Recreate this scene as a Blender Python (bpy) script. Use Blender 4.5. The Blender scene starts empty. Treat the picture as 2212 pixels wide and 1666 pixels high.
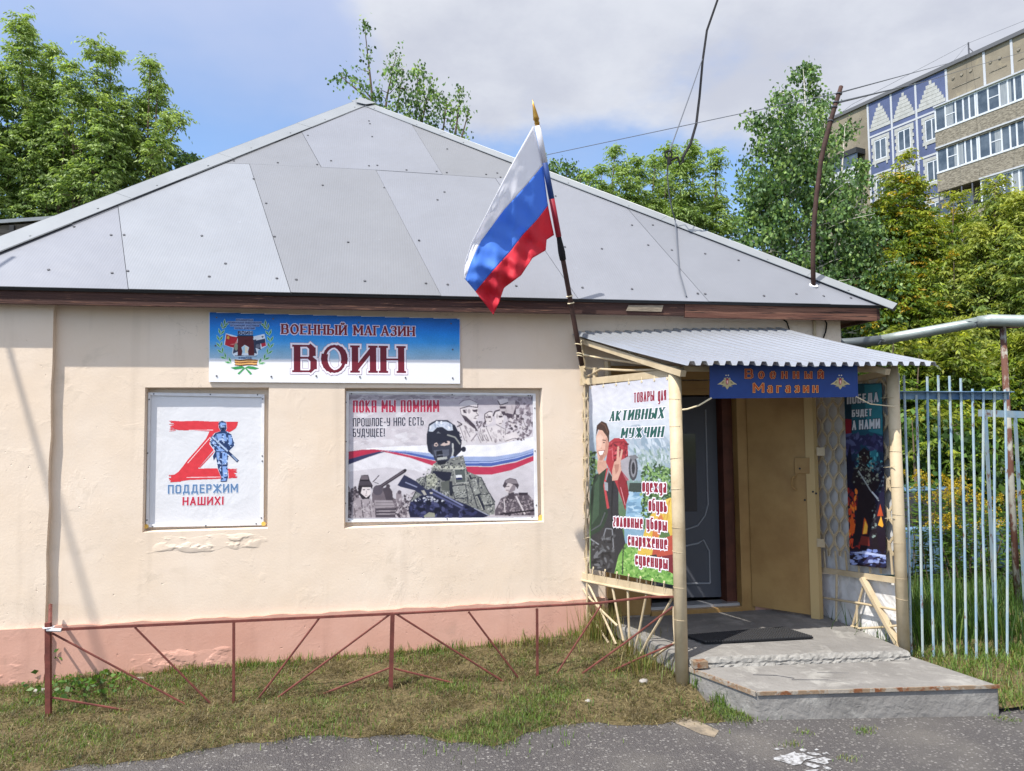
import bpy, bmesh, math, random
import numpy as np
from mathutils import Vector, Matrix
S = bpy.context.scene
COL = S.collection
# ------------------------------------------------------------------ camera
F, CX, CY = 1640., 1106., 833.            # focal length and centre, in pixels of a 2212 x 1666 photograph
TH, PI_, RO = math.radians(10.2), math.radians(3.6), math.radians(0.6)
CAM = Vector((0, -6.4, 1.85))
_f = Vector((math.sin(TH)*math.cos(PI_), math.cos(TH)*math.cos(PI_), math.sin(PI_)))
_r0 = Vector((math.cos(TH), -math.sin(TH), 0)); _u0 = _r0.cross(_f)
_r = _r0*math.cos(RO) - _u0*math.sin(RO); _u = _u0*math.cos(RO) + _r0*math.sin(RO)
cd = bpy.data.cameras.new('camera'); cam = bpy.data.objects.new('camera', cd); COL.objects.link(cam)
M3 = Matrix((_r, _u, -_f)).transposed()
cam.matrix_world = Matrix.Translation(CAM) @ M3.to_4x4()
cd.sensor_width = 36; cd.lens = F/2212*36; cd.clip_start = .05; cd.clip_end = 3000
S.camera = cam
def ray(x, y): return _f + _r*((x-CX)/F) - _u*((y-CY)/F)
def proj(p):
    q = Vector(p)-CAM; d = q.dot(_f); return CX+F*q.dot(_r)/d, CY-F*q.dot(_u)/d
class Pl:                                  # a vertical or sloping plane that features are measured on
    def __init__(s, p, n):
        s.p = Vector(p); s.n = Vector(n).normalized()
        if s.n.dot(CAM-s.p) < 0: s.n = -s.n
    def un(s, x, y, off=0.):
        d = ray(x, y); q = s.p+s.n*off
        return CAM + d*((q-CAM).dot(s.n)/d.dot(s.n))
def vplane(a, b): return Pl((a[0], a[1], 0), (b[1]-a[1], a[0]-b[0], 0))
def PY(Y): return Pl((0, Y, 0), (0, -1, 0))
def PZ(Z): return Pl((0, 0, Z), (0, 0, 1))
def px(scale, ox, oy): return lambda x, y: ((ox+x/scale)/1.84447, (oy+y/scale)/1.84447)
# ------------------------------------------------------------------ world, sun, exposure
SUNV = Vector((-1.4, -1.0, 2.8)).normalized()      # towards the sun
sun = bpy.data.lights.new('sun', 'SUN'); sun.energy = 4.35; sun.angle = math.radians(.55); sun.color = (1, .95, .87)
so = bpy.data.objects.new('sun', sun); COL.objects.link(so)
so.rotation_euler = (-SUNV).to_track_quat('-Z', 'Y').to_euler(); so.location = (-8, -12, 20)
W = bpy.data.worlds.new("World"); S.world = W; W.use_nodes = True
def build_world():
    nt = W.node_tree; N = nt.nodes; L = nt.links; N.clear()
    out = N.new('ShaderNodeOutputWorld'); bg = N.new('ShaderNodeBackground'); bg.inputs[1].default_value = .1
    sky = N.new('ShaderNodeTexSky'); sky.sky_type = 'NISHITA'; sky.sun_disc = False
    sky.sun_elevation = math.asin(SUNV.z); sky.sun_rotation = math.atan2(SUNV.x, SUNV.y)
    sky.air_density = 1.0; sky.dust_density = .6; sky.ozone_density = 2.2
    tc = N.new('ShaderNodeTexCoord'); sep = N.new('ShaderNodeSeparateXYZ'); L.new(tc.outputs['Generated'], sep.inputs[0])
    def math_(op, a, b=None, c=None):
        n = N.new('ShaderNodeMath'); n.operation = op
        for i, v in enumerate((a, b, c)):
            if v is None: continue
            if isinstance(v, (int, float)): n.inputs[i].default_value = v
            else: L.new(v, n.inputs[i])
        return n.outputs[0]
    zz = math_('ADD', math_('MAXIMUM', sep.outputs[2], 0.), .22)
    comb = N.new('ShaderNodeCombineXYZ'); L.new(math_('DIVIDE', sep.outputs[0], zz), comb.inputs[0]); L.new(math_('DIVIDE', sep.outputs[1], zz), comb.inputs[1])
    def noise(scale, det, rough, off):
        mp = N.new('ShaderNodeMapping'); mp.inputs['Location'].default_value = off; L.new(comb.outputs[0], mp.inputs[0])
        n = N.new('ShaderNodeTexNoise'); n.inputs['Scale'].default_value = scale; n.inputs['Detail'].default_value = det; n.inputs['Roughness'].default_value = rough
        L.new(mp.outputs[0], n.inputs['Vector']); return n.outputs[0]
    def sstep(v, a, b):
        n = N.new('ShaderNodeMapRange'); n.interpolation_type = 'SMOOTHSTEP'; L.new(v, n.inputs[0]); n.inputs[1].default_value = a; n.inputs[2].default_value = b; return n.outputs[0]
    az = math_('DIVIDE', sep.outputs[0], math_('MAXIMUM', sep.outputs[1], .05))      # tan of the bearing
    el = sep.outputs[2]
    # a bank of cumulus up to the right of the roof, thin veil above, clear blue band low on the left
    bank = math_('MULTIPLY', sstep(az, -.16, .12), sstep(math_('ADD', el, math_('MULTIPLY', az, .10)), .32, .43))
    n1 = noise(1.15, 9, .58, (3.1, 1.7, 0)); n2 = noise(.8, 6, .62, (8.2, 4.4, 2)); n3 = noise(2.6, 8, .6, (1.2, 7.7, 4))
    cl = sstep(math_('ADD', n1, math_('MULTIPLY', math_('SUBTRACT', bank, .5), .42)), .50, .68)
    veil = math_('MULTIPLY', sstep(math_('ADD', el, math_('MULTIPLY', math_('SUBTRACT', n2, .5), .35)), .30, .56), .92)
    low = math_('MULTIPLY', sstep(math_('ADD', math_('MULTIPLY', math_('SUBTRACT', n2, .5), .6), math_('SUBTRACT', .34, el)), .0, .2), .45)
    def mix(f, a, b):
        n = N.new('ShaderNodeMix'); n.data_type = 'RGBA'
        if isinstance(f, (int, float)): n.inputs[0].default_value = f
        else: L.new(f, n.inputs[0])
        for i, v in ((6, a), (7, b)):
            if isinstance(v, tuple): n.inputs[i].default_value = v
            else: L.new(v, n.inputs[i])
        return n.outputs[2]
    def scale_(c, k):
        n = N.new('ShaderNodeVectorMath'); n.operation = 'MULTIPLY'; L.new(c, n.inputs[0]); n.inputs[1].default_value = k; return n.outputs[0]
    base = scale_(sky.outputs[0], SKYMUL)
    c = mix(veil, base, VEIL); c = mix(low, c, LOWC)
    c = mix(cl, c, mix(sstep(n3, .35, .68), CLD, CLL))
    # the sky and thin cloud around the sun are much brighter than the part opposite it
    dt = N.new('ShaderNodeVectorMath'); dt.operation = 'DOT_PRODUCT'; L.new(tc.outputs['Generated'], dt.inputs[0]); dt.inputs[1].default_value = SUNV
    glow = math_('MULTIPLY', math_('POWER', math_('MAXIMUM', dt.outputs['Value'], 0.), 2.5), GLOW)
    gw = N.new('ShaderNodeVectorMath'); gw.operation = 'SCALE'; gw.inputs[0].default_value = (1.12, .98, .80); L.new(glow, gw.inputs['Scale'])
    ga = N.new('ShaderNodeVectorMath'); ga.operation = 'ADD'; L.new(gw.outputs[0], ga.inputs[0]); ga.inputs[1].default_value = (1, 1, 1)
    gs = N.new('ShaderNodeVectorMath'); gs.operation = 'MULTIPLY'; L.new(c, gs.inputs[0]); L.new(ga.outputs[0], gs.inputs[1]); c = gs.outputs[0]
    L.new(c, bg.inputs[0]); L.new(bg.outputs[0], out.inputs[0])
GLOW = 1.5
SKYMUL = (1.28, 1.36, 1.45)
VEIL = (3.4, 3.9, 5.4, 1); LOWC = (2.7, 3.55, 5.4, 1); CLD = (3.75, 3.95, 4.6, 1); CLL = (4.7, 4.9, 5.4, 1)
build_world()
VS = S.view_settings; VS.view_transform = 'Standard'; VS.look = 'None'; VS.gamma = 1; VS.use_curve_mapping = False; VS.exposure = 0.7
# ------------------------------------------------------------------ helpers
def lin(r, g, b):
    f = lambda c: (c/255/12.92) if c <= 10 else ((c/255+.055)/1.055)**2.4
    return (f(r), f(g), f(b))
def hx(h): return lin(int(h[0:2], 16), int(h[2:4], 16), int(h[4:6], 16))
RND = random.Random(4)
LOCS = {}
class MB:
    def __init__(s): s.v = []; s.f = []; s.c = []
    def add(s, vs, fs, col=None):
        k = len(s.v); s.v += [Vector(q) for q in vs]
        for f in fs: s.f.append([k+i for i in f]); s.c.append(col)
        return s
    def poly(s, pts, col=None): return s.add(pts, [list(range(len(pts)))], col)
    def prism(s, pts, d, col=None):       # a polygon pushed along d
        n = len(pts); d = Vector(d); pts = [Vector(p) for p in pts]
        return s.add(pts+[p+d for p in pts], [list(range(n))[::-1], list(range(n, 2*n))]+[[i, (i+1) % n, n+(i+1) % n, n+i] for i in range(n)], col)
    def box(s, x0, x1, y0, y1, z0, z1, col=None):
        return s.prism([(x0, y0, z0), (x1, y0, z0), (x1, y1, z0), (x0, y1, z0)], (0, 0, z1-z0), col)
    def bar(s, a, b, w, h, up=(0, 0, 1), col=None):
        a, b = Vector(a), Vector(b); t = (b-a).normalized(); u = Vector(up)
        x = t.cross(u); x = x.normalized() if x.length > 1e-4 else Vector((1, 0, 0)); z = x.cross(t)
        q = [a+x*(sx*w/2)+z*(sz*h/2) for sx, sz in ((-1, -1), (1, -1), (1, 1), (-1, 1))]
        return s.prism(q, b-a, col)
    def tube(s, pts, r, n=8, col=None, cap=True):
        pts = [Vector(p) for p in pts]; m = len(pts); k = len(s.v); ref = None
        rs = r if isinstance(r, (list, tuple)) else [r]*m
        for i, p in enumerate(pts):
            t = (pts[min(i+1, m-1)]-pts[max(i-1, 0)]).normalized()
            if ref is None: ref = Vector((0, 0, 1)) if abs(t.z) < .9 else Vector((1, 0, 0))
            x = (ref-t*ref.dot(t)).normalized(); y = t.cross(x); ref = x
            for j in range(n):
                a = 2*math.pi*j/n; s.v.append(p+(x*math.cos(a)+y*math.sin(a))*rs[i])
        for i in range(m-1):
            for j in range(n): s.f.append([k+i*n+j, k+i*n+(j+1) % n, k+(i+1)*n+(j+1) % n, k+(i+1)*n+j]); s.c.append(col)
        if cap: s.f.append([k+j for j in range(n)][::-1]); s.f.append([k+(m-1)*n+j for j in range(n)]); s.c += [col, col]
        return s
    def ring(s, c, axis, R, r, n=14, col=None):
        c, t = Vector(c), Vector(axis).normalized(); x = t.orthogonal().normalized(); y = t.cross(x)
        return s.tube([c+(x*math.cos(a)+y*math.sin(a))*R for a in [2*math.pi*i/n for i in range(n+1)]], r, 5, col, False)
    def dot(s, c, n, r, h=.004, col=None, k=8):
        c, t = Vector(c), Vector(n).normalized(); x = t.orthogonal().normalized(); y = t.cross(x)
        return s.prism([c+(x*math.cos(2*math.pi*i/k)+y*math.sin(2*math.pi*i/k))*r for i in range(k)], t*h, col)
    def build(s, name, mat, parent=None, loc=None, smooth=False, bevel=0, **props):
        me = bpy.data.meshes.new(name); o = bpy.data.objects.new(name, me); COL.objects.link(o)
        base = Vector(LOCS[parent.name]) if parent else Vector((0, 0, 0))
        w = Vector(loc) if loc else base
        me.from_pydata([tuple(q-w) for q in s.v], [], s.f)
        if any(c is not None for c in s.c):
            at = me.color_attributes.new('Col', 'FLOAT_COLOR', 'CORNER'); buf = []
            for f, c in zip(s.f, s.c): buf += list((*(c or (.5, .5, .5)), 1.))*len(f)
            at.data.foreach_set('color', buf)
        if smooth: me.polygons.foreach_set('use_smooth', [True]*len(me.polygons))
        me.materials.append(mat)
        if parent: o.parent = parent; o.location = w-base
        else: o.location = w
        LOCS[o.name] = tuple(w)
        if bevel:
            b = o.modifiers.new('bevel', 'BEVEL'); b.width = bevel; b.segments = 2; b.limit_method = 'ANGLE'
        for k, v in props.items(): o[k] = v
        return o
def thing(name, loc, label, category, group=None):
    o = bpy.data.objects.new(name, None); COL.objects.link(o); o.location = loc; LOCS[o.name] = tuple(loc); o.empty_display_size = .2
    o['label'] = label; o['category'] = category
    if group: o['group'] = group
    return o
def dots(name, parent, pts, n, r, h, mat='steelgrey'):     # small screw heads, each its own part
    for p in pts: b = MB(); b.dot(p, n, r, h); b.build(name, M[mat], parent)
def copy_thing(o, delta, label=None, rot=None):
    c = o.copy(); COL.objects.link(c); c.location = Vector(o.location)+Vector(delta)
    if rot is not None: c.rotation_euler.z = rot
    if label: c['label'] = label
    for ch in list(o.children):
        d = ch.copy(); COL.objects.link(d); d.parent = c
        for g in list(ch.children): e = g.copy(); COL.objects.link(e); e.parent = d
    return c
# ------------------------------------------------------------------ materials
def material(name, col, rough=.8, col2=None, nscale=4, metal=0, bump=0, bscale=30, bdist=.01, use_col=False, spec=.3, stretch=(1, 1, 1), ramp=(.4, .65), col3=None, n3=20, ramp3=(.55, .7), bdetail=6, bump2=0, b2scale=4, b2dist=.03):
    m = bpy.data.materials.new(name); m.use_nodes = True; nt = m.node_tree; N = nt.nodes; L = nt.links; p = N['Principled BSDF']
    p.inputs['Roughness'].default_value = rough; p.inputs['Metallic'].default_value = metal; p.inputs['Specular IOR Level'].default_value = spec
    tc = N.new('ShaderNodeTexCoord'); mp = N.new('ShaderNodeMapping'); mp.inputs['Scale'].default_value = stretch; L.new(tc.outputs['Object'], mp.inputs[0])
    def nz(sc, det=6, ro=.6, d=0):
        n = N.new('ShaderNodeTexNoise'); n.inputs['Scale'].default_value = sc; n.inputs['Detail'].default_value = det; n.inputs['Roughness'].default_value = ro; n.inputs['Distortion'].default_value = d
        L.new(mp.outputs[0], n.inputs['Vector']); return n.outputs[0]
    def rg(v, a, b):
        n = N.new('ShaderNodeMapRange'); L.new(v, n.inputs[0]); n.inputs[1].default_value = a; n.inputs[2].default_value = b; return n.outputs[0]
    def mixc(f, a, b):
        n = N.new('ShaderNodeMix'); n.data_type = 'RGBA'; L.new(f, n.inputs[0])
        for i, v in ((6, a), (7, b)):
            if isinstance(v, tuple): n.inputs[i].default_value = (*v[:3], 1)
            else: L.new(v, n.inputs[i])
        return n.outputs[2]
    if use_col:
        a = N.new('ShaderNodeVertexColor'); a.layer_name = 'Col'; c = a.outputs[0]
    else:
        r = N.new('ShaderNodeRGB'); r.outputs[0].default_value = (*col, 1); c = r.outputs[0]
    if col2: c = mixc(rg(nz(nscale), *ramp), c, col2)
    if col3: c = mixc(rg(nz(n3, 8, .65, .4), *ramp3), c, col3)
    L.new(c, p.inputs['Base Color'])
    nrm = None
    for st, sc, ds in ((bump2, b2scale, b2dist), (bump, bscale, bdist)):
        if st:
            b = N.new('ShaderNodeBump'); b.inputs['Strength'].default_value = st; b.inputs['Distance'].default_value = ds
            L.new(nz(sc, bdetail, .6, .3), b.inputs['Height'])
            if nrm: L.new(nrm, b.inputs['Normal'])
            nrm = b.outputs[0]
    if nrm: L.new(nrm, p.inputs['Normal'])
    return m
def plaster(name, col, col2, col3):
    m = material(name, col, .9, col2, 1.6, ramp=(.35, .75), spec=.15, col3=col3, n3=3.1, ramp3=(.60, .78))
    nt = m.node_tree; N = nt.nodes; L = nt.links; p = N['Principled BSDF']; tc = N.new('ShaderNodeTexCoord')
    def nz(sc, det, ro, d=0):
        n = N.new('ShaderNodeTexNoise'); n.inputs['Scale'].default_value = sc; n.inputs['Detail'].default_value = det; n.inputs['Roughness'].default_value = ro; n.inputs['Distortion'].default_value = d
        L.new(tc.outputs['Object'], n.inputs['Vector']); return n.outputs[0]
    def mr(v, a, b, c=0, d=1):
        n = N.new('ShaderNodeMapRange'); L.new(v, n.inputs[0]); n.inputs[1].default_value = a; n.inputs[2].default_value = b; n.inputs[3].default_value = c; n.inputs[4].default_value = d; return n.outputs[0]
    def ad(a, b):
        n = N.new('ShaderNodeMath'); n.operation = 'ADD'; L.new(a, n.inputs[0]); L.new(b, n.inputs[1]); return n.outputs[0]
    patch = mr(nz(5.5, 6, .62, .7), .56, .74, 0, .22)          # flakes of old render standing proud
    crack = mr(nz(2.2, 4, .55, .6), .485, .5, 0, .0)
    grain = mr(nz(55, 4, .7), 0, 1, 0, .22)
    wave = mr(nz(1.3, 3, .5), 0, 1, 0, 2.6)
    pit = mr(nz(26, 3, .5), .70, .76, 0, -.6)
    h = ad(ad(ad(patch, grain), wave), pit)
    # a few hairline cracks and faint drips, placed by noise
    cn = nz(1.9, 6, .62, 1.1); r_ = mr(cn, .4965, .5, 0, 1); r2 = mr(cn, .5, .5035, 1, 0); mk = mr(nz(.9, 2, .5), .52, .6, 0, .38)
    mu = N.new('ShaderNodeMath'); mu.operation = 'MULTIPLY'; L.new(r_, mu.inputs[0]); L.new(r2, mu.inputs[1]); mu2 = N.new('ShaderNodeMath'); mu2.operation = 'MULTIPLY'; L.new(mu.outputs[0], mu2.inputs[0]); L.new(mk, mu2.inputs[1])
    mp = N.new('ShaderNodeMapping'); mp.inputs['Scale'].default_value = (7, 7, .55); L.new(tc.outputs['Object'], mp.inputs[0]); dn = N.new('ShaderNodeTexNoise'); dn.inputs['Scale'].default_value = 1.2; dn.inputs['Detail'].default_value = 5; L.new(mp.outputs[0], dn.inputs['Vector']); dr = mr(dn.outputs[0], .58, .75, 0, .30)
    old = p.inputs['Base Color'].links[0].from_socket
    for f_, c_ in ((dr, tuple(k*.72 for k in col)), (mu2.outputs[0], tuple(k*.35 for k in col))):
        n = N.new('ShaderNodeMix'); n.data_type = 'RGBA'; L.new(f_, n.inputs[0]); L.new(old, n.inputs[6]); n.inputs[7].default_value = (*c_, 1); old = n.outputs[2]
    L.new(old, p.inputs['Base Color'])
    b = N.new('ShaderNodeBump'); b.inputs['Strength'].default_value = .42; b.inputs['Distance'].default_value = .014
    L.new(h, b.inputs['Height']); L.new(b.outputs[0], p.inputs['Normal'])
    return m
M = {}
M['wall'] = plaster('cream_plaster', (.69, .565, .44), (.735, .625, .515), (.575, .48, .375))
M['plinth'] = plaster('pink_plaster', (.53, .29, .22), (.60, .36, .285), (.42, .26, .20))
M['cream'] = material('cream_steel', hx('bfae90'), .55, hx('aa987a'), 5, bump=.25, bscale=60, bdist=.004, col3=hx('a8875c'), n3=30, ramp3=(.68, .76))
M['tan'] = material('tan_steel', hx('a07f4e'), .45, hx('8d6c40'), 3, bump=.15, bscale=40, bdist=.004)
M['dark'] = material('dark_gap', (.03, .032, .035), .8)
M['red'] = material('red_iron', hx('6f3d35'), .75, hx('57302a'), 12, bump=.3, bscale=80, bdist=.003, col3=hx('b08a70'), n3=40, ramp3=(.68, .75))
M['rust'] = material('rusty_iron', hx('45302a'), .8, hx('33241f'), 14, bump=.4, bscale=60, bdist=.004)
M['bluepaint'] = material('peeling_blue_paint', hx('849eb0'), .6, hx('a6b0ae'), 9, bump=.4, bscale=70, bdist=.003, stretch=(1, 1, .35), col3=hx('6b4a3a'), n3=26, ramp3=(.60, .66), ramp=(.42, .6))
M['pipegrey'] = material('wrapped_pipe', hx('98a19d'), .45, hx('7f8985'), 3, metal=.35, bump=.3, bscale=12, bdist=.01)
M['peel'] = material('peeling_post', hx('96948a'), .85, hx('5e3f34'), 11, ramp=(.44, .52), bump=.5, bscale=40, bdist=.006, stretch=(1, 1, .5))
M['print'] = material('printed_vinyl', (.5, .5, .5), .45, use_col=True, spec=.25, bump2=.25, b2scale=2.5, b2dist=.03)
M['paint'] = material('coloured_paint', (.5, .5, .5), .6, use_col=True, spec=.3)
M['white'] = material('white_strip', (.72, .72, .73), .45, (.62, .62, .64), 6)
M['steelgrey'] = material('screw_steel', (.12, .12, .13), .5, metal=.5)
M['black'] = material('black_rubber', (.016, .016, .018), .85, spec=.15)
M['wire'] = material('grey_wire', (.10, .11, .13), .6)
M['tie'] = material('pale_tie_wire', hx('d2c3a2'), .5)
M['wood'] = material('old_brown_fascia', hx('3a2824'), .85, hx('513831'), 3, stretch=(.4, 4, 9), bump=.5, bscale=18, bdist=.01, col3=hx('7d5a48'), n3=9, ramp3=(.58, .64))
M['wood2'] = material('worn_red_fascia', hx('5d3d33'), .85, hx('7a5747'), 3, stretch=(.4, 4, 9), bump=.5, bscale=18, bdist=.01, col3=hx('3a2a26'), n3=7, ramp3=(.54, .62))
M['concrete'] = material('porch_concrete', (.215, .205, .192), .9, (.165, .157, .147), 2.2, bump=.6, bscale=24, bdist=.014, col3=(.28, .27, .25), n3=5, ramp3=(.52, .66), bump2=.7, b2scale=6, b2dist=.025)
M['soil'] = material('dry_soil', hx('5c5138'), .95, hx('786b4a'), 38, bump=.9, bscale=60, bdist=.03, col3=hx('454426'), n3=14, ramp3=(.55, .7))
M['glass'] = material('dark_glass', (.02, .022, .026), .08, spec=.6)
def asphalt():
    m = material('asphalt', (.072, .067, .068), .92, (.100, .094, .091), .9, spec=.2, ramp=(.35, .75))
    nt = m.node_tree; N = nt.nodes; L = nt.links; p = N['Principled BSDF']; tc = N.new('ShaderNodeTexCoord')
    old = p.inputs['Base Color'].links[0].from_socket
    def vor(sc, feat='F1'):
        v = N.new('ShaderNodeTexVoronoi'); v.inputs['Scale'].default_value = sc; v.feature = feat; L.new(tc.outputs['Object'], v.inputs['Vector']); return v
    v1 = vor(52); v2 = vor(115)
    def stone(v, thr, seed):
        w = N.new('ShaderNodeSeparateColor'); L.new(v.outputs['Color'], w.inputs[0])
        a = N.new('ShaderNodeMath'); a.operation = 'GREATER_THAN'; L.new(w.outputs[seed], a.inputs[0]); a.inputs[1].default_value = thr
        b = N.new('ShaderNodeMath'); b.operation = 'LESS_THAN'; L.new(v.outputs['Distance'], b.inputs[0]); b.inputs[1].default_value = .42
        c = N.new('ShaderNodeMath'); c.operation = 'MULTIPLY'; L.new(a.outputs[0], c.inputs[0]); L.new(b.outputs[0], c.inputs[1]); return c.outputs[0]
    def mixc(f, a, b):
        n = N.new('ShaderNodeMix'); n.data_type = 'RGBA'; L.new(f, n.inputs[0]); L.new(a, n.inputs[6]); n.inputs[7].default_value = (*b, 1); return n.outputs[2]
    nn = N.new('ShaderNodeTexNoise'); nn.inputs['Scale'].default_value = 1.7; nn.inputs['Detail'].default_value = 7; L.new(tc.outputs['Object'], nn.inputs['Vector'])
    mr = N.new('ShaderNodeMapRange'); L.new(nn.outputs[0], mr.inputs[0]); mr.inputs[1].default_value = .5; mr.inputs[2].default_value = .72; mr.inputs[4].default_value = .6; old = mixc(mr.outputs[0], old, (.16, .148, .132))
    s1 = stone(v1, .62, 0); s2 = stone(v2, .5, 1); s3 = stone(v1, .86, 1)
    c = mixc(s2, old, (.112, .105, .102)); c = mixc(s1, c, (.15, .141, .134)); c = mixc(s3, c, (.22, .21, .2)); L.new(c, p.inputs['Base Color'])
    b = N.new('ShaderNodeBump'); b.inputs['Strength'].default_value = .8; b.inputs['Distance'].default_value = .012
    a = N.new('ShaderNodeMath'); a.operation = 'ADD'; L.new(s1, a.inputs[0]); L.new(v2.outputs['Distance'], a.inputs[1]); L.new(a.outputs[0], b.inputs['Height']); L.new(b.outputs[0], p.inputs['Normal'])
    return m
M['asphalt'] = asphalt()
def galv(name, col, col2, ribs=True):
    m = material(name, col, .42, col2, 1.4, metal=.15, spec=.45, ramp=(.3, .7), col3=tuple(c*1.12 for c in col), n3=18, ramp3=(.66, .72))
    nt = m.node_tree; N = nt.nodes; L = nt.links; tc = N.new('ShaderNodeTexCoord'); nz = N.new('ShaderNodeTexNoise'); nz.inputs['Scale'].default_value = 1.6; nz.inputs['Detail'].default_value = 3; L.new(tc.outputs['Object'], nz.inputs['Vector'])
    bk = N.new('ShaderNodeBump'); bk.inputs['Strength'].default_value = .5; bk.inputs['Distance'].default_value = .05; L.new(nz.outputs[0], bk.inputs['Height']); L.new(bk.outputs[0], N['Principled BSDF'].inputs['Normal'])
    if ribs:
        nt = m.node_tree; N = nt.nodes; L = nt.links; tc = N.new('ShaderNodeTexCoord'); w = N.new('ShaderNodeTexWave'); w.inputs['Scale'].default_value = 14; w.inputs['Distortion'].default_value = 0
        L.new(tc.outputs['Object'], w.inputs['Vector']); b = N.new('ShaderNodeBump'); b.inputs['Strength'].default_value = .12; b.inputs['Distance'].default_value = .004
        L.new(w.outputs['Fac'], b.inputs['Height']); L.new(bk.outputs[0], b.inputs['Normal']); L.new(b.outputs[0], N['Principled BSDF'].inputs['Normal'])
    return m
GALV = [galv('galvanised_sheet_%d' % i, c, tuple(x*.9 for x in c)) for i, c in enumerate(((.220, .229, .256), (.246, .260, .282), (.192, .198, .211), (.212, .221, .246), (.201, .210, .234)))]
M['galvplain'] = galv('galvanised_cap', (.25, .265, .275), (.21, .225, .235), False)
M['canopy'] = galv('corrugated_canopy', (.38, .40, .43), (.33, .345, .375), False)
M['canopy'].node_tree.nodes['Principled BSDF'].inputs['Metallic'].default_value = .45; M['canopy'].node_tree.nodes['Principled BSDF'].inputs['Roughness'].default_value = .36
def leafmat(name):
    m = bpy.data.materials.new(name); m.use_nodes = True; nt = m.node_tree; N = nt.nodes; L = nt.links
    p = N['Principled BSDF']; p.inputs['Roughness'].default_value = .5; p.inputs['Specular IOR Level'].default_value = .35
    a = N.new('ShaderNodeVertexColor'); a.layer_name = 'Col'; L.new(a.outputs[0], p.inputs['Base Color'])
    t = N.new('ShaderNodeBsdfTranslucent'); k = N.new('ShaderNodeVectorMath'); k.operation = 'MULTIPLY'; k.inputs[1].default_value = (1.25, 1.3, .6); L.new(a.outputs[0], k.inputs[0]); L.new(k.outputs[0], t.inputs[0])
    x = N.new('ShaderNodeMixShader'); x.inputs[0].default_value = .42; L.new(p.outputs[0], x.inputs[1]); L.new(t.outputs[0], x.inputs[2]); L.new(x.outputs[0], N['Material Output'].inputs[0])
    return m
M['leaf'] = leafmat('leaf')
M['bark'] = material('bark', hx('6b5d4c'), .9, hx('4a4036'), 8, bump=.6, bscale=30, bdist=.01)
M['birchbark'] = material('birch_bark', hx('c9c4b8'), .8, hx('3a362f'), 6, ramp=(.55, .62), stretch=(1, 1, 3))
from mathutils import noise as mnoise
# ------------------------------------------------------------------ ground, road, verge
def sm(x, a, b): t = min(1, max(0, (x-a)/(b-a))); return t*t*(3-2*t)
def gz(x, y):                              # height of the grass strip in front of the shop and of the lawn right of the porch
    r = min(1, max(0, (y+1.62)/1.6))
    r *= min(1, max(0, (y-edge_y(x))/.35)) if x < 2.6 and y < -.8 else 1
    z = .002 + r*(.055+.02*(max(-3, min(2, x))+1)) + .05*sm(x, 1.0, 2.1)*sm(y, -1.6, -1.0)
    if x > 3.5: z = .02+.10*sm(y, -2.1, -1.1)-.45*sm(y, -.2, 2.5)
    if y > .4 and x <= 3.5: z = -.3
    return z
o = MB().poly([(-900, -900, -.45), (900, -900, -.45), (900, 900, -.45), (-900, 900, -.45)]).build('ground', material('far_ground', hx('5c6238'), .95, hx('4b4f30'), .3)); o['kind'] = 'structure'
o = MB().poly([(-40, -40, 0), (40, -40, 0), (40, -1.05, 0), (-40, -1.05, 0)]).build('road', M['asphalt']); o['kind'] = 'structure'
GRD = PZ(0)
edge_px = [(-700, 1735), (-330, 1700), (0, 1673), (250, 1652), (400, 1628), (560, 1600), (700, 1592), (900, 1588), (990, 1600), (1060, 1613), (1110, 1608), (1130, 1582), (1180, 1572), (1250, 1564), (1340, 1563), (1400, 1570), (1470, 1560), (1560, 1560), (1640, 1556)]
EDGE = [GRD.un(*p) for p in edge_px]
def edge_y(x):
    for a, b in zip(EDGE, EDGE[1:]):
        if a.x <= x <= b.x: return a.y+(b.y-a.y)*(x-a.x)/(b.x-a.x)+.035*mnoise.fractal((x*4, 3.3, 0), 1, 2, 5)
    return EDGE[0].y if x < EDGE[0].x else -1.76
def sheet(name, xs, y0f, y1f, ny, zf, mat):
    b = MB(); nx = len(xs)
    for j in range(ny+1):
        for x in xs:
            y = y0f(x)+(y1f(x)-y0f(x))*j/ny; b.v.append(Vector((x, y, zf(x, y))))
    for j in range(ny):
        for i in range(nx-1): b.f.append([j*nx+i, j*nx+i+1, (j+1)*nx+i+1, (j+1)*nx+i]); b.c.append(None)
    o = b.build(name, mat, smooth=True); o['kind'] = 'structure'; return o
lump = lambda x, y: .012*math.sin(7*x+2*math.sin(3*y))*math.sin(6*y+1.3*math.sin(4*x))
xs = [-9+i*.08 for i in range(141)]
sheet('verge', xs, lambda x: edge_y(x)+.02*math.sin(11*x)+.02*math.sin(23*x+1), lambda x: .06, 24, lambda x, y: max(.002, gz(x, y)+lump(x, y)*min(1, (y-edge_y(x))*3)), M['soil'])
xs = [3.85+i*.12 for i in range(90)]
sheet('lawn', xs, lambda x: max(-2.0, -1.93-.0*x)-.12*math.sin(5*x)*.3-.55*sm(x, 4.2, 6), lambda x: 3.2, 40, lambda x, y: gz(x, y)+lump(x, y), M['soil'])
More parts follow.
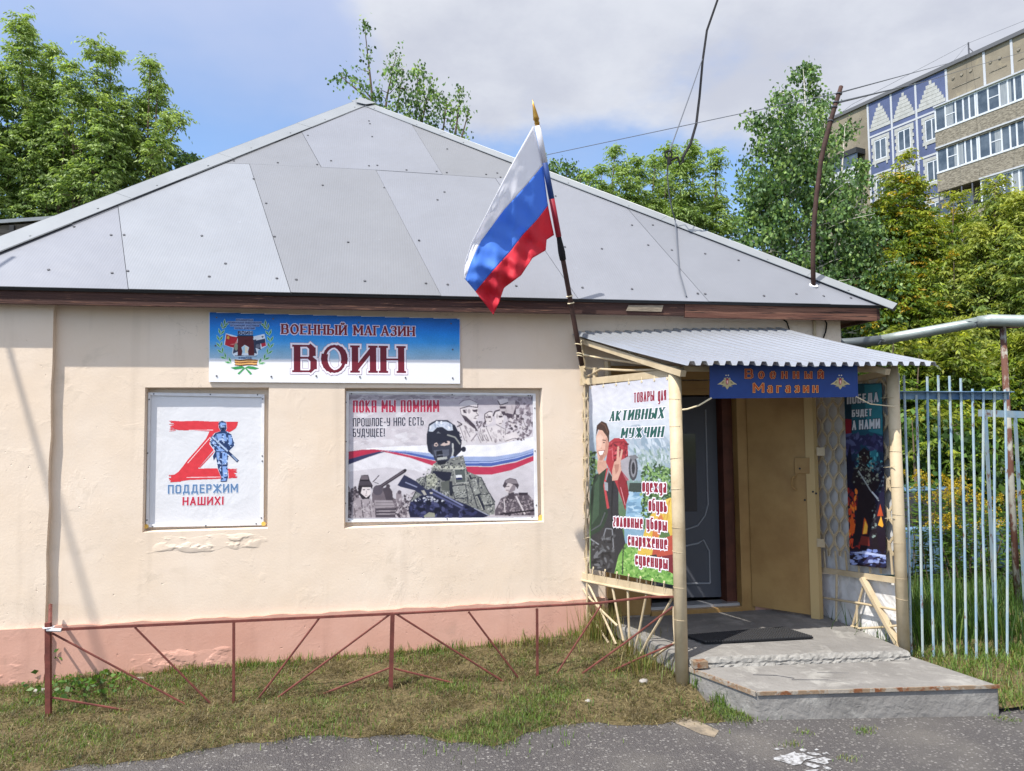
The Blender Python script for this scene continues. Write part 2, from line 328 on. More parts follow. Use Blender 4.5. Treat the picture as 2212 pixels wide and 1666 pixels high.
# old white paint stain on the asphalt
mm = px(4.424, 2950, 2700)
b = MB()
for pts in ([(580, 1415), (700, 1375), (830, 1350), (960, 1300), (980, 1330), (1110, 1335), (1180, 1370), (1340, 1410), (1250, 1425), (1140, 1450), (1090, 1500), (1060, 1530), (950, 1550), (860, 1520), (720, 1475), (600, 1450)],
            [(1040, 1265), (1100, 1242), (1170, 1275), (1140, 1305), (1070, 1300)], [(1165, 1320), (1230, 1310), (1330, 1320), (1425, 1355), (1350, 1370), (1230, 1360)],
            [(1190, 1460), (1330, 1430), (1480, 1400), (1610, 1445), (1530, 1465), (1560, 1505), (1500, 1525), (1350, 1500)], [(1110, 1520), (1170, 1495), (1320, 1530), (1415, 1560), (1300, 1595), (1200, 1560)],
            [(1440, 1550), (1530, 1570), (1615, 1600), (1580, 1630), (1490, 1600)], [(1430, 1330), (1520, 1310), (1575, 1355), (1460, 1350)], [(1150, 1635), (1290, 1615), (1390, 1625), (1330, 1645), (1160, 1646)], [(565, 1270), (650, 1235), (770, 1250), (680, 1270)], [(1300, 1270), (1340, 1250), (1390, 1275), (1330, 1285)]):
    b.poly([PZ(.004).un(*mm(*p)) for p in pts])
o = b.build('paint_stain', material('old_white_paint', (.34, .345, .355), .9, (.11, .105, .102), 30, ramp=(.46, .6), col3=(.40, .41, .42), n3=70, bump=.5, bscale=60)); o['kind'] = 'structure'
b = MB()                                   # a patch of grit washed onto the asphalt
mm = px(1.911, 2200, 2200)
b.poly([PZ(.003).un(*mm(*p)) for p in ((900, 1285), (1010, 1255), (1120, 1290), (1270, 1360), (1235, 1410), (1130, 1385), (1010, 1330))])
o = b.build('sand_patch', material('washed_sand', hx('8a7e6d'), .95, hx('655d52'), 14, bump=.6, bscale=60)); o['kind'] = 'structure'
# ------------------------------------------------------------------ shop building
shop = thing('shop_building', (0, 3, 0), 'low cream plastered shop with pink plinth and grey hipped metal roof', 'shop')
WALL = PY(0)
XL, XR, ZT = -3.3, 4.28, 2.95
def rect_px(p0, p1): a, b = WALL.un(*p0), WALL.un(*p1); return a.x, b.x, b.z, a.z
H1 = rect_px((313.5, 837), (578, 1142)); H2 = rect_px((744.5, 838), (1175, 1128)); HD = (2.02, 3.27, .27, 2.21)
holes = [H1, H2, HD]
def wall_front(b, x0, x1, z0, z1, y, hs):
    X = sorted({x0, x1, *[h[0] for h in hs], *[h[1] for h in hs]}); Z = sorted({z0, z1, *[h[2] for h in hs], *[h[3] for h in hs]})
    for i in range(len(X)-1):
        for j in range(len(Z)-1):
            cx, cz = (X[i]+X[i+1])/2, (Z[j]+Z[j+1])/2
            if any(h[0] < cx < h[1] and h[2] < cz < h[3] for h in hs): continue
            b.poly([(X[i], y, Z[j]), (X[i+1], y, Z[j]), (X[i+1], y, Z[j+1]), (X[i], y, Z[j+1])])
b = MB(); wall_front(b, XL, XR, -.3, ZT, 0, holes)
for h, dep in ((H1, .075), (H2, .07), (HD, .34)):
    x0, x1, z0, z1 = h; r = .012
    # reveals, slightly splayed like hand-laid plaster
    sp = .012 if dep < .1 else 0
    q0 = [(x0, 0, z0), (x1, 0, z0), (x1, 0, z1), (x0, 0, z1)]; q1 = [(x0+sp, dep, z0+sp), (x1-sp, dep, z0+sp), (x1-sp, dep, z1-sp), (x0+sp, dep, z1-sp)]
    for i in range(4): b.poly([q0[i], q0[(i+1) % 4], q1[(i+1) % 4], q1[i]])
    if dep < .1: b.poly(q1)
b.poly([(XR, 0, -.3), (XR, 7.95, -.3), (XR, 7.95, ZT), (XR, 0, ZT)]); b.poly([(XL, 7.95, -.3), (XL, 0, -.3), (XL, 0, ZT), (XL, 7.95, ZT)]); b.poly([(XR, 7.95, -.3), (XL, 7.95, -.3), (XL, 7.95, ZT), (XR, 7.95, ZT)])
# the room seen through the door
b.build('wall', M['wall'], shop)
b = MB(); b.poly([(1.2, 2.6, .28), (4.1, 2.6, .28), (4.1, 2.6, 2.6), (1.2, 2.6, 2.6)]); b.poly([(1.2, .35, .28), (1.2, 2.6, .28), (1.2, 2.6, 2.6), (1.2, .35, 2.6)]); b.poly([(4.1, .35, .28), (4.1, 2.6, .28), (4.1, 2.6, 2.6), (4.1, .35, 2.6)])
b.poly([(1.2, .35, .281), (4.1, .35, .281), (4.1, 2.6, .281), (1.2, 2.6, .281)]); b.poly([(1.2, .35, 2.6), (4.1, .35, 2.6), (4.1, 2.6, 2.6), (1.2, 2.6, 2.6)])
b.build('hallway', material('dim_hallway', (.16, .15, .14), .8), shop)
xp = WALL.un(113, 980).x
def wobble_prism(x0, x1, y, z0, z1, n=14, amp=.008):         # a hand-plastered slab with a slightly wavering right edge
    b = MB(); f = [(x0, z0), (x1, z0)]+[(x1+amp*.5*math.sin(i*1.7)+amp*.4*math.sin(i*4.1), z0+(z1-z0)*i/n) for i in range(1, n)]+[(x1, z1), (x0, z1)]
    b.prism([(x, y, z) for x, z in f], (0, -y+.002, 0)); return b
wobble_prism(XL-.03, xp, -.05, .43, ZT).build('pier', M['wall'], shop)
wobble_prism(XL-.05, xp+.015, -.075, -.3, .432).build('pier_plinth', M['plinth'], shop)
b = MB(); n = 60; top = [(xp+.014+(2.02-xp-.014)*i/n, .428+.006*math.sin(i*.9)+.004*math.sin(i*2.3)) for i in range(n+1)]
b.prism([(top[0][0], -.03, -.3), (2.02, -.03, -.3)]+[(x, -.03, z) for x, z in top[::-1]], (0, .0285, 0)); b.box(3.27, XR+.03, -.03, -.0015, -.3, .43)
b.build('plinth', M['plinth'], shop)
def render_patch(P_, x0, x1, z0, z1, y, mat, amp, seed, nx=140, nz=50):     # crumbled, uneven old render
    b = MB()
    for j in range(nz+1):
        for i in range(nx+1):
            u, v = i/nx, j/nz; X_, Z_ = x0+(x1-x0)*u, z0+(z1-z0)*v
            e = min(1, 4*u, 4*(1-u), 3*v, 3*(1-v))+.45*(mnoise.noise((X_*9, Z_*9, seed)))-.2; e = min(1, max(0, e)); f = mnoise.fractal((X_*7, Z_*11, seed), 1, 2, 4)
            g = 1/(1+math.exp(-14*(f-.05))); b.v.append(Vector((X_, y-e*amp*(.2+.8*g)+.003*(1-min(1, e*3)), Z_)))
    for j in range(nz):
        for i in range(nx): q = j*(nx+1)+i; b.f.append([q, q+1, q+nx+2, q+nx+1]); b.c.append(None)
    return b.build('broken_render', mat, shop)
render_patch(0, H1[0]-.02, H1[1]+.06, .93, H1[2]-.01, 0, M['wall'], .009, 1.0)
render_patch(0, -1.95, -1.05, .03, .22, -.03, M['plinth'], .010, 2.2); render_patch(0, -3.3, -2.5, .0, .2, -.075, M['plinth'], .008, 4.4)
# --- roof: a four-sided hip; front slope laid from separate flat sheets
YE = -.2
RC = PY(YE).un(1929, 660); ZE = RC.z
LC = PY(YE).un(-238, 606); LC.z = ZE; PK = PY(4.0).un(777, 217)
BR = Vector((RC.x, 8.2, ZE)); BL = Vector((LC.x, 8.2, ZE))
rn = (RC-LC).cross(PK-LC).normalized()
RF = Pl(LC, rn); rn = RF.n
lcx, lcy = proj(LC); rcx, rcy = proj(RC)
eave = lambda x: (x, lcy+(rcy-lcy)*(x-lcx)/(rcx-lcx))
pkp = proj(PK)
hipL = lambda y: (pkp[0]+(lcx-pkp[0])*(y-pkp[1])/(lcy-pkp[1]), y)
hipR = lambda y: (pkp[0]+(rcx-pkp[0])*(y-pkp[1])/(rcy-pkp[1]), y)
def onL(x): return (x, pkp[1]+(lcy-pkp[1])*(pkp[0]-x)/(pkp[0]-lcx)+3)
def onR(x): return (x, pkp[1]+(rcy-pkp[1])*(x-pkp[0])/(rcx-pkp[0])+3)
sl = [onL(440), (542, 354.5), (694, 361.5), (812, 367.5), (956, 377), (1070, 385), onR(1195)]
sheets = [
 ([(lcx, lcy), onL(252), (277, eave(277)[1])], 0, [(160, 490), (240, 508), (105, 583), (242, 590)]),
 ([onL(252), sl[0], (539, 354.5), (628, eave(628)[1]), (277, eave(277)[1])], 1, [(268, 508), (276, 586), (436, 510), (452, 598), (598, 602), (487, 570)]),
 ([(539, 354.5), sl[2], sl[3], (953, eave(953)[1]), (628, eave(628)[1])], 2, [(548, 387), (575, 440), (593, 512), (640, 605), (697, 401), (752, 524), (788, 608), (920, 613), (905, 430+90)]),
 ([sl[3], sl[4], (1070, 385), (1249, eave(1249)[1]), (953, eave(953)[1])], 3, [(960, 415), (967, 615), (1115, 618), (830, 406), (945, 432)]),
 ([(1070, 385), sl[6], onR(1345), (1531, eave(1531)[1]), (1249, eave(1249)[1])], 0, [(1220, 508+26), (1258, 622), (1300, 538), (1365, 625), (1400, 530), (1365, 487), (1200, 424), (1451, 541)]),
 ([onR(1345), onR(1725), (1795, eave(1795)[1]), (1531, eave(1531)[1])], 4, [(1410, 487), (1523, 549), (1595, 563), (1507, 635), (1523, 636), (1650, 640), (1720, 636)]),
 ([onR(1725), (rcx, rcy), (1795, eave(1795)[1])], 3, [(1779, 640), (1838, 644)]),
 ([sl[0], onL(644), (694, 361.5), (542, 354.5)], 2, [(505, 348), (665, 293), (685, 356), (600, 352)]),
 ([onL(644), pkp, onR(885), (956, 377), sl[3], (694, 361.5)], 3, [(797, 262), (799, 268), (804, 296), (715, 348), (797, 359), (815, 358), (878, 368), (943, 371)]),
 ([onR(885), sl[6], (1070, 385), (956, 377)], 2, [(966, 322), (965, 373), (1050, 377), (1074, 374), (1081, 383)]),
]
b = MB(); b.prism([LC-rn*.012, RC-rn*.012, PK-rn*.012], -rn*.02); b.build('roof_underlay', M['dark'], shop)
def shrink(pts, d):                        # pull a polygon's edges in by d so neighbouring sheets leave a hairline seam
    c = sum(pts, Vector())/len(pts); out = []
    for i, p in enumerate(pts):
        a = (pts[i-1]-p).normalized(); e = (pts[(i+1) % len(pts)]-p).normalized(); h = a+e
        s_ = max(.25, a.cross(e).length)
        if h.length < .02: q = p+(c-p).normalized()*d
        else:
            q = p+h.normalized()*d/max(.3, s_**.5)
            if (q-c).length > (p-c).length: q = p-h.normalized()*d
        out.append(q)
    return out
for k, (pp, g, scr) in enumerate(sheets):
    pts = [RF.un(*p) for p in pp]; pts = shrink(pts, .003)
    lift = .0015*(k % 3)
    b = MB(); b.prism([p-rn*.008+rn*lift for p in pts], rn*.006)
    sh = b.build('roof_sheet', GALV[g], shop)
    dots('roof_screw', sh, [RF.un(*s_)+rn*(lift-.002) for s_ in scr], rn, .011, .008)
b = MB(); b.poly([RC, BR, PK]); b.poly([BR, BL, PK]); b.poly([BL, LC, PK]); b.build('roof_back', GALV[1], shop)
def ridge(A, B, wl, wr, name):             # folded cap along a hip: two flanges and a rolled edge
    A, B = Vector(A), Vector(B); t = (B-A).normalized(); n2 = (B-A).cross(Vector((0, 0, 1)))
    d1 = rn.cross(t); d1 = d1 if (d1.dot(Vector((PK.x, YE, ZE))-A) > 0) else -d1
    bn = Vector((1 if A.x > PK.x else -1, 0, .0)); sideN = (A-B).cross(Vector((0, 1, 0))); sideN = sideN if sideN.z > 0 else -sideN
    sideN.normalize(); d2 = sideN.cross(t); d2 = d2 if d2.y > 0 else -d2
    n = 9; b = MB(); up = (rn+sideN).normalized()
    for i in range(n):
        p0 = A+(B-A)*(i/n); p1 = A+(B-A)*((i+1)/n+.004); w = wl*(1+.05*math.sin(i*2.1)); h = .014+.002*(i % 2)
        b.prism([p0+up*h, p1+up*h, p1+d1*w+rn*(.006+.002*(i % 2)), p0+d1*w+rn*(.006+.002*(i % 2))], -rn*.004)
        b.prism([p0+up*h, p1+up*h, p1+d2*wr+sideN*.006, p0+d2*wr+sideN*.006], sideN*.003)
        b.dot((p0+p1)/2+d1*w*.72+rn*.008, rn, .009, .006)
    b.tube([A+d1*wl*1.0+rn*.008, B+d1*wl*1.0+rn*.008], .005, 6)
    return b.build(name, M['galvplain'], shop)
ridge(LC+Vector((-.02, -.02, 0)), PK, .20, .12, 'ridge_cap'); ridge(RC+Vector((.02, -.02, 0)), PK, .13, .14, 'ridge_cap')
b = MB(); b.prism([RF.un(768, 226)+rn*.03, PK+Vector((0, -.02, .035)), PK+Vector((.25, .1, -.02))+rn*.02, RF.un(812, 228)+rn*.03, RF.un(790, 231)+rn*.03], rn*.006); b.build('peak_cap', M['galvplain'], shop)
# --- fascia and soffit
FY = -.165
def fpx(x, y): return PY(FY).un(x, y)
b = MB(); x1 = fpx(1478, 660).x; b.box(LC.x+.05, x1, FY, FY+.03, ZE-.125, ZE-.02); b.build('fascia_board', M['wood'], shop)
b = MB(); b.box(x1+.004, fpx(1893, 670).x, FY-.004, FY+.026, ZE-.14, ZE-.02); b.build('fascia_board', M['wood2'], shop)
b = MB(); b.box(fpx(1892, 670).x, fpx(1893, 670).x+.035, FY, 8.0, ZE-.13, ZE-.03); b.build('fascia_board', M['wood'], shop)
b = MB(); b.prism([fpx(1357, 660)+Vector((0, -.012, 0)), fpx(1432, 660)+Vector((0, -.012, 0)), fpx(1428, 674)+Vector((0, -.012, 0)), fpx(1352, 672)+Vector((0, -.012, 0))], (0, .01, 0)); b.build('patch_board', material('bleached_board', hx('8d8272'), .9, hx('6b6154'), 14, stretch=(1, 1, 8)), shop)
b = MB(); b.box(LC.x+.05, RC.x-.12, FY+.03, .0, ZE-.10, ZE-.085); b.box(XR, RC.x-.12, .0, 8.0, ZE-.10, ZE-.085); b.build('soffit', M['wood'], shop)
b = MB(); b.tube([WALL.un(1757, 686)+Vector((0, -.02, 0)), WALL.un(1757, 735)+Vector((0, -.02, 0))], .014, 8); b.build('conduit', M['cream'], shop)
for pts in ([(1685, 686), (1698, 697), (1703, 712), (1700, 724)], [(1778, 688), (1784, 700), (1782, 716), (1777, 730)]):
    b = MB(); b.tube([WALL.un(*p)+Vector((0, -.015, 0)) for p in pts], .007, 6); b.build('cable', M['black'], shop)
# --- doorway
b = MB(); x0, x1, z0, z1 = HD
b.box(x0-.06, x0+.33, -.03, .05, z0, z1+.05); b.box(x1-.075, x1+.05, -.035, .06, z0-.02, z1+.05); b.box(x0+.33, x1-.075, -.03, .05, z1-.035, z1+.05); b.box(x0+.33, x1-.075, -.05, .06, z0-.03, z0+.03)
b.box(x0+.0, x1+.12, -.045, -.032, z1+.02, z1+.09); b.box(x0+.0, x1+.12, -.04, -.032, z1+.10, z1+.22)
b.build('door_frame', M['tan'], shop, bevel=.004)
b = MB(); b.box(x1-.17, x1-.076, .06, .2, z0+.03, z1-.03); b.box(x0+.34, x0+.37, .06, .2, z0+.03, z1-.03); b.build('door_jamb', material('brown_jamb', hx('5a3325'), .6, hx('48281d'), 8), shop)
b = MB(); b.box(x0+.33, x1-.08, .0, .16, z0+.031, z0+.055); b.build('threshold', material('aluminium_strip', (.55, .56, .58), .35, metal=.7), shop)
hx0 = Vector((x1-.175, .17, 0)); dirL = Vector((-math.cos(math.radians(9)), math.sin(math.radians(9)), 0)); nrm = Vector((-dirL.y, dirL.x, 0)); nrm = nrm if nrm.y < 0 else -nrm
def dl(u, z, o=0): p = hx0+dirL*u+nrm*o; return Vector((p.x, p.y, z))
LZ0, LZ1, LW = z0+.075, z1-.04, .72
b = MB(); b.prism([dl(0, LZ0), dl(LW, LZ0), dl(LW, LZ1), dl(0, LZ1)], -nrm*.045)
idoor = b.build('inner_door', material('grey_door', hx('4c4e55'), .45), shop)
b = MB()
def mold(pts): b.tube([dl(u, z, .004) for u, z in pts], .008, 6)
mold([(.1, LZ1-.12), (.1, 1.18), (.13, 1.08), (.2, .99), (.33, .95), (.36, .95), (.46, .97), (.55, 1.05), (.6, 1.15), (.62, 1.24), (.62, LZ1-.12)])
mold([(.1, .47), (.1, .76), (.15, .86), (.2, .83), (.36, .8), (.52, .83), (.57, .86), (.62, .76), (.62, .47), (.1, .47)])
b.build('moulding', material('pale_moulding', hx('8d9096'), .4), idoor)
b = MB(); b.prism([dl(.2, 1.12, .004), dl(.52, 1.12, .004), dl(.52, 1.83, .004), dl(.2, 1.83, .004)], nrm*.002); b.build('glass_pane', M['glass'], idoor)
b = MB(); b.tube([dl(.66, 1.3, .01), dl(.66, 1.3, .05), dl(.57, 1.3, .05)], .009, 6); b.prism([dl(.64, 1.22, .003), dl(.68, 1.22, .003), dl(.68, 1.38, .003), dl(.64, 1.38, .003)], nrm*.006); b.build('door_handle', M['tie'], idoor)
# steel outer door, swung wide open against the side lattice
sd0 = Vector((3.285, -.045, 0)); sd1 = PZ(.28).un(1766, 1331); sd1 = Vector((sd1.x, sd1.y, 0)); sdir = (sd1-sd0).normalized(); SW = (sd1-sd0).length
SN = Vector((sdir.y, -sdir.x, 0)); SN = SN if SN.dot(CAM-sd0) > 0 else -SN
def sd(u, z, o=0): p = sd0+sdir*u+SN*o; return Vector((p.x, p.y, z))
ST = 2.16
b = MB(); b.prism([sd(0, .3), sd(SW, .28), sd(SW, ST), sd(0, ST)], -SN*.04)
sdoor = b.build('steel_door', M['tan'], shop, bevel=.003)
b = MB(); b.prism([sd(SW-.05, .245, .002), sd(SW+.02, .24, .002), sd(SW+.02, ST+.02, .002), sd(SW-.05, ST+.02, .002)], SN*.008); b.prism([sd(SW+.02, .24, .01), sd(SW+.02, ST, .01), sd(SW+.04, ST, -.03), sd(SW+.04, .24, -.03)], -SN*.006); b.build('edge_strip', material('pale_tan', hx('b39868'), .45), sdoor)
mm = px(1.515, 2680, 1400)
SDP = Pl(sd0, SN)
b = MB(); b.prism([SDP.un(*mm(*p), .004) for p in ((738, 642), (828, 642), (828, 738), (738, 738))], SN*.012)
b.build('lock_cover', M['tan'], sdoor, bevel=.003)
dots('keyhole', sdoor, [SDP.un(*mm(*p), .014) for p in ((768, 708), (798, 898), (847, 848), (866, 858))], SN, .009, .003, 'dark')
b = MB(); b.tube([SDP.un(*mm(740, 752), .004), SDP.un(*mm(740, 752), .05), SDP.un(*mm(719, 765), .06), SDP.un(*mm(719, 815), .06), SDP.un(*mm(740, 832), .05), SDP.un(*mm(740, 832), .004)], .008, 6); b.build('door_handle', M['tan'], sdoor)
for yy in (605, 1157):
    b = MB(); q = SDP.un(*mm(893, yy), .0); b.prism([q+sdir*(-.03)+Vector((0, 0, -.035)), q+sdir*.035+Vector((0, 0, -.035)), q+sdir*.035+Vector((0, 0, .035)), q+sdir*(-.03)+Vector((0, 0, .035))], SN*.01)
    b.build('lock_lug', M['cream'], sdoor)
# ------------------------------------------------------------------ porch slab
porch = thing('porch_step', (2.9, -1, 0), 'two level concrete porch slab with rusty steel edges', 'porch')
def slab(pts, z0, z1s, name, mat=None, n=10):
    b = MB(); bm = [Vector((x, y, z0)) for x, y in pts]; tp = [Vector((x, y, z)) for (x, y), z in zip(pts, z1s)]
    k = len(pts); b.add(bm+tp, [list(range(k, 2*k))]+[[i, (i+1) % k, k+(i+1) % k, k+i] for i in range(k)]); return b.build(name, mat or M['concrete'], porch, bevel=.018)
slab([(2.17, -1.2), (3.82, -1.37), (3.82, -.02), (1.92, -.031)], -.2, [.245, .245, .262, .262], 'upper_slab')
slab([(2.405, -1.765), (3.965, -2.015), (3.87, -1.2), (2.185, -1.19)], -.2, [.175, .195, .185, .178], 'lower_slab')
b = MB(); mm_ = M['concrete']
b.bar((2.41, -1.772, .168), (3.96, -2.022, .188), .012, .022); b.bar((2.185, -1.2, .168), (2.40, -1.77, .166), .012, .03)
b.box(2.2, 2.3, -1.28, -1.2, .19, .235)
b.build('edge_angle', material('rusted_edge', hx('7d6a56'), .9, hx('6e4429'), 14, ramp=(.52, .6), bump=.4, bscale=50, col3=hx('8d857a'), n3=11, ramp3=(.5, .55)), porch)
b = MB(); cr = [[(2.75, -1.6), (2.98, -1.66), (3.1, -1.76), (3.3, -1.8), (3.34, -1.86)], [(3.0, -1.5), (3.2, -1.56), (3.3, -1.62)], [(2.55, -1.45), (2.7, -1.5), (2.78, -1.58)]]
for c in cr:
    for p, q in zip(c, c[1:]): b.bar((*p, .180), (*q, .1815), .0035, .003)
b.build('crack', M['steelgrey'], porch)
# crumbled mortar on the riser
b = MB(); nn = 70; r = random.Random(9)
for i in range(nn+1):
    t = i/nn; x, y = 2.19+1.62*t, -1.205-.17*t
    for j, (dy, z) in enumerate(((-.022, .176), (-.018, .19), (-.010, .2), (-.014, .212), (-.006, .228), (.01, .244))): b.v.append(Vector((x, y+dy*(.5+.9*r.random()), z+.006*r.uniform(-1, 1))))
for i in range(nn):
    for j in range(5): q = i*6+j; b.f.append([q, q+6, q+7, q+1]); b.c.append(None)
b.build('crumbled_mortar', material('pale_mortar', (.27, .26, .24), .95, (.18, .172, .158), 20, bump=.6, bscale=50), porch)
# rubber mat with a grid of studs
mat_t = thing('door_mat', (2.87, -.85, .262), 'black studded rubber mat lying on the upper porch slab', 'mat')
mz = PZ(.262); c4 = [mz.un(*p) for p in ((1481, 1375), (1523, 1390), (1757, 1378), (1690, 1357))]
b = MB(); b.prism([p+Vector((0, 0, -.004)) for p in c4], (0, 0, .012)); b.build('mat_base', M['black'], mat_t)
b = MB()
for i in range(40):
    for j in range(14):
        u, v = (i+.5)/40, (j+.5)/14; p = (c4[1]*(1-u)+c4[2]*u)*(1-v)+(c4[0]*(1-u)+c4[3]*u)*v; b.box(p.x-.007, p.x+.007, p.y-.006, p.y+.006, p.z+.008, p.z+.016)
b.build('studs', material('worn_rubber', (.045, .045, .047), .55), mat_t)
# ------------------------------------------------------------------ porch frame
frame = thing('entrance_canopy', (2.9, -.7, .1), 'cream welded porch frame with tubular posts and corrugated metal canopy', 'canopy')
PLa, PLb = Vector((1.775, -.06, 0)), Vector((2.14, -1.19, 0)); PRa, PRb = Vector((3.73, -.02, 0)), Vector((3.9, -1.2, 0))
LP, RP = vplane(PLa, PLb), vplane(PRa, PRb)
for P_, z0, lab, zt in ((PLb, .05, 1, 2.32), (PRb, .17, 2, 2.33)):
    b = MB(); b.tube([(P_.x, P_.y, z0-.1), (P_.x+.003, P_.y, 1.2), (P_.x, P_.y, zt)], .046 if lab == 1 else .043, 20)
    po = b.build('post', M['cream'], frame, smooth=False)
    for p in po.data.polygons: p.use_smooth = len(p.vertices) == 4
    r = random.Random(lab)
    for i in range(8):
        z = .5+i*.22+.08*r.random(); b = MB(); b.ring((P_.x, P_.y, z), (r.uniform(-.1, .1), r.uniform(-.1, .1), 1), .0462 if lab == 1 else .0432, .0018); b.build('tie_wire', M['cream'], po)
# canopy of corrugated sheet
FL, FR_ = PY(-1.42).un(1482, 793), PY(-1.42).un(2028, 789); RL, RR = PY(-.015).un(1236, 722), PY(-.015).un(1690, 714)
FL.z = FR_.z = (FL.z+FR_.z)/2
nw = 22; prof = [(0, 0), (.18, 0), (.32, 1), (.68, 1), (.82, 0)]
def canopy_sheet(u0, u1, lift):
    b = MB(); k0, k1 = int(u0*nw), int(u1*nw); pts = []
    for k in range(k0, k1):
        for a, h in prof: pts.append(((k+a)/nw, h))
    pts.append((k1/nw, 0)); nn = len(pts); rows = 5
    for layer in (0, -.0025):
        for j in range(rows+1):
            t = j/rows
            for u, h in pts:
                p = (FL*(1-u)+FR_*u)*(1-t)+(RL*(1-u)+RR*u)*t; b.v.append(p+Vector((0, 0, h*.03+lift+layer-.012*math.sin(math.pi*t)+.004*math.sin(9*u+3*t))))
    for layer in (0, 1):
        o_ = layer*nn*(rows+1)
        for j in range(rows):
            for i in range(nn-1): q = [o_+j*nn+i, o_+j*nn+i+1, o_+(j+1)*nn+i+1, o_+(j+1)*nn+i]; b.f.append(q if not layer else q[::-1]); b.c.append(None)
    for j in (0, rows):
        for i in range(nn-1): b.f.append([j*nn+i, j*nn+i+1, nn*(rows+1)+j*nn+i+1, nn*(rows+1)+j*nn+i]); b.c.append(None)
    return b.build('corrugated_sheet', M['canopy'], frame)
canopy_sheet(0, .5, .0); canopy_sheet(10/22, 1, .004)
def un(P_, mm, pts, off=0): return [P_.un(*mm(*p), off) for p in pts]
mA = px(4.165, 2280, 1300); mB = px(3.331, 2280, 2250); mC = px(3.331, 3240, 2200)
def part_bars(name, segs, w, h, mat='cream', parent=frame):
    for a, c in segs: b = MB(); b.bar(a, c, w, h); b.build(name, M[mat], parent)
def part_rods(name, paths, r, mat='cream', parent=frame):
    for p in paths: b = MB(); b.tube(p, r, 7); b.build(name, M[mat], parent)
# rafters and purlins under the sheet
part_bars('rafter', [(RL+Vector((.05, 0, -.045)), FL+Vector((.02, .1, -.05))), (RR+Vector((-.35, 0, -.05)), FR_+Vector((-.38, .06, -.035)))], .05, .045)
part_bars('purlin', [(FL+Vector((.1, .30, .0)), FR_+Vector((-.2, .30, .0))), ((RL*.5+FL*.5)+Vector((.05, 0, -.03)), (RR*.5+FR_*.5)+Vector((-.2, 0, -.03))), (RL+Vector((.05, -.04, -.03)), RR+Vector((-.05, -.04, -.03)))], .05, .035)
part_rods('stay', [un(LP, mA, [(190, 480), (700, 560), (1620, 690)]), un(LP, mA, [(150, 880), (300, 810), (465, 712), (900, 735), (1600, 722)]), un(LP, mA, [(190, 685), (350, 705)])], .010)
part_bars('top_rail', [un(LP, mA, [(155, 930), (1620, 785)])], .03, .055)
part_rods('pipe_stub', [un(LP, mA, [(375, 690), (380, 880)], -.02)], .024); part_rods('pipe_stub', [un(LP, mA, [(585, 590), (595, 840)], -.12)], .028)
part_bars('corner_angle', [un(LP, mA, [(155, 650), (235, 960)], .02)], .05, .012); q = LP.un(*mA(200, 940)); b = MB(); b.bar(q, (q.x-.01, q.y, .02), .04, .006); b.build('corner_angle', M['cream'], frame)
b = MB(); b.bar(LP.un(*mA(172, 290)), LP.un(*mA(185, 930)), .03, .03); b.build('corner_angle', M['cream'], frame)
part_bars('bottom_rail', [un(LP, mB, [(105, 145), (1345, 375)])], .02, .055)
part_rods('lower_rod', [un(LP, mB, [(70, 195), (500, 285), (1340, 440)], .01)], .010)
part_rods('fan_rod', [un(LP, mB, s) for s in ([(75, 200), (195, 405), (420, 640), (600, 812)], [(210, 250), (320, 480), (580, 1055)], [(215, 640), (350, 830), (480, 1040)], [(535, 310), (620, 760), (682, 1015)], [(738, 350), (748, 700), (762, 1085)], [(985, 400), (900, 830), (822, 1190)], [(1320, 460), (1150, 760), (1000, 1010), (915, 1180)], [(1345, 560), (1352, 800), (1368, 1045)], [(1365, 1035), (1230, 1120), (1085, 1225)])], .0095)
def wavy(P_, xpx, y0, y1, ph, amp, off, w=.021, per=.24):     # one bent flat bar of the expanded lattice
    a, c = P_.un(xpx, y0, off), P_.un(xpx+.012*(y1-y0), y1, off); L_ = a.z-c.z; n = max(4, int(L_/per*8)); hd = Vector((P_.n.y, -P_.n.x, 0)); pts = []
    for i in range(n+1):
        t = i/n; s_ = (t*L_/per+ph) % 1; k = [0, 0, 1, 1][0]; tri = (min(1, max(0, abs(s_*2-1)*1.9-.45)))
        pts.append(a*(1-t)+c*t+hd*(amp*(tri*2-1)))
    b = MB()
    for p, q in zip(pts, pts[1:]): b.bar(p, q, w*.35, w, up=hd)
    return b
for i, xx in enumerate((1259.5, 1268)): wavy(LP, xx, 848, 1240, i*.5, .012, -.012, .012, .2).build('lattice_bar', M['cream'], frame)
for i in range(9): b = MB(); t = (i+1)/10; a = LP.un(*mB(150+1190*t, 128+228*t-5), -.012); b.bar(a, a+Vector((0, 0, 1.2)), .004, .016, up=(LP.n.y, -LP.n.x, 0)); b.build('lattice_bar', M['cream'], frame)
# right side lattice: zigzag bars in front of pale sheets
BACK = MB(); pts = [RP.un(*p, -.05) for p in ((1762, 838), (1942, 806), (1946, 1242), (1768, 1236))]; BACK.prism(pts, -RP.n*.006)
BACK.build('backing_sheet', material('milky_sheet', (.62, .62, .62), .6, (.48, .48, .48), 5, bump=.3, bscale=6, bdist=.02), frame)
BACK = MB(); mC_ = mC
pts = un(RP, mC, [(110, 285), (600, 320), (1100, 400), (1112, 1240), (940, 1190), (560, 1110), (300, 1060), (150, 1010)], -.05); BACK.prism(pts, -RP.n*.006)
BACK.build('lower_sheet', material('crumpled_sheet', (.72, .71, .70), .55, (.55, .54, .53), 5, bump=.9, bscale=4, bdist=.06, bdetail=3), frame)
for i, xx in enumerate((1768, 1780, 1792, 1804, 1816, 1828, 1846, 1862, 1878, 1894, 1908, 1924)): wavy(RP, xx, 832-.16*(xx-1770), 1200, (i % 2)*.5, .03, 0).build('lattice_bar', M['cream'], frame)
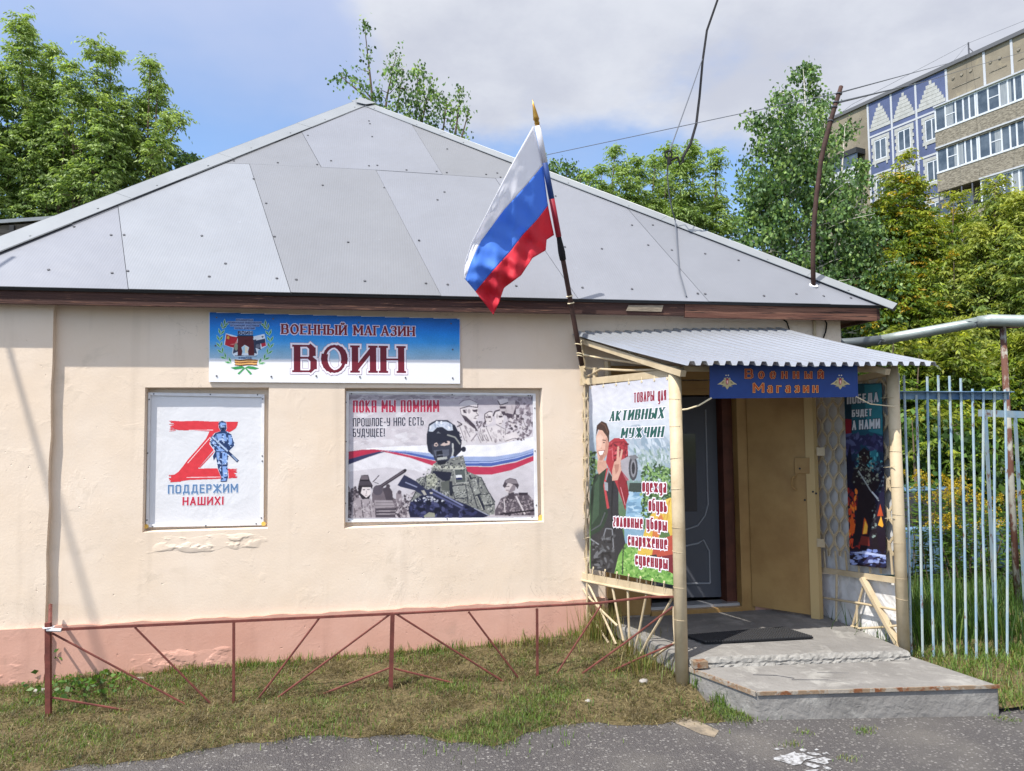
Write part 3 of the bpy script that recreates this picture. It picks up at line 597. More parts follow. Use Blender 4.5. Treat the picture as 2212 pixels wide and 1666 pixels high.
for xx in (1775, 1800, 1822, 1848, 1872, 1895, 1920): b = MB(); b.bar(RP.un(xx+4, 1190), RP.un(xx+8, 1232+.06*(xx-1770)), .006, .018, up=(RP.n.y, -RP.n.x, 0)); b.build('lattice_bar', M['cream'], frame)
part_bars('top_rail', [(RP.un(1770, 838), RP.un(1925, 803))], .03, .05)
part_bars('bottom_rail', [un(RP, mC, [(110, 235), (1100, 375)])], .02, .045)
part_rods('lower_rod', [un(RP, mC, [(130, 605), (620, 680), (1130, 775)], .015), un(RP, mC, [(505, 985), (620, 1015), (900, 1000), (1150, 975)], .02), un(RP, mC, [(312, 290), (308, 700), (305, 1095)], .01), un(RP, mC, [(668, 450), (600, 690), (530, 960), (465, 1145)], .008), un(RP, mC, [(582, 700), (582, 1190)], .012)], .0095)
part_bars('brace', [un(RP, mC, [(655, 345), (1000, 960), (1170, 1300)], .02)[::2]], .05, .03)
# ------------------------------------------------------------------ lettering: letters drawn as broad-pen strokes
G = {}
def gl(ch, w, *st): G[ch] = (w, [list(s) for s in st])
B1 = [(0, .53), (.8, .53), (1, .42), (1, .12), (.8, 0), (0, 0)]
gl('А', 1, [(0, 0), (.5, 1)], [(.5, 1), (1, 0)], [(.2, .32), (.8, .32)]); gl('Ѧ', .95, [(0, 0), (0, 1), (1, 1), (1, 0)], [(0, .45), (1, .45)])
gl('Б', .9, [(0, 0), (0, 1)], [(0, 1), (.9, 1)], B1); gl('В', .92, [(0, 0), (0, 1)], [(0, 1), (.75, 1), (.93, .9), (.93, .64), (.75, .53)], B1)
gl('Г', .8, [(0, 0), (0, 1)], [(0, 1), (1, 1)]); gl('Д', 1.1, [(.18, .1), (.28, 1), (.84, 1), (.84, .1)], [(0, -.14), (0, .06), (1, .06), (1, -.14)])
gl('Е', .82, [(0, 0), (0, 1)], [(0, 1), (1, 1)], [(0, .52), (.85, .52)], [(0, 0), (1, 0)]); gl('Ж', 1.35, [(.5, 0), (.5, 1)], [(0, 1), (.5, .5)], [(.5, .5), (0, 0)], [(1, 1), (.5, .5)], [(.5, .5), (1, 0)])
gl('З', .85, [(0, .84), (.2, 1), (.8, 1), (1, .88), (1, .66), (.8, .53), (.35, .53)], [(.8, .53), (1, .4), (1, .12), (.8, 0), (.2, 0), (0, .16)])
gl('И', 1, [(0, 0), (0, 1)], [(1, 0), (1, 1)], [(0, .05), (1, .95)]); gl('Й', 1, [(0, 0), (0, 1)], [(1, 0), (1, 1)], [(0, .05), (1, .95)], [(.28, 1.26), (.4, 1.17), (.6, 1.17), (.72, 1.26)])
gl('К', .95, [(0, 0), (0, 1)], [(1, 1), (.1, .5)], [(.1, .5), (1, 0)]); gl('Л', .95, [(0, 0), (.12, .08), (.25, 1), (1, 1), (1, 0)]); gl('М', 1.2, [(0, 0), (0, 1)], [(0, 1), (.5, .3)], [(.5, .3), (1, 1)], [(1, 1), (1, 0)])
gl('Н', 1, [(0, 0), (0, 1)], [(1, 0), (1, 1)], [(0, .5), (1, .5)]); gl('О', .95, [(.2, 0), (.8, 0), (1, .12), (1, .88), (.8, 1), (.2, 1), (0, .88), (0, .12), (.2, 0)])
gl('Ѻ', 1.08, [(.5+.5*math.sin(a), .5-.5*math.cos(a)) for a in [2*math.pi*i/20 for i in range(21)]]); gl('П', .95, [(0, 0), (0, 1), (1, 1), (1, 0)]); gl('Р', .88, [(0, 0), (0, 1)], [(0, 1), (.8, 1), (1, .89), (1, .58), (.8, .46), (0, .46)])
gl('С', .9, [(1, .76), (1, .88), (.8, 1), (.2, 1), (0, .88), (0, .12), (.2, 0), (.8, 0), (1, .12), (1, .24)]); gl('Т', .9, [(0, 1), (1, 1)], [(.5, 0), (.5, 1)])
gl('У', .95, [(0, 1), (0, .6), (.18, .46), (1, .46)], [(1, 1), (1, .12), (.82, 0), (.1, 0)]); gl('Ѵ', 1, [(0, 1), (.5, .4)], [(1, 1), (.4, .12), (.1, 0)]); gl('Х', 1, [(0, 1), (1, 0)], [(0, 0), (1, 1)]); gl('Ч', .92, [(0, 1), (0, .55), (.18, .44), (1, .44)], [(1, 0), (1, 1)])
gl('Ц', 1.05, [(0, 1), (0, 0), (1, 0), (1, -.16)], [(.9, 0), (.9, 1)]); gl('Ш', 1.35, [(0, 1), (0, 0), (1, 0), (1, 1)], [(.5, 0), (.5, 1)]); gl('Щ', 1.4, [(0, 1), (0, .0), (1, .0)], [(.47, 0), (.47, 1)], [(.92, 0), (.92, 1)], [(1, 0), (1, -.16)]); gl('Ы', 1.3, [(0, 0), (0, 1)], [(0, .53), (.45, .53), (.6, .42), (.6, .12), (.45, 0), (0, 0)], [(1, 0), (1, 1)])
gl('Ь', .88, [(0, 0), (0, 1)], B1); gl('Я', .9, [(1, 0), (1, 1)], [(1, 1), (.2, 1), (0, .89), (0, .58), (.2, .46), (1, .46)], [(.5, .46), (0, 0)]); gl('!', .3, [(.5, 1), (.5, .3)], [(.5, .02), (.5, .12)]); gl('-', .6, [(0, .45), (1, .45)]); gl(' ', .5)
LO = .80
def low(ch, w, *st): G[ch] = (w, [[(x, y*LO) for x, y in s] for s in st])
low('а', .8, [(.05, 1), (.8, 1), (1, .88), (1, 0)], [(1, .55), (.2, .55), (0, .45), (0, .1), (.2, 0), (1, 0)]); low('б', .85, [(1, 1.3), (.2, 1.28), (0, 1.1), (0, .12), (.2, 0), (.8, 0), (1, .12), (1, .62), (.8, .75), (0, .75)]); low('в', .82, [(0, 0), (0, 1)], [(0, 1), (.75, 1), (.9, .9), (.9, .64), (.75, .53)], B1)
low('г', .7, [(0, 1), (.8, 1), (1, .88), (1, .62), (.8, .5), (.2, .42), (0, .3), (0, .1), (.2, 0), (1, 0)]); low('д', .85, [(1, 0), (.2, 0), (0, .12), (0, .88), (.2, 1), (1, 1)], [(1, 1), (1, -.28), (.8, -.36), (.1, -.36)]); low('е', .8, [(0, .52), (1, .52), (1, .88), (.8, 1), (.2, 1), (0, .88), (0, .12), (.2, 0), (1, 0)])
low('ж', 1.25, *G['Ж'][1]); low('и', .85, [(0, 1), (0, .12), (.2, 0), (1, 0)], [(1, 0), (1, 1)]); low('л', .85, [(0, 0), (.5, 1)], [(.5, 1), (1, 0)]); low('н', .85, *G['Н'][1]); low('о', .82, *G['О'][1]); low('р', .82, [(0, -.35), (0, 1)], [(0, 1), (.8, 1), (1, .89), (1, .12), (.8, 0), (0, 0)])
low('с', .8, *G['С'][1]); low('у', .85, [(0, 1), (0, .12), (.2, 0), (1, 0)], [(1, 1), (1, -.26), (.8, -.36), (.1, -.36)]); low('ы', 1.15, *G['Ы'][1]); low('ь', .8, *G['Ь'][1]); low('я', .82, *G['Я'][1])
def small(ch, src, w): G[ch] = (w, [[(x, y*.72) for x, y in s] for s in G[src][1]])
for a, c, w in (('1', 'Ѻ', .85), ('2', 'Е', .8), ('3', 'Н', .85), ('4', 'Ы', 1.1), ('5', 'Й', .85), ('6', 'Г', .75), ('7', 'З', .75), ('8', 'И', .85)): small(a, c, w)
G['2'] = (.8, [[(0, .38), (1, .38), (1, .55), (.75, .72), (.25, .72), (0, .55), (0, .17), (.25, 0), (.8, 0), (1, .12)]])
G['9'] = (.8, [[(.05, .62), (.25, .72), (.7, .72), (.9, .6), (.9, 0), (1.05, 0)], [(.9, .42), (.25, .38), (0, .27), (0, .1), (.25, 0), (.6, 0), (.9, .12)]])
EPS = [0]
def text(b, P_, mm, s, b0, b1, t0, col, lift, tk=.2, tn=.2, wd=.6, gap=.16, serif=0, slant=0, halo=0, stepw=0.000002):
    O, E1, T = [P_.un(*mm(*q)) for q in (b0, b1, t0)]
    tot = sum(G[c][0]*wd+gap for c in s)-gap; ex = (E1-O)/tot; ey = T-O; n = P_.n; k = [0]
    def quad(p, q, w, e0, e1):
        dx, dy = q[0]-p[0], q[1]-p[1]; L_ = math.hypot(dx, dy) or 1e-6; dx, dy = dx/L_, dy/L_; ax, ay = -dy*w/2, dx*w/2
        p = (p[0]-dx*e0, p[1]-dy*e0); q = (q[0]+dx*e1, q[1]+dy*e1); k[0] += 1
        b.poly([O+ex*(x+slant*y)+ey*y+n*(lift+k[0]*stepw) for x, y in ((p[0]-ax, p[1]-ay), (q[0]-ax, q[1]-ay), (q[0]+ax, q[1]+ay), (p[0]+ax, p[1]+ay))], col)
    x0 = 0
    for c in s:
        w, strokes = G[c]; W_ = w*wd
        pos = lambda x, y: (x0+tk/2+x*(W_-tk), tn/2+y*(1-tn))
        for st in strokes:
            for i, (p, q) in enumerate(zip(st, st[1:])):
                P, Q = pos(*p), pos(*q); dx, dy = Q[0]-P[0], Q[1]-P[1]; an = abs(dy)/(math.hypot(dx, dy) or 1e-6)
                th = tn+(tk-tn)*an
                if tk > tn*1.3 and dx*dy > 0 and .25 < an < .97: th = tn+(tk-tn)*(.55 if c in 'ИЙ58' else .25)
                ext = min(tn, th)/2; quad(P, Q, th+2*halo, ext+halo, ext+halo)
                if serif and abs(dx) < .12*abs(dy)+.02 or (serif and c in 'АМХѴ' and an > .6):
                    for (g, R) in ((p, P), (q, Q)):
                        if g[1] in (0, 1, .72) and not (c in 'АМ' and g == (.5, 1)): yy = tn/2+g[1]*(1-tn); quad((R[0]-serif, yy), (R[0]+serif, yy), tn*1.1+2*halo, halo, halo)
        x0 += W_+gap
def lettering(parent, P_, mm, lines, halo_col=None):
    for ln in lines:
        b = MB(); hc = ln.get('halo_col', halo_col)
        a = dict(ln['st'])
        if hc: text(b, P_, mm, ln['s'], ln['b0'], ln['b1'], ln['t0'], hx(hc), ln.get('lift', .0014), **{**a, 'halo': ln.get('halo', .1)})
        if 'halo_col2' in ln: text(b, P_, mm, ln['s'], ln['b0'], ln['b1'], ln['t0'], hx(ln['halo_col2']), ln.get('lift', .0014)-.0004, **{**a, 'halo': ln['halo2']})
        text(b, P_, mm, ln['s'], ln['b0'], ln['b1'], ln['t0'], hx(ln['col']), ln.get('lift', .0014)+.0004, **a)
        b.build('lettering', M['print'], parent)
ART = random.Random(77)
def inside(p, poly):
    x, y = p; r = False
    for i in range(len(poly)):
        x0, y0 = poly[i-1]; x1, y1 = poly[i]
        if (y0 > y) != (y1 > y) and x < (x1-x0)*(y-y0)/(y1-y0)+x0: r = not r
    return r
class Art:                                  # flat printed picture: painted cell by cell on one plane, one small face per cell
    def __init__(s, P_, mm, box, k=.25, z=.0008, gain=1., sat=1.):
        s.gain, s.sat = gain, sat
        s.P, s.m, s.z, s.k = P_, mm, z, k; s.x0, s.y0 = box[0], box[1]; s.w, s.h = int((box[2]-box[0])*k)+1, int((box[3]-box[1])*k)+1
        s.im = np.zeros((s.h, s.w, 3), np.float32); s.a = np.zeros((s.h, s.w), bool)
    def p(s, col, pts):
        c = hx(col) if isinstance(col, str) else col; P = (np.array(pts, np.float32)-(s.x0, s.y0))*s.k
        i0, j0 = np.maximum(np.floor(P.min(0)).astype(int)-1, 0); i1, j1 = np.ceil(P.max(0)).astype(int)+1; i1, j1 = min(i1, s.w), min(j1, s.h)
        if i1 <= i0 or j1 <= j0: return s
        X, Y = np.meshgrid(np.arange(i0, i1)+.5, np.arange(j0, j1)+.5); r = np.zeros(X.shape, bool)
        for (xa, ya), (xb, yb) in zip(np.roll(P, 1, 0), P):
            if ya == yb: continue
            r ^= ((ya > Y) != (yb > Y)) & (X < (xb-xa)*(Y-ya)/(yb-ya)+xa)
        s.im[j0:j1, i0:i1][r] = c; s.a[j0:j1, i0:i1] |= r; return s
    def line(s, col, pts, w):
        for p, q in zip(pts, pts[1:]):
            dx, dy = q[0]-p[0], q[1]-p[1]; L_ = math.hypot(dx, dy) or 1; a, c = -dy/L_*w/2, dx/L_*w/2
            s.p(col, [(p[0]+a, p[1]+c), (q[0]+a, q[1]+c), (q[0]-a, q[1]-c), (p[0]-a, p[1]-c)])
        return s
    def ell(s, col, x, y, rx, ry, rot=0, n=14, a0=0, a1=2*math.pi):
        c_, s_ = math.cos(rot), math.sin(rot); return s.p(col, [(x+rx*math.cos(t)*c_-ry*math.sin(t)*s_, y+rx*math.cos(t)*s_+ry*math.sin(t)*c_) for t in [a0+(a1-a0)*i/n for i in range(n)]])
    def spots(s, cols, poly, n, r0, r1, asp=1.6, ang=None):
        xs = [q[0] for q in poly]; ys = [q[1] for q in poly]
        for _ in range(n):
            q = (ART.uniform(min(xs), max(xs)), ART.uniform(min(ys), max(ys)))
            if not inside(q, poly): continue
            r = ART.uniform(r0, r1); an = ART.uniform(0, 3.14) if ang is None else ang+ART.uniform(-.3, .3); c_, s_ = math.cos(an), math.sin(an); k = 6
            s.p(ART.choice(cols), [(q[0]+r*asp*math.cos(t)*f*c_-r*math.sin(t)*f*s_, q[1]+r*asp*math.cos(t)*f*s_+r*math.sin(t)*f*c_) for t, f in [(6.283*i/k, ART.uniform(.5, 1)) for i in range(k)]])
        return s
    def grad(s, quad, cols, n=16):          # printed colour blend between stops, top edge quad[0..1] to bottom edge quad[3..2]
        tl, tr, br, bl = quad; L = lambda a, d, u: (a[0]+(d[0]-a[0])*u, a[1]+(d[1]-a[1])*u); n = n*3
        for i in range(n):
            t0, t1 = i/n, (i+1.3)/n; t = (i+.5)/n*(len(cols)-1); k = min(int(t), len(cols)-2); f = t-k; A, B_ = hx(cols[k]), hx(cols[k+1]); t1 = min(t1, 1)
            s.p(tuple(A[j]*(1-f)+B_[j]*f for j in range(3)), (L(tl, bl, t0), L(tr, br, t0), L(tr, br, t1), L(tl, bl, t1)))
        return s
    def done(s, parent, name='printed_picture', clip=None):
        if clip:
            keep, s.a[:] = s.a.copy(), False; im = s.im.copy(); s.p((0, 0, 0), clip); s.im = im; s.a &= keep
        am = s.a[..., None].astype(np.float32); acc = np.zeros_like(s.im); wt = np.zeros_like(am)       # printed ink bleeds a little and has grain
        for dj, di, k in ((0, 0, 4), (0, 1, 2), (0, -1, 2), (1, 0, 2), (-1, 0, 2), (1, 1, 1), (1, -1, 1), (-1, 1, 1), (-1, -1, 1)): acc += k*np.roll(s.im*am, (dj, di), (0, 1)); wt += k*np.roll(am, (dj, di), (0, 1))
        s.im = acc/np.maximum(wt, 1); rg = np.random.default_rng(5); X, Y = np.meshgrid(np.arange(s.w), np.arange(s.h)); lf = np.sin(X*.11+2*np.sin(Y*.07))*np.sin(Y*.13+1.5*np.sin(X*.05))
        s.im = np.clip(s.im*s.gain*(1+.05*rg.normal(size=s.im.shape[:2])+.06*lf)[..., None], 0, 1); g = s.im.mean(2, keepdims=True); s.im = (g+(s.im-g)*s.sat).astype(np.float32)
        I, J = np.meshgrid(np.arange(s.w+1)/s.k+s.x0, np.arange(s.h+1)/s.k+s.y0); vx, vy = s.m(I.ravel(), J.ravel())
        d = np.array(_f)[None]+np.array(_r)[None]*((vx-CX)/F)[:, None]-np.array(_u)[None]*((vy-CY)/F)[:, None]; n = np.array(s.P.n); q = np.array(s.P.p+s.P.n*s.z)
        co = np.array(CAM)[None]+d*(((q-np.array(CAM))@n)/(d@n))[:, None]
        jj, ii = np.nonzero(s.a); v0 = jj*(s.w+1)+ii; fa = np.stack([v0+s.w+1, v0+s.w+2, v0+1, v0], 1)
        used, inv = np.unique(fa, return_inverse=True); co = co[used]-np.array(LOCS[parent.name])[None]; fa = inv.reshape(-1, 4); nf = len(fa)
        me = bpy.data.meshes.new(name); me.vertices.add(len(co)); me.vertices.foreach_set('co', co.astype(np.float32).ravel()); me.loops.add(nf*4); me.loops.foreach_set('vertex_index', fa.astype(np.int32).ravel())
        me.polygons.add(nf); me.polygons.foreach_set('loop_start', np.arange(0, nf*4, 4, dtype=np.int32)); me.update(calc_edges=True)
        at = me.color_attributes.new('Col', 'FLOAT_COLOR', 'CORNER'); c = np.concatenate([s.im[jj, ii], np.ones((nf, 1), np.float32)], 1); at.data.foreach_set('color', np.repeat(c, 4, 0).astype(np.float32).ravel())
        me.materials.append(M['print']); o = bpy.data.objects.new(name, me); COL.objects.link(o); o.parent = parent; LOCS[o.name] = LOCS[parent.name]; return o
# ------------------------------------------------------------------ long shop sign
mS = px(2.011, 800, 1200); SP = PY(-.017)
sc = [SP.un(*mS(*p)) for p in ((65, 88), (2078, 140), (2078, 662), (65, 648))]
sign = thing('shop_sign', tuple(sum(sc, Vector())/4), 'long blue and white sign board with dark red lettering and a wreath emblem', 'sign')
b = MB(); b.prism(sc, (0, .012, 0)); b.build('board', material('white_board', (.78, .78, .80), .4), sign)
A = Art(SP, mS, (60, 80, 2085, 670), .2, .0006); A.grad(((68, 91), (2075, 143), (2075, 470), (68, 462)), ['1a63b8', '1c74cf', '2288dd', '3b97dd', '78aed2', '9db9cd'], 20)
A.p('dfe6f2', [(68, 462), (2075, 470), (2075, 476), (68, 468)])
A.done(sign)
SER = dict(tk=.24, tn=.11, wd=.86, gap=.15, serif=.17)
lettering(sign, SP, mS, [dict(s='ВѺЕННЫЙ МАГАЗИН', b0=(645, 264), b1=(1715, 282), t0=(645, 184), col='7a1c2c', halo_col='dcd3e4', halo=.075, st=SER),
    dict(s='ВѺИН', b0=(745, 570), b1=(1632, 576), t0=(745, 350), col='6e1f2e', halo_col='efe6ee', halo=.06, halo_col2='a08da0', halo2=.075, st=dict(tk=.23, tn=.07, wd=.87, gap=.14, serif=.17))])
mE = px(5.95, 820, 1240); A = Art(SP, mE, (150, 150, 1750, 1560), .18, .0012)
arc = [(600, 1230), (480, 1130), (395, 1000), (345, 860), (330, 710), (350, 560), (390, 420), (440, 340)]
for pas, (w, c0, ext) in enumerate(((62, 'bfe0bd', 14), (36, '2c8a43', 0))):
    for mir in (0, 1):
        for i, (x, y) in enumerate(arc):
            nx_, ny = arc[min(i+1, 7)]; px_, py_ = arc[max(i-1, 0)]; a = math.atan2(ny-py_, nx_-px_)
            for da in (-.5, .5):
                L_ = 150; an = a+da; tip = (x+(L_+ext)*math.cos(an), y+(L_+ext)*math.sin(an)); md = (x+.55*L_*math.cos(an), y+.55*L_*math.sin(an)); ox, oy = -math.sin(an)*w/2, math.cos(an)*w/2
                pts = [(x-ext*math.cos(an), y-ext*math.sin(an)), (md[0]+ox, md[1]+oy), tip, (md[0]-ox, md[1]-oy)]
                if mir: pts = [(1850-q[0]+8, q[1]+20) for q in pts]
                A.p(c0 if pas == 0 else ('1f6b3c' if y < 500 else c0), pts)
for pts, c0 in (([(585, 1340), (720, 1315), (860, 1300), (920, 1335), (820, 1370), (690, 1385)], '3a9150'), ([(1262, 1355), (1130, 1315), (1010, 1300), (930, 1335), (1040, 1370), (1170, 1385)], '3a9150'), ([(900, 1340), (940, 1350), (830, 1460), (790, 1505), (750, 1480)], '4a9a5a'), ([(915, 1340), (955, 1345), (1060, 1440), (1100, 1490), (1050, 1505)], '4a9a5a')): A.p(c0, pts)
A.p('d9e4ef', [(430, 800), (475, 525), (750, 600), (1130, 600), (1390, 540), (1445, 825), (1230, 940), (1240, 1020), (1140, 1080), (680, 1080), (620, 1000), (640, 880)])
A.p('b3202f', [(485, 545), (600, 595), (745, 615), (745, 800), (690, 870), (590, 855), (450, 800)]); A.p('d9a640', [(490, 640), (530, 575), (560, 620), (550, 670), (520, 660)]); A.p('d58b84', [(565, 790), (690, 770), (740, 680), (755, 760), (640, 800)])
A.p('dfe3ea', [(1135, 630), (1385, 560), (1402, 650), (1190, 700)]); A.p('2b3550', [(1180, 700), (1402, 650), (1416, 745), (1310, 770), (1170, 790)]); A.p('b5283c', [(1310, 770), (1416, 745), (1430, 820), (1325, 855)]); A.p('50586a', [(1315, 605), (1345, 590), (1375, 605), (1345, 640)])
A.p('3a3f55', [(640, 1010), (660, 880), (690, 770), (760, 760), (760, 960)]); A.ell('8c957f', 718, 850, 45, 85); A.p('353a50', [(1130, 680), (1200, 670), (1170, 780), (1290, 760), (1305, 920), (1180, 870), (1215, 1005), (1130, 1000)]); A.ell('6c6f7e', 1240, 830, 55, 50)
A.p('21283c', [(748, 575), (1122, 575), (1135, 650), (745, 650)]); A.p('5a2026', [(758, 600), (1115, 600), (1140, 760), (1150, 1050), (1012, 1050), (1000, 950), (1025, 860), (925, 800), (845, 860), (868, 950), (850, 1050), (758, 1050)])
A.p('a9d0e2', [(928, 805), (890, 850), (850, 855), (880, 910), (860, 1000), (928, 990)]); A.p('e9dcc0', [(928, 805), (960, 850), (1015, 855), (985, 910), (1005, 1000), (928, 990)]); A.p('2c3550', [(685, 1048), (1210, 1060), (1210, 1075), (685, 1064)])
A.p('e0a863', [(680, 1140), (800, 1155), (1000, 1135), (1235, 1150), (1200, 1290), (1000, 1280), (850, 1300), (700, 1280)])
for y in (1148, 1205, 1265): A.p('4a1c12', [(672, y), (800, y+14), (1000, y-6), (1225, y+4), (1220, y+24), (1000, y+16), (820, y+36), (690, y+20)])
for y, x0, x1 in ((212, 710, 1130), (272, 510, 1330), (340, 570, 1275), (405, 675, 1170)): A.p('93a7cf', [(x0, y-34), (x1, y-28), (x1, y+34), (x0, y+28)])
A.p('a9bbd8', [(755, 465), (1115, 465), (1115, 560), (755, 560)])
A.done(sign, 'wreath_emblem')
SM = dict(tk=.2, tn=.18, wd=.72, gap=.16); MED = dict(tk=.26, tn=.2, wd=.9, gap=.2)
lettering(sign, SP, mE, [dict(s='ВОИН', b0=(760, 560), b1=(1108, 560), t0=(760, 472), col='2a2c4c', st=MED, lift=.0018)]+
    [dict(s=t, b0=(x0+12, y+20), b1=(x1-12, y+26), t0=(x0+12, y-20), col='2f437c', st=SM, lift=.0018) for t, y, x0, x1 in (('ВЛАДИМИРСКАЯ', 212, 710, 1130), ('РЕГИОНАЛЬНАЯ ОБЩЕСТВЕННАЯ', 272, 510, 1330), ('ОРГАНИЗАЦИЯ УЧАСТНИКОВ', 340, 570, 1275), ('БОЕВЫХ ДЕЙСТВИЙ', 405, 675, 1170), ('КОВРОВ', 1110, 768, 1098))])
for p in ((127, 132), (580, 143), (940, 155), (1265, 172), (1627, 178), (2005, 180), (118, 357), (2018, 388), (127, 600), (565, 605), (925, 600), (1275, 607), (1640, 614), (2018, 617)): dots('screw', sign, [SP.un(*mS(*p), .001)], SP.n, .007, .004)
# ------------------------------------------------------------------ posters in the blind windows
def poster_frame(t, P_, mm, quad, wpx, scr):
    names = ('top', 'right', 'bottom', 'left'); c = [Vector((q[0], q[1], 0)) for q in quad]; ctr = sum(c, Vector())/4
    for i in range(4):
        a, e = c[i], c[(i+1) % 4]; ins = lambda p: p+(ctr-p)*(wpx/(ctr-p).length*1.35)
        b = MB(); b.prism([P_.un(*mm(q.x, q.y), .002) for q in (a, e, ins(e), ins(a))], P_.n*.010); b.build('frame_strip', M['white'], t, bevel=.002)
    dots('screw', t, [P_.un(*mm(*p), .012) for p in scr], P_.n, .006, .003)
mZ = px(2.3138, 540, 1500); ZP = PY(.055)
q = [(118, 148), (1190, 166), (1182, 1372), (98, 1392)]
zc = [ZP.un(*mZ(*p)) for p in q]
pz_ = thing('slogan_poster', tuple(sum(zc, Vector())/4), 'white poster with big red brush letter and blue walking soldier in window recess', 'poster')
b = MB(); b.prism(zc, (0, .006, 0)); b.build('sheet', material('white_vinyl', (.66, .66, .68), .45, bump2=.25, b2scale=2.6, b2dist=.05), pz_)
A = Art(ZP, mZ, (290, 390, 980, 990), .5)
Z_ = [(320, 408), (420, 414), (560, 410), (700, 416), (945, 418), (938, 450), (925, 478), (885, 505), (850, 520), (800, 545), (735, 660), (690, 715), (575, 850), (690, 848), (860, 850), (930, 872), (905, 890), (925, 905), (880, 940), (760, 945), (500, 955), (400, 968), (310, 958), (330, 925), (395, 880), (440, 825), (480, 770), (560, 680), (650, 575), (682, 508), (560, 500), (400, 496), (365, 488), (345, 462), (360, 440)]
A.p('cf3a42', Z_)
for i in range(26):                        # ragged brush ends
    y = ART.uniform(412, 500); A.line('cf3a42', [(370, y), (ART.uniform(308, 345), y+ART.uniform(-8, 6))], 5)
    y = ART.uniform(855, 940); A.line('cf3a42', [(840, y), (ART.uniform(895, 940), y+ART.uniform(-6, 6))], 5)
    y = ART.uniform(905, 968); A.line('cf3a42', [(420, y), (ART.uniform(305, 345), y+ART.uniform(0, 8))], 5)
A.line('e9e2e6', [(490, 497), (715, 495)], 5).line('e9e2e6', [(470, 932), (780, 928)], 5).line('f0e8ea', [(480, 800), (690, 560)], 5).line('cf3a42', [(590, 842), (730, 690)], 9)
So = [(770, 420), (800, 409), (835, 425), (840, 480), (830, 502), (885, 535), (905, 600), (910, 640), (870, 682), (852, 690), (852, 740), (848, 850), (855, 930), (840, 972), (783, 972), (790, 930), (760, 850), (742, 745), (720, 775), (712, 735), (735, 690), (690, 625), (698, 570), (735, 522), (785, 505), (768, 470)]
A.p('e6ecf5', [(x+(x-805)*.07, y) for x, y in So]); A.p('24375f', So)
for pts in ([(775, 425), (830, 430), (832, 450), (772, 455)], [(782, 462), (828, 462), (822, 495), (790, 490)], [(745, 530), (830, 525), (845, 600), (760, 590)], [(700, 575), (745, 545), (750, 620), (700, 622)], [(855, 540), (885, 545), (895, 620), (862, 640)], [(750, 640), (840, 660), (845, 690), (745, 690)], [(800, 700), (845, 705), (842, 800), (800, 810)], [(745, 700), (775, 700), (770, 780), (750, 760)], [(800, 830), (845, 830), (848, 920), (806, 930)], [(795, 940), (835, 940), (830, 965), (790, 965)]): A.p('7f9fd4', pts)
A.spots(['24375f', '9db8e2', '3a5688', 'c5d4ee'], So, 170, 4, 11, 1.8)
A.ell('8ea4c4', 805, 478, 20, 22); A.p('1b2845', [(785, 472), (826, 470), (820, 500), (795, 502)]); A.line('22335a', [(700, 555), (945, 785)], 26).line('a9bcd8', [(705, 556), (850, 690)], 15).line('8396b4', [(888, 725), (938, 780)], 14); A.spots(['24375f', 'b4c6e4'], [(700, 570), (860, 580), (850, 660), (720, 650)], 30, 4, 9)
A.done(pz_)
SAN = dict(tk=.19, tn=.17, wd=.72, gap=.17)
lettering(pz_, ZP, mZ, [dict(s='ПОДДЕРЖИМ', b0=(298, 1082), b1=(945, 1070), t0=(298, 1000), col='5f7ea4', halo_col='dfe6f2', halo=.04, st=SAN), dict(s='НАШИХ!', b0=(432, 1190), b1=(812, 1184), t0=(434, 1112), col='b82b43', halo_col='f0dde2', halo=.04, st=SAN)])
poster_frame(pz_, ZP, mZ, q, 28, [(168, 162), (690, 167), (1125, 170), (126, 213), (112, 707), (106, 1325), (1172, 208), (1168, 733), (1168, 780), (1160, 1305), (157, 1386), (648, 1377), (1113, 1359)])
M['foam'] = material('yellow_foam', hx('d9b25a'), .8)
dots('foam_blob', pz_, [ZP.un(*mZ(1180, 1358), .013), ZP.un(*mZ(98, 1383), .013)], ZP.n, .018, .004, 'foam')
m2 = px(2.5136, 1340, 1520); P2 = PY(.052); q = [(98, 100), (1995, 122), (2020, 1388), (88, 1412)]
pc = [P2.un(*m2(*p)) for p in q]
po2 = thing('soldier_poster', tuple(sum(pc, Vector())/4), 'wide grey poster of a helmeted soldier before a tricolour ribbon in window recess', 'poster')
b = MB(); b.prism(pc, (0, .006, 0)); b.build('sheet', M['white'], po2)
A = Art(P2, m2, (95, 110, 2005, 1400), .3, gain=.92)
A.grad(((112, 130), (1965, 150), (1985, 1360), (105, 1375)), ['b5aeb4', 'c9c2c8', 'cfc9ce', 'ccc7cd', 'c3bec4', 'b3acb1'], 14)
A.spots(['8d848c', '9c949b', 'a9a1a8'], [(120, 140), (1965, 155), (1965, 190), (1500, 175), (900, 170), (120, 185)], 160, 6, 26, 3, 0); A.p('8b8289', [(120, 148), (250, 150), (200, 180), (150, 172), (122, 190)]); A.p('b2a9b2', [(125, 225), (1500, 240), (1500, 205), (900, 190), (125, 190)]); A.p('a39aa3', [(1200, 190), (1700, 175), (1960, 160), (1960, 240), (1700, 235), (1450, 240)])
A.spots(['8d838b', '7f757e', '998f96', '6c626c'], [(1700, 165), (1962, 160), (1970, 560), (1900, 545), (1870, 330)], 150, 8, 26, 1.5)
A.spots(['bfb9c0', 'd7d3d8', 'c4bdc3'], [(130, 320), (1200, 320), (1200, 640), (130, 640)], 60, 10, 40, 2.5, 0)
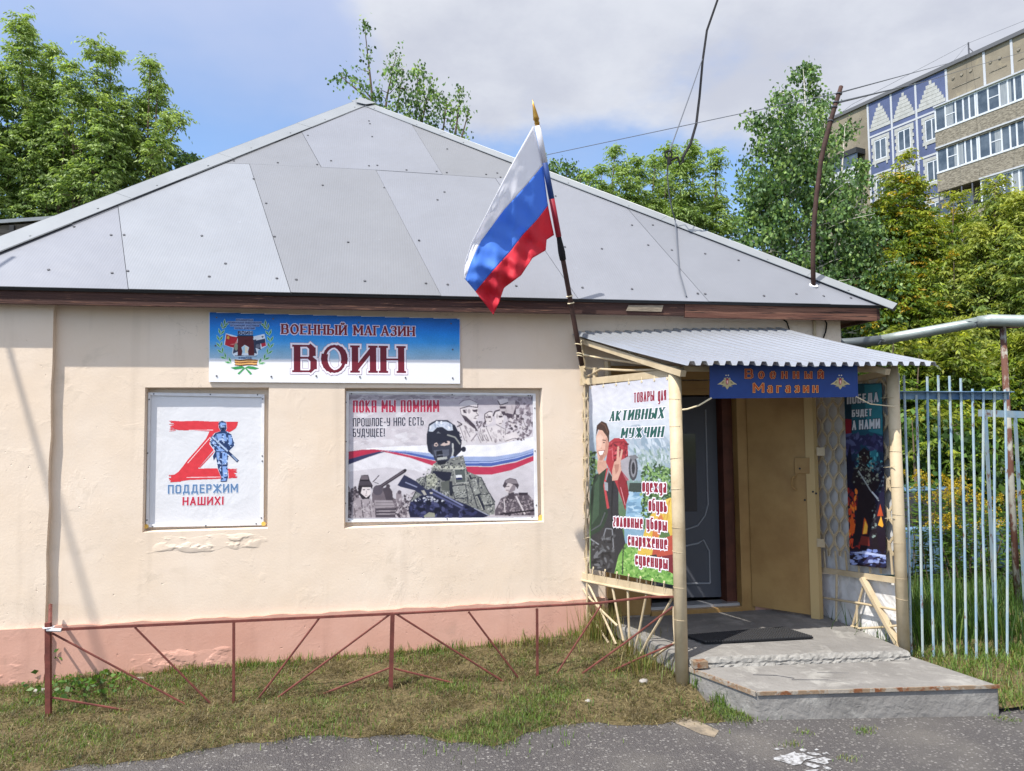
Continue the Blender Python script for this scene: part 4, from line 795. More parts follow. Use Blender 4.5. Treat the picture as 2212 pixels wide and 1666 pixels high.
# ribbon
A.p('e9e8ee', [(300, 672), (600, 650), (900, 640), (1250, 640), (1600, 635), (1975, 555), (1975, 680), (1700, 750), (1300, 762), (900, 715), (500, 690), (300, 690)])
A.p('9aa9cf', [(480, 690), (700, 695), (1000, 725), (1280, 755), (1600, 752), (1850, 712), (1975, 672), (1975, 705), (1800, 765), (1500, 815), (1280, 808), (1000, 775), (750, 720)])
A.p('4d62a5', [(480, 694), (750, 716), (1000, 765), (1280, 800), (1550, 800), (1800, 755), (1975, 700), (1975, 740), (1800, 800), (1550, 850), (1280, 845), (1000, 795), (700, 728)]); A.line('aab8dd', [(1280, 815), (1550, 812), (1800, 765), (1970, 712)], 10)
A.p('b93a55', [(440, 695), (600, 712), (800, 755), (1000, 800), (1300, 852), (1550, 858), (1800, 810), (1975, 745), (1975, 795), (1750, 890), (1550, 935), (1400, 935), (1250, 900), (960, 842), (740, 765), (500, 712)])
A.p('a83a52', [(110, 705), (250, 685), (380, 680), (560, 700), (440, 700), (300, 735), (110, 790)]); A.p('b5314b', [(160, 710), (320, 690), (500, 695), (360, 712), (230, 745), (150, 765)]); A.p('38395c', [(110, 785), (250, 745), (420, 705), (500, 700), (330, 755), (110, 838)])
A.p('dcd9de', [(110, 842), (330, 760), (505, 712), (740, 770), (960, 850), (900, 900), (500, 860), (110, 905)])
A.spots(['d3d0d5', 'e0dde2'], [(720, 860), (930, 850), (930, 890), (800, 905)], 16, 10, 24, 2.4, 0)
# far right group, line drawing
ink, pap = '4c424c', 'd6cfd1'
A.p('cfc8cb', [(1235, 225), (1300, 185), (1380, 190), (1420, 225), (1415, 260), (1240, 272)]).line(ink, [(1240, 272), (1330, 248), (1415, 262), (1418, 225)], 9).line('7b727b', [(1230, 225), (1270, 190), (1340, 180), (1410, 215)], 7)
A.p('d9d1d2', [(1245, 275), (1415, 265), (1425, 345), (1400, 395), (1370, 400), (1290, 355), (1250, 330)]).p(ink, [(1360, 285), (1415, 280), (1412, 305), (1375, 308)]).p(ink, [(1265, 285), (1300, 285), (1305, 320), (1275, 315)]).line(ink, [(1400, 310), (1425, 340), (1390, 350)], 7).line(ink, [(1375, 370), (1405, 375)], 7).p(ink, [(1250, 330), (1300, 350), (1390, 440), (1420, 500), (1385, 495), (1290, 400)])
A.p(pap, [(1215, 420), (1300, 400), (1390, 480), (1400, 600), (1300, 610), (1240, 520)]).line(ink, [(1210, 400), (1260, 430), (1210, 455)], 12).line('8a8087', [(1280, 440), (1340, 560)], 8).line('8a8087', [(1350, 600), (1410, 520)], 12)
A.p('d8d0d1', [(1490, 320), (1560, 300), (1570, 400), (1520, 440), (1490, 400)]).line(ink, [(1490, 400), (1485, 330), (1530, 300), (1565, 305)], 10).p(ink, [(1495, 350), (1550, 345), (1550, 365), (1500, 368)]).line(ink, [(1530, 400), (1550, 402)], 6).spots([ink, '776d75'], [(1400, 400), (1490, 400), (1520, 450), (1420, 470)], 40, 5, 14)
A.p('d9d1d2', [(1580, 310), (1650, 300), (1680, 380), (1650, 450), (1600, 420)]).line(ink, [(1570, 350), (1590, 300), (1640, 285), (1680, 340)], 15).p(ink, [(1625, 345), (1665, 345), (1665, 360), (1630, 365)]).line(ink, [(1630, 425), (1655, 420)], 7)
A.p('b8afb3', [(1640, 200), (1790, 190), (1795, 270), (1760, 340), (1690, 350), (1640, 300)]).p('d5cdd0', [(1615, 185), (1715, 170), (1720, 215), (1640, 235)]).line(ink, [(1615, 190), (1640, 238), (1720, 212)], 10).p(ink, [(1635, 250), (1700, 250), (1700, 275), (1640, 275)]).p(ink, [(1680, 310), (1770, 330), (1800, 240), (1795, 350), (1720, 375)]).p(ink, [(1650, 300), (1690, 300), (1700, 345), (1665, 330)])
A.p(pap, [(1430, 470), (1600, 440), (1700, 480), (1720, 560), (1600, 615), (1430, 610)]).spots([ink, '6f656d', 'cfc7c9', '8b8188'], [(1690, 380), (1830, 310), (1910, 480), (1880, 590), (1720, 570)], 200, 6, 18).p('dcd4d5', [(1660, 540), (1800, 505), (1830, 560), (1720, 610), (1660, 590)]).line(ink, [(1690, 600), (1780, 570), (1830, 575)], 7)
for i in range(5): A.line(ink, [(1410+i*22, 530), (1440+i*22, 600)], 6)
for x, y, w_, h_ in ((1330, 300, 30, 45), (1300, 290, 20, 30), (1390, 360, 14, 26), (1515, 345, 14, 40), (1555, 380, 12, 40), (1610, 350, 14, 50), (1665, 400, 12, 30), (1700, 300, 24, 40), (1760, 260, 18, 50), (1650, 330, 14, 24)): A.ell('a89fa3', x, y, w_*.5, h_*.5)
for ln in ([(1225, 420), (1290, 600)], [(1290, 400), (1380, 470)], [(1440, 470), (1470, 600)], [(1500, 460), (1560, 600)], [(1600, 430), (1690, 480)], [(1240, 275), (1250, 330), (1290, 360)], [(1700, 440), (1690, 540)], [(1840, 320), (1900, 460)]): A.line('6f656c', ln, 6)
A.spots(['a79ea2', '8d848a', 'bdb5b8'], [(1220, 430), (1390, 480), (1400, 610), (1430, 480), (1690, 480), (1700, 610), (1300, 610)], 90, 4, 12, 2.6, 1.2)
# tank and crews at lower left
A.p('5d555c', [(115, 1110), (200, 1070), (230, 1130), (230, 1250), (110, 1260)]).p('4a434b', [(105, 1180), (170, 1160), (160, 1365), (105, 1370)])
A.p('6d636a', [(355, 1130), (380, 1060), (430, 1035), (500, 1080), (560, 1160), (680, 1230), (720, 1365), (390, 1365), (360, 1200)]); A.line('3a333b', [(395, 1085), (690, 892)], 34).line('6a6068', [(430, 1060), (680, 895)], 9).ell('2a242b', 690, 890, 16, 14).ell('57505a', 415, 1090, 50, 52)
A.p('9a9196', [(380, 1190), (560, 1190), (590, 1260), (390, 1270)]).line('3c353d', [(395, 1215), (570, 1215)], 6).line('3c353d', [(390, 1245), (580, 1245)], 6).p('4e474f', [(390, 1275), (600, 1270), (610, 1365), (395, 1365)]).line('a79ea3', [(400, 1300), (600, 1296)], 9).line('a79ea3', [(400, 1330), (600, 1326)], 9).line('3c353d', [(365, 1010), (430, 940)], 9).line('3c353d', [(380, 1010), (425, 1025)], 6)
A.p('4b434b', [(465, 1080), (520, 1040), (560, 1100), (570, 1190), (500, 1190)]).ell('4b434b', 518, 1050, 20, 22).p('8b8187', [(600, 1120), (650, 1100), (660, 1190), (640, 1260), (600, 1250)]).ell('5b525a', 632, 1110, 20, 20).spots(['3f3840', '9d949a', '6d636b', 'b8b0b4'], [(580, 1180), (790, 1100), (780, 1300), (720, 1360), (600, 1360)], 220, 5, 16).spots(['3f3840', '8d848a'], [(110, 1060), (230, 1060), (230, 1360), (110, 1360)], 120, 5, 16)
A.p('9e959a', [(160, 1210), (230, 1160), (340, 1170), (385, 1250), (392, 1365), (150, 1365)]).line('4c444c', [(250, 1190), (270, 1365)], 9).line('4c444c', [(180, 1270), (190, 1365)], 7).line('4c444c', [(330, 1200), (350, 1365)], 7).spots(['7b7278', 'b3abaf'], [(160, 1220), (380, 1220), (390, 1360), (155, 1360)], 60, 5, 14)
A.ell('d9cfcf', 295, 1105, 52, 62).p('2f2930', [(215, 1075), (230, 1000), (250, 940), (320, 935), (335, 990), (365, 1040), (360, 1085), (345, 1060), (260, 1060), (245, 1120), (300, 1165), (345, 1130), (330, 1175), (260, 1180), (225, 1130)]).p('6f656c', [(248, 945), (316, 942), (322, 985), (245, 985)]).p('4a434b', [(235, 1000), (340, 1000), (360, 1045), (225, 1045)]).line('4c444c', [(265, 1085), (290, 1085)], 7).line('4c444c', [(310, 1083), (335, 1083)], 7).line('7b6f72', [(300, 1095), (305, 1120), (292, 1122)], 5).line('7a5c60', [(285, 1140), (315, 1138)], 6)
# soldier lower right
A.p('5f565e', [(1590, 1290), (1650, 1170), (1740, 1130), (1800, 1120), (1920, 1130), (1975, 1190), (1985, 1345), (1590, 1345)]).spots(['403940', '857b81', '9b9196'], [(1600, 1280), (1660, 1170), (1790, 1130), (1960, 1180), (1980, 1340), (1600, 1340)], 190, 5, 16).p('4b434b', [(1720, 1110), (1780, 1110), (1790, 1180), (1730, 1180)]).ell('c9bfc0', 1735, 1060, 52, 60).p('8a8086', [(1770, 1030), (1800, 1040), (1790, 1090), (1740, 1120), (1720, 1110)]).line(ink, [(1700, 1055), (1735, 1050)], 8).line(ink, [(1700, 1090), (1730, 1090)], 7).p('4b434b', [(1665, 1050), (1690, 990), (1740, 965), (1800, 980), (1830, 1040), (1815, 1080), (1790, 1040), (1720, 1015), (1690, 1070)]).p('857c82', [(1690, 995), (1745, 970), (1800, 990), (1820, 1025), (1700, 1020)]).line('cfc7ca', [(1800, 1150), (1890, 1330)], 14).line('2f2930', [(1640, 1330), (1985, 1290)], 16).p('3b343c', [(1825, 1115), (1920, 1115), (1915, 1140), (1830, 1140)]).line('cfc7ca', [(1680, 1180), (1690, 1310)], 9)
# central soldier
dk = '262838'
A.p('7d7f7c', [(735, 1365), (745, 1200), (790, 1100), (830, 970), (940, 930), (970, 830), (1010, 800), (1270, 740), (1310, 900), (1450, 960), (1520, 1100), (1590, 1210), (1585, 1330), (1500, 1345), (1460, 1365)])
A.spots([dk, '43464a', 'b9b9b4', 'a2a29c', '5a5c5c', '8b8c88'], [(745, 1200), (790, 1100), (830, 970), (970, 830), (1270, 750), (1310, 900), (1450, 960), (1590, 1210), (1580, 1330), (1300, 1340), (760, 1360)], 1700, 3, 9, 1.7)
for ln in ([(830, 970), (800, 1100), (745, 1200)], [(1450, 960), (1520, 1100), (1590, 1210)], [(1310, 900), (1330, 1000), (1420, 1280)], [(900, 935), (880, 1060)], [(1140, 1090), (1300, 1060), (1320, 1230)], [(1500, 1250), (1590, 1230)]): A.line('2b2d38', ln, 9)
A.p(dk, [(965, 895), (1160, 910), (1130, 1010), (1060, 990), (1020, 960), (960, 925)]).p('555a5a', [(1180, 870), (1290, 870), (1300, 1010), (1190, 1020)]).p('d9dade', [(1195, 940), (1255, 935), (1262, 965), (1200, 968)]).p('262b55', [(1195, 966), (1260, 963), (1260, 985), (1200, 985)]).line('a9aaa4', [(1185, 880), (1290, 878), (1300, 1010), (1195, 1020), (1182, 880)], 7)
A.p('9c9e90', [(900, 935), (990, 930), (1015, 990), (1000, 1060), (910, 1050)]).spots([dk, '5a5d55', 'c0c1b2'], [(900, 935), (990, 930), (1010, 990), (1000, 1060), (910, 1050)], 70, 4, 10).p('5d605c', [(1045, 1010), (1140, 990), (1130, 1100), (1055, 1090)]).line(dk, [(1330, 940), (1480, 1290)], 26).line('b3b4aa', [(1315, 930), (1470, 1290)], 6).line(dk, [(830, 990), (870, 1060)], 22).line(dk, [(1420, 960), (1420, 1120)], 8)
A.p('b9baae', [(970, 830), (1060, 850), (1270, 845), (1290, 880), (1100, 880), (960, 860)]).spots([dk, '777a72'], [(960, 835), (1290, 800), (1290, 890), (970, 870)], 60, 4, 12)
A.p('2a2c3a', [(905, 530), (930, 430), (1000, 390), (1110, 388), (1190, 440), (1230, 520), (1255, 600), (1250, 700), (1190, 760), (1160, 740), (1150, 640), (960, 640), (965, 740), (920, 700), (905, 620)])
A.p('3a3d4b', [(955, 630), (1150, 600), (1170, 720), (1120, 800), (1030, 830), (985, 790), (962, 720)]).p('5a5e6c', [(975, 690), (1130, 680), (1130, 740), (1060, 770), (990, 750)]).p('23252f', [(1000, 700), (1060, 690), (1070, 760), (1005, 760)]).line('6d717e', [(1010, 740), (1080, 735)], 8)
A.p('c9b5ae', [(1040, 640), (1068, 618), (1118, 596), (1140, 604), (1134, 634), (1080, 646)]).p('c9b5ae', [(977, 646), (984, 622), (1006, 612), (1022, 640), (1003, 653)]).ell('262838', 1100, 612, 16, 9).ell('262838', 1000, 635, 12, 8).line('262838', [(1060, 600), (1130, 580)], 9)
A.p('c3cad8', [(925, 500), (935, 445), (1000, 405), (1100, 402), (1160, 430), (1168, 490), (1120, 495), (1060, 455), (1010, 460), (965, 505)]).spots(['9fa8bd', 'b6bccd', 'e6e9f0'], [(930, 490), (940, 450), (1000, 410), (1100, 408), (1160, 440), (1160, 485), (1060, 450), (1000, 455)], 40, 6, 16, 1.6, 1.4).line('3b3e4c', [(915, 520), (930, 430), (1000, 392), (1110, 390), (1180, 440)], 10).p('70737c', [(1005, 520), (1020, 500), (1045, 522)]).line('b4b6b6', [(1165, 620), (1170, 700), (1160, 750)], 16).line('8f918f', [(1110, 535), (1190, 560), (1240, 630)], 14).line('a9aba8', [(1010, 778), (1110, 765)], 24).p('23252f', [(1010, 800), (1110, 790), (1090, 830), (1020, 835)])
A.p('d2cfd0', [(1258, 590), (1300, 595), (1295, 650), (1262, 650)]).ell(dk, 1275, 680, 24, 28).spots([dk], [(1180, 480), (1250, 520), (1250, 600), (1200, 560)], 26, 5, 12)
for q_ in ([(905, 1055), (1000, 1060), (990, 1120), (915, 1110)], [(1050, 1105), (1125, 1110), (1120, 1170), (1060, 1150)], [(1160, 1050), (1290, 1040), (1310, 1160), (1190, 1170)], [(1340, 980), (1400, 970), (1440, 1120), (1390, 1140)], [(805, 985), (870, 960), (860, 1040), (815, 1060)], [(1440, 1140), (1540, 1130), (1570, 1220), (1480, 1240)]):
    A.p('30333c', [(x+(x-sum(k[0] for k in q_)/4)*.14, y+(y-sum(k[1] for k in q_)/4)*.16) for x, y in q_]).p('8f918d', q_).spots(['3a3d45', 'b9bab4', '62655f'], q_, 60, 3, 8)
A.p('2b2e38', [(1010, 1060), (1045, 1050), (1040, 1110), (1015, 1110)]).p('2b2e38', [(1130, 1000), (1160, 1000), (1165, 1150), (1135, 1140)])
A.p('22243c', [(740, 1210), (850, 1140), (1000, 1130), (1100, 1150), (1300, 1230), (1540, 1345), (1480, 1362), (740, 1365), (720, 1290)]).spots(['34375a', '4a4d70', '191b2c'], [(750, 1210), (860, 1160), (1080, 1170), (1280, 1240), (1460, 1350), (740, 1355)], 120, 6, 26, 1.8).spots(['c9cad2', '9fa2b4'], [(740, 1200), (860, 1150), (1080, 1160), (1080, 1200), (760, 1220)], 60, 4, 12)
A.p('30334c', [(612, 1040), (680, 935), (800, 1000), (905, 1085), (960, 1075), (1140, 1190), (1280, 1240), (1280, 1265), (1100, 1200), (960, 1150), (880, 1150), (780, 1090), (640, 1055)]).line('8b90ad', [(690, 1010), (810, 1060)], 11).line('7e83a5', [(960, 1080), (1270, 1245)], 14).line('565a80', [(940, 1110), (1250, 1265)], 16).line('9fa2b4', [(1380, 1270), (1530, 1345)], 8).p('a9a59f', [(850, 1095), (880, 1090), (905, 1135), (880, 1140)]).p('b9b5b0', [(935, 1110), (965, 1110), (965, 1128), (940, 1128)]).p('8e8f80', [(880, 1345), (930, 1310), (985, 1320), (990, 1360), (880, 1362)])
A.done(po2, clip=((112, 130), (1965, 150), (1985, 1360), (105, 1375)))
CON = dict(tk=.225, tn=.11, wd=.6, gap=.12)
lettering(po2, P2, m2, [dict(s='ПОКѦ МЫ ПОМНИМ', b0=(165, 312), b1=(1030, 306), t0=(165, 190), col='a5324a', halo_col='e2d2da', halo=.03, st=CON), dict(s='ПРОШЛОЕ-У НѦС ЕСТЬ', b0=(165, 452), b1=(875, 440), t0=(165, 368), col='2b2a3a', halo_col='dedbe2', halo=.03, st=dict(CON, tk=.17, tn=.11)), dict(s='БУДУЩЕЕ!', b0=(165, 555), b1=(485, 552), t0=(165, 472), col='2b2a3a', halo_col='dedbe2', halo=.03, st=dict(CON, tk=.17, tn=.11))])
poster_frame(po2, P2, m2, q, 26, [(152, 122), (1160, 133), (1922, 142), (1942, 142), (97, 210), (97, 603), (92, 1220), (1988, 268), (1990, 697), (2003, 1240), (125, 1390), (1110, 1377), (1960, 1360)])
b = MB(); b.dot(P2.un(*m2(2050, 1370), .0), P2.n, .03, .01); b.build('foam_blob', bpy.data.materials['yellow_foam'], po2)
# ------------------------------------------------------------------ banners on the porch
mL = px(1.7914, 2280, 1450); LB = Pl(LP.p+LP.n*.03, LP.n)
q = [(120, 160), (693, 92), (722, 1580), (125, 1462)]
lc = [LB.un(*mL(*p)) for p in q]
ban = thing('goods_banner', tuple(sum(lc, Vector())/4), 'tall colourful banner of a smiling hiker laced to left side of porch', 'banner')
b = MB(); b.prism(lc, -LB.n*.004); b.build('sheet', M['white'], ban)
A = Art(LB, mL, (115, 85, 725, 1585), .6, gain=.72, sat=.85)
A.grad((q[0], q[1], (705, 700), (122, 640)), ['d4d4de', 'dcdde6', 'd8dbe4', 'ccd4de', 'b4c6d3', '9fb6c6'], 16); A.grad(((122, 640), (705, 700), (722, 1580), (125, 1462)), ['9fb6c6', '7f9f9a', '5d7d5f', '587a48', '6a9a45', '74aa48'], 14)
A.p('aab9c8', [(330, 610), (420, 440), (480, 430), (540, 540), (620, 470), (700, 560), (702, 760), (360, 760)]); A.spots(['c5d2dd', '8fa6b7', 'b4c4d0', '9aafbe'], [(380, 560), (480, 450), (700, 540), (702, 820), (420, 820)], 150, 6, 22, 2.6, 1.2)
gr = ['3d5a34', '5b8047', '7aa45a', '2f4a2c', '93b86a', '4b6e3c']
A.spots(gr, [(122, 600), (175, 640), (180, 800), (130, 900)], 110, 5, 13); A.spots(gr, [(500, 720), (600, 690), (703, 760), (708, 960), (560, 950), (500, 850)], 420, 6, 14); A.spots(['aebfc0', '93aaa6', '7f9a90'], [(440, 620), (700, 600), (702, 720), (520, 740), (440, 720)], 120, 4, 12, 2.5, 1.4)
A.p('3e4b45', [(410, 850), (500, 850), (520, 915), (400, 920)]); A.p('86b2cf', [(395, 920), (530, 915), (560, 1110), (380, 1100)]).spots(['a9cbe0', '6a97b8'], [(395, 920), (530, 920), (550, 1100), (385, 1100)], 50, 5, 16, 3, 0); A.p('7ea7c0', [(370, 1170), (520, 1180), (500, 1300), (375, 1280)])
A.spots(gr, [(490, 900), (640, 900), (650, 1010), (560, 1120), (490, 1080)], 160, 6, 15)
A.p('3f5e38', [(370, 1310), (720, 1380), (722, 1430), (370, 1390)]); A.p('79b04a', [(300, 1380), (420, 1290), (560, 1390), (722, 1490), (722, 1580), (300, 1498)]); A.spots(['5f9a3c', '8fc45c', '4c8433', 'a5cf6d'], [(300, 1400), (420, 1300), (560, 1390), (722, 1490), (722, 1575), (300, 1495)], 420, 5, 13)
# tent
A.p('e0b932', [(460, 1370), (520, 1180), (560, 1080), (640, 980), (700, 955), (712, 960), (716, 1260), (640, 1100), (600, 1380)]); A.p('d9772f', [(575, 1160), (620, 1085), (640, 1078), (660, 1150), (600, 1260), (570, 1270)]); A.p('efcb45', [(650, 980), (705, 955), (712, 1150), (690, 1060)]); A.p('c04a33', [(590, 1270), (720, 1220), (722, 1380), (640, 1420), (560, 1400)]); A.p('7e2530', [(600, 1380), (720, 1360), (722, 1500), (660, 1470), (610, 1440)]); A.p('3b3a3c', [(540, 1370), (600, 1360), (620, 1410), (560, 1400)])
for x in (560, 620, 660): A.line('c98f2c', [(700, 965), (x, 1200)], 4)
# hiker
A.p('b52d38', [(262, 560), (300, 530), (370, 530), (395, 565), (400, 680), (380, 1000), (385, 1050), (320, 880), (240, 700)]).p('8f202c', [(300, 700), (330, 640), (390, 840), (405, 930), (375, 1040), (335, 900)]).line('c8505a', [(330, 580), (360, 700)], 7)
A.p('35363b', [(135, 900), (160, 800), (240, 740), (300, 830), (330, 900), (330, 1060), (380, 1280), (330, 1370), (300, 1500), (130, 1470)]); A.p('2e4234', [(150, 830), (190, 780), (240, 740), (235, 900), (255, 1080), (220, 1180), (130, 1230), (133, 940)]).p('3f5a44', [(160, 860), (195, 800), (190, 1080), (140, 1150)]).line('27282c', [(290, 830), (280, 1050), (300, 1200)], 12).line('22382d', [(235, 780), (245, 1000)], 10)
A.p('c23a42', [(245, 745), (272, 740), (235, 860), (265, 1030), (248, 1035), (222, 870)]).p('9aa0a8', [(228, 840), (255, 850), (255, 910), (232, 900)]).line('8f959c', [(262, 745), (240, 830)], 9)
A.p('cf9d86', [(180, 690), (240, 690), (250, 740), (190, 790), (178, 760)]); A.p('dfae97', [(170, 520), (190, 470), (240, 475), (262, 560), (250, 640), (215, 700), (185, 690), (172, 610)]).p('c48c77', [(240, 520), (264, 560), (252, 640), (222, 690), (235, 600)]); A.p('4a342c', [(168, 520), (175, 440), (210, 408), (245, 425), (265, 480), (262, 570), (248, 520), (215, 475), (185, 470)]).line('6b4c3e', [(200, 420), (235, 440), (252, 490)], 7)
A.line('4a342c', [(182, 548), (200, 543)], 6).line('4a342c', [(215, 543), (240, 548)], 6).ell('30231f', 192, 562, 6, 4).ell('30231f', 226, 562, 7, 4).line('b97c68', [(205, 560), (196, 598), (210, 602)], 5).p('f0e8e4', [(186, 625), (228, 620), (215, 650), (195, 652)]).line('9a4a44', [(182, 622), (232, 617), (216, 655), (195, 657), (182, 622)], 4)
A.p('e6bda8', [(176, 520), (200, 500), (220, 520), (206, 600), (180, 610)]).p('b9806c', [(200, 655), (232, 640), (215, 690), (190, 690)]).line('8f202c', [(268, 590), (300, 560), (372, 556), (392, 600)], 8).line('d8626a', [(285, 600), (290, 690)], 6).line('6e1a26', [(380, 620), (388, 860)], 9).line('e08890', [(345, 880), (378, 1010)], 5).spots(['8f202c', 'cf5560', '741c28'], [(265, 560), (395, 560), (395, 680), (290, 700)], 40, 4, 12, 2.2)
A.p('d9a48e', [(285, 760), (300, 700), (315, 690), (322, 590), (335, 590), (336, 680), (350, 610), (362, 615), (345, 710), (350, 760), (325, 830), (285, 835)]).p('b97f6c', [(300, 720), (335, 715), (330, 760), (310, 790)]).line('b97f6c', [(300, 740), (330, 730)], 4)
A.p('a9a4ac', [(345, 690), (420, 650), (440, 660), (400, 740), (410, 835), (385, 830), (350, 760)]).ell('4a4a50', 435, 745, 33, 90).ell('8b8b92', 436, 745, 20, 66).ell('35353a', 436, 745, 12, 44).p('7a7a80', [(405, 660), (450, 648), (475, 670), (430, 690)]).p('b05a66', [(350, 760), (405, 830), (385, 835)])
A.p('3a3a3e', [(170, 1240), (215, 1170), (280, 1175), (305, 1270), (300, 1500), (130, 1470), (130, 1300)]).line('7f838a', [(215, 1260), (240, 1175), (285, 1180), (295, 1320)], 8).line('565a60', [(135, 1190), (200, 1150), (235, 1060)], 8).line('8a8e95', [(130, 1250), (190, 1290)], 9).spots(['55575c', '26272b', '6b6d72'], [(140, 1280), (290, 1200), (295, 1480), (135, 1460)], 60, 5, 16, 2.6).line('2f3034', [(365, 1290), (358, 1500)], 7)
A.done(ban, clip=q)
DEC = dict(tk=.25, tn=.12, wd=.62, gap=.11); ITA = dict(tk=.31, tn=.09, wd=.80, gap=.12, serif=.15, slant=.22); RDC = '7e2233'
Lb = lambda s, b0, b1, t0, **k: dict(s=s, b0=b0, b1=b1, t0=t0, col=k.get('col', RDC), halo_col='d6d3da', halo=k.get('halo', .10), st=k.get('st', DEC), lift=.0014)
lettering(ban, LB, mL, [Lb('ТОВАРЫ', (440, 278), (588, 264), (440, 207), halo=.05), Lb('для', (612, 268), (672, 258), (612, 180), halo=.05),
    Lb('АКТИВНЫХ', (262, 410), (655, 388), (262, 340), col='245049', st=ITA, halo=.08), Lb('МУЖЧИН', (345, 530), (650, 522), (345, 460), col='245049', st=ITA, halo=.08),
    Lb('одежда', (500, 912), (673, 922), (500, 832)), Lb('обувь', (545, 1050), (677, 1060), (545, 962)), Lb('головные', (293, 1160), (505, 1176), (293, 1080)), Lb('уборы', (530, 1176), (678, 1196), (530, 1096)), Lb('снаряжение', (398, 1295), (680, 1326), (398, 1215)), Lb('сувениры', (450, 1432), (684, 1468), (450, 1352))])
lace = lambda: b.build('lacing', M['tie'], ban)
for i in range(7): b = MB(); t = (i+.12)/6.3; p = LB.un(*mL(120+573*t, 172-68*t), .002); b.ring(p, LB.n, .008, .003); b.bar(p, LP.un(*mL(118+575*t, 140-70*t), .03), .004, .004); lace()
for i in range(7): b = MB(); t = (i+.3)/7; p = LB.un(*mL(125+590*t, 1452+118*t), .002); b.ring(p, LB.n, .008, .003); b.bar(p, LP.un(*mL(118+590*t, 1510+118*t), .03), .004, .004); lace()
for i in range(9): b = MB(); t = (i+.5)/9; p = LB.un(*mL(123, 170+1280*t), .002); b.bar(p, LP.un(*mL(76, 175+1290*t), .02), .004, .004); lace()
mR = px(1.666, 3180, 1420); RB = Pl(RP.p+RP.n*.035, RP.n); q = [(303, 185), (555, 178), (585, 1408), (345, 1385)]
rc = [RB.un(*mR(*p)) for p in q]
bn2 = thing('victory_banner', tuple(sum(rc, Vector())/4), 'narrow dark banner of a soldier in flames hanging on right porch lattice', 'banner')
b = MB(); b.prism(rc, -RB.n*.004); b.build('sheet', M['black'], bn2)
A = Art(RB, mR, (300, 175, 590, 1412), .55)
A.grad(q, ['1d4a5a', '235a68', '1f4a5c', '1c2740', '20203a', '24202c', '231a24', '1f1820'], 26)
A.p('2f7480', [(440, 190), (553, 185), (560, 520), (470, 500), (450, 400)]); A.p('123040', [(305, 190), (350, 190), (360, 520), (318, 520)]); A.p('2b2a4a', [(315, 520), (565, 530), (568, 640), (480, 600), (400, 570), (318, 620)]); A.spots(['3a3a5e', '4f5478', '2a2c4c'], [(318, 520), (565, 520), (566, 640), (318, 640)], 60, 8, 22, 2); A.p('7d1f2c', [(312, 415), (355, 420), (352, 510), (315, 515)])
A.p('2a6d7a', [(440, 640), (520, 620), (530, 780), (440, 760)]); A.spots(['55a2a6', '3d8690', '1f4a5a'], [(390, 640), (560, 640), (560, 800), (390, 800)], 60, 4, 12, 2.4, 1.5); A.p('1a1a2c', [(318, 700), (345, 580), (358, 700), (375, 690), (380, 1000), (325, 1000)]); A.p('1a1a2c', [(500, 740), (565, 700), (570, 900), (500, 900)]).spots(['5d6c78', '32404c'], [(500, 700), (565, 700), (568, 900), (510, 900)], 60, 4, 10)
A.spots(['c2452b', 'e07a2e', '8f2a26', '5a1f26'], [(325, 880), (400, 900), (400, 1250), (340, 1260)], 90, 5, 15, 2.4, 1.5); A.p('d05a28', [(340, 1170), (355, 1030), (372, 1100), (385, 1180)]); A.p('c25a28', [(425, 1180), (440, 1060), (462, 1120), (458, 1180)]).p('f0b545', [(430, 1180), (445, 1090), (462, 1130), (455, 1175)]).p('e8a53c', [(530, 1120), (550, 1060), (566, 1120), (560, 1135)]).p('6e2c28', [(405, 1250), (420, 1190), (470, 1200), (475, 1260)]).p('b04a2c', [(525, 1060), (545, 980), (565, 1060)])
Sd = [(400, 640), (440, 605), (475, 640), (480, 690), (455, 720), (490, 760), (545, 820), (530, 880), (500, 900), (520, 1000), (515, 1100), (540, 1310), (500, 1310), (480, 1120), (430, 1060), (400, 1250), (360, 1270), (385, 1080), (400, 900), (350, 830), (370, 760), (405, 720)]
A.p('231c22', Sd); A.spots(['6f7568', '8d9182', '4b4d46', '2b262a'], [(395, 640), (475, 630), (490, 690), (545, 820), (490, 860), (350, 830), (370, 750)], 130, 4, 10); A.spots(['7b8a86', '3c3c40'], [(480, 980), (515, 980), (520, 1200), (490, 1200)], 30, 4, 10); A.p('2a1c1c', [(420, 660), (460, 670), (450, 710), (425, 700)]); A.line('9aa0a0', [(400, 760), (480, 890), (535, 960)], 7).line('c9ced2', [(490, 900), (530, 945)], 9)
A.spots(['6f7fb5', '3b3d62', '8b98c4', '24253f'], [(345, 1290), (580, 1290), (583, 1400), (350, 1380)], 70, 6, 18, 2, 0); A.p('aab4d8', [(350, 1305), (430, 1295), (582, 1320), (582, 1332), (430, 1312)])
A.done(bn2, clip=q)
SLAB = dict(tk=.28, tn=.17, wd=.74, gap=.12, serif=.09)
lettering(bn2, RB, mR, [dict(s=s, b0=b0, b1=b1, t0=t0, col='c9cbcf', halo_col='20303c', halo=.05, st=SLAB) for s, b0, b1, t0 in (('ПОБЕДА', (325, 318), (535, 302), (325, 258)), ('БУДЕТ', (358, 403), (492, 396), (358, 356)), ('А', (358, 490), (387, 488), (358, 428)), ('НАМИ', (405, 486), (545, 478), (405, 424)))]+[dict(s='З', b0=(328, 492), b1=(352, 490), t0=(328, 430), col='7d1f2c', st=SLAB)])
for yy in (860, 1010, 1120): b = MB(); b.bar(RB.un(1903+.035*(yy-860), yy, .0), RP.un(1932, yy-2, .05), .004, .004); b.build('lacing', M['tie'], bn2)
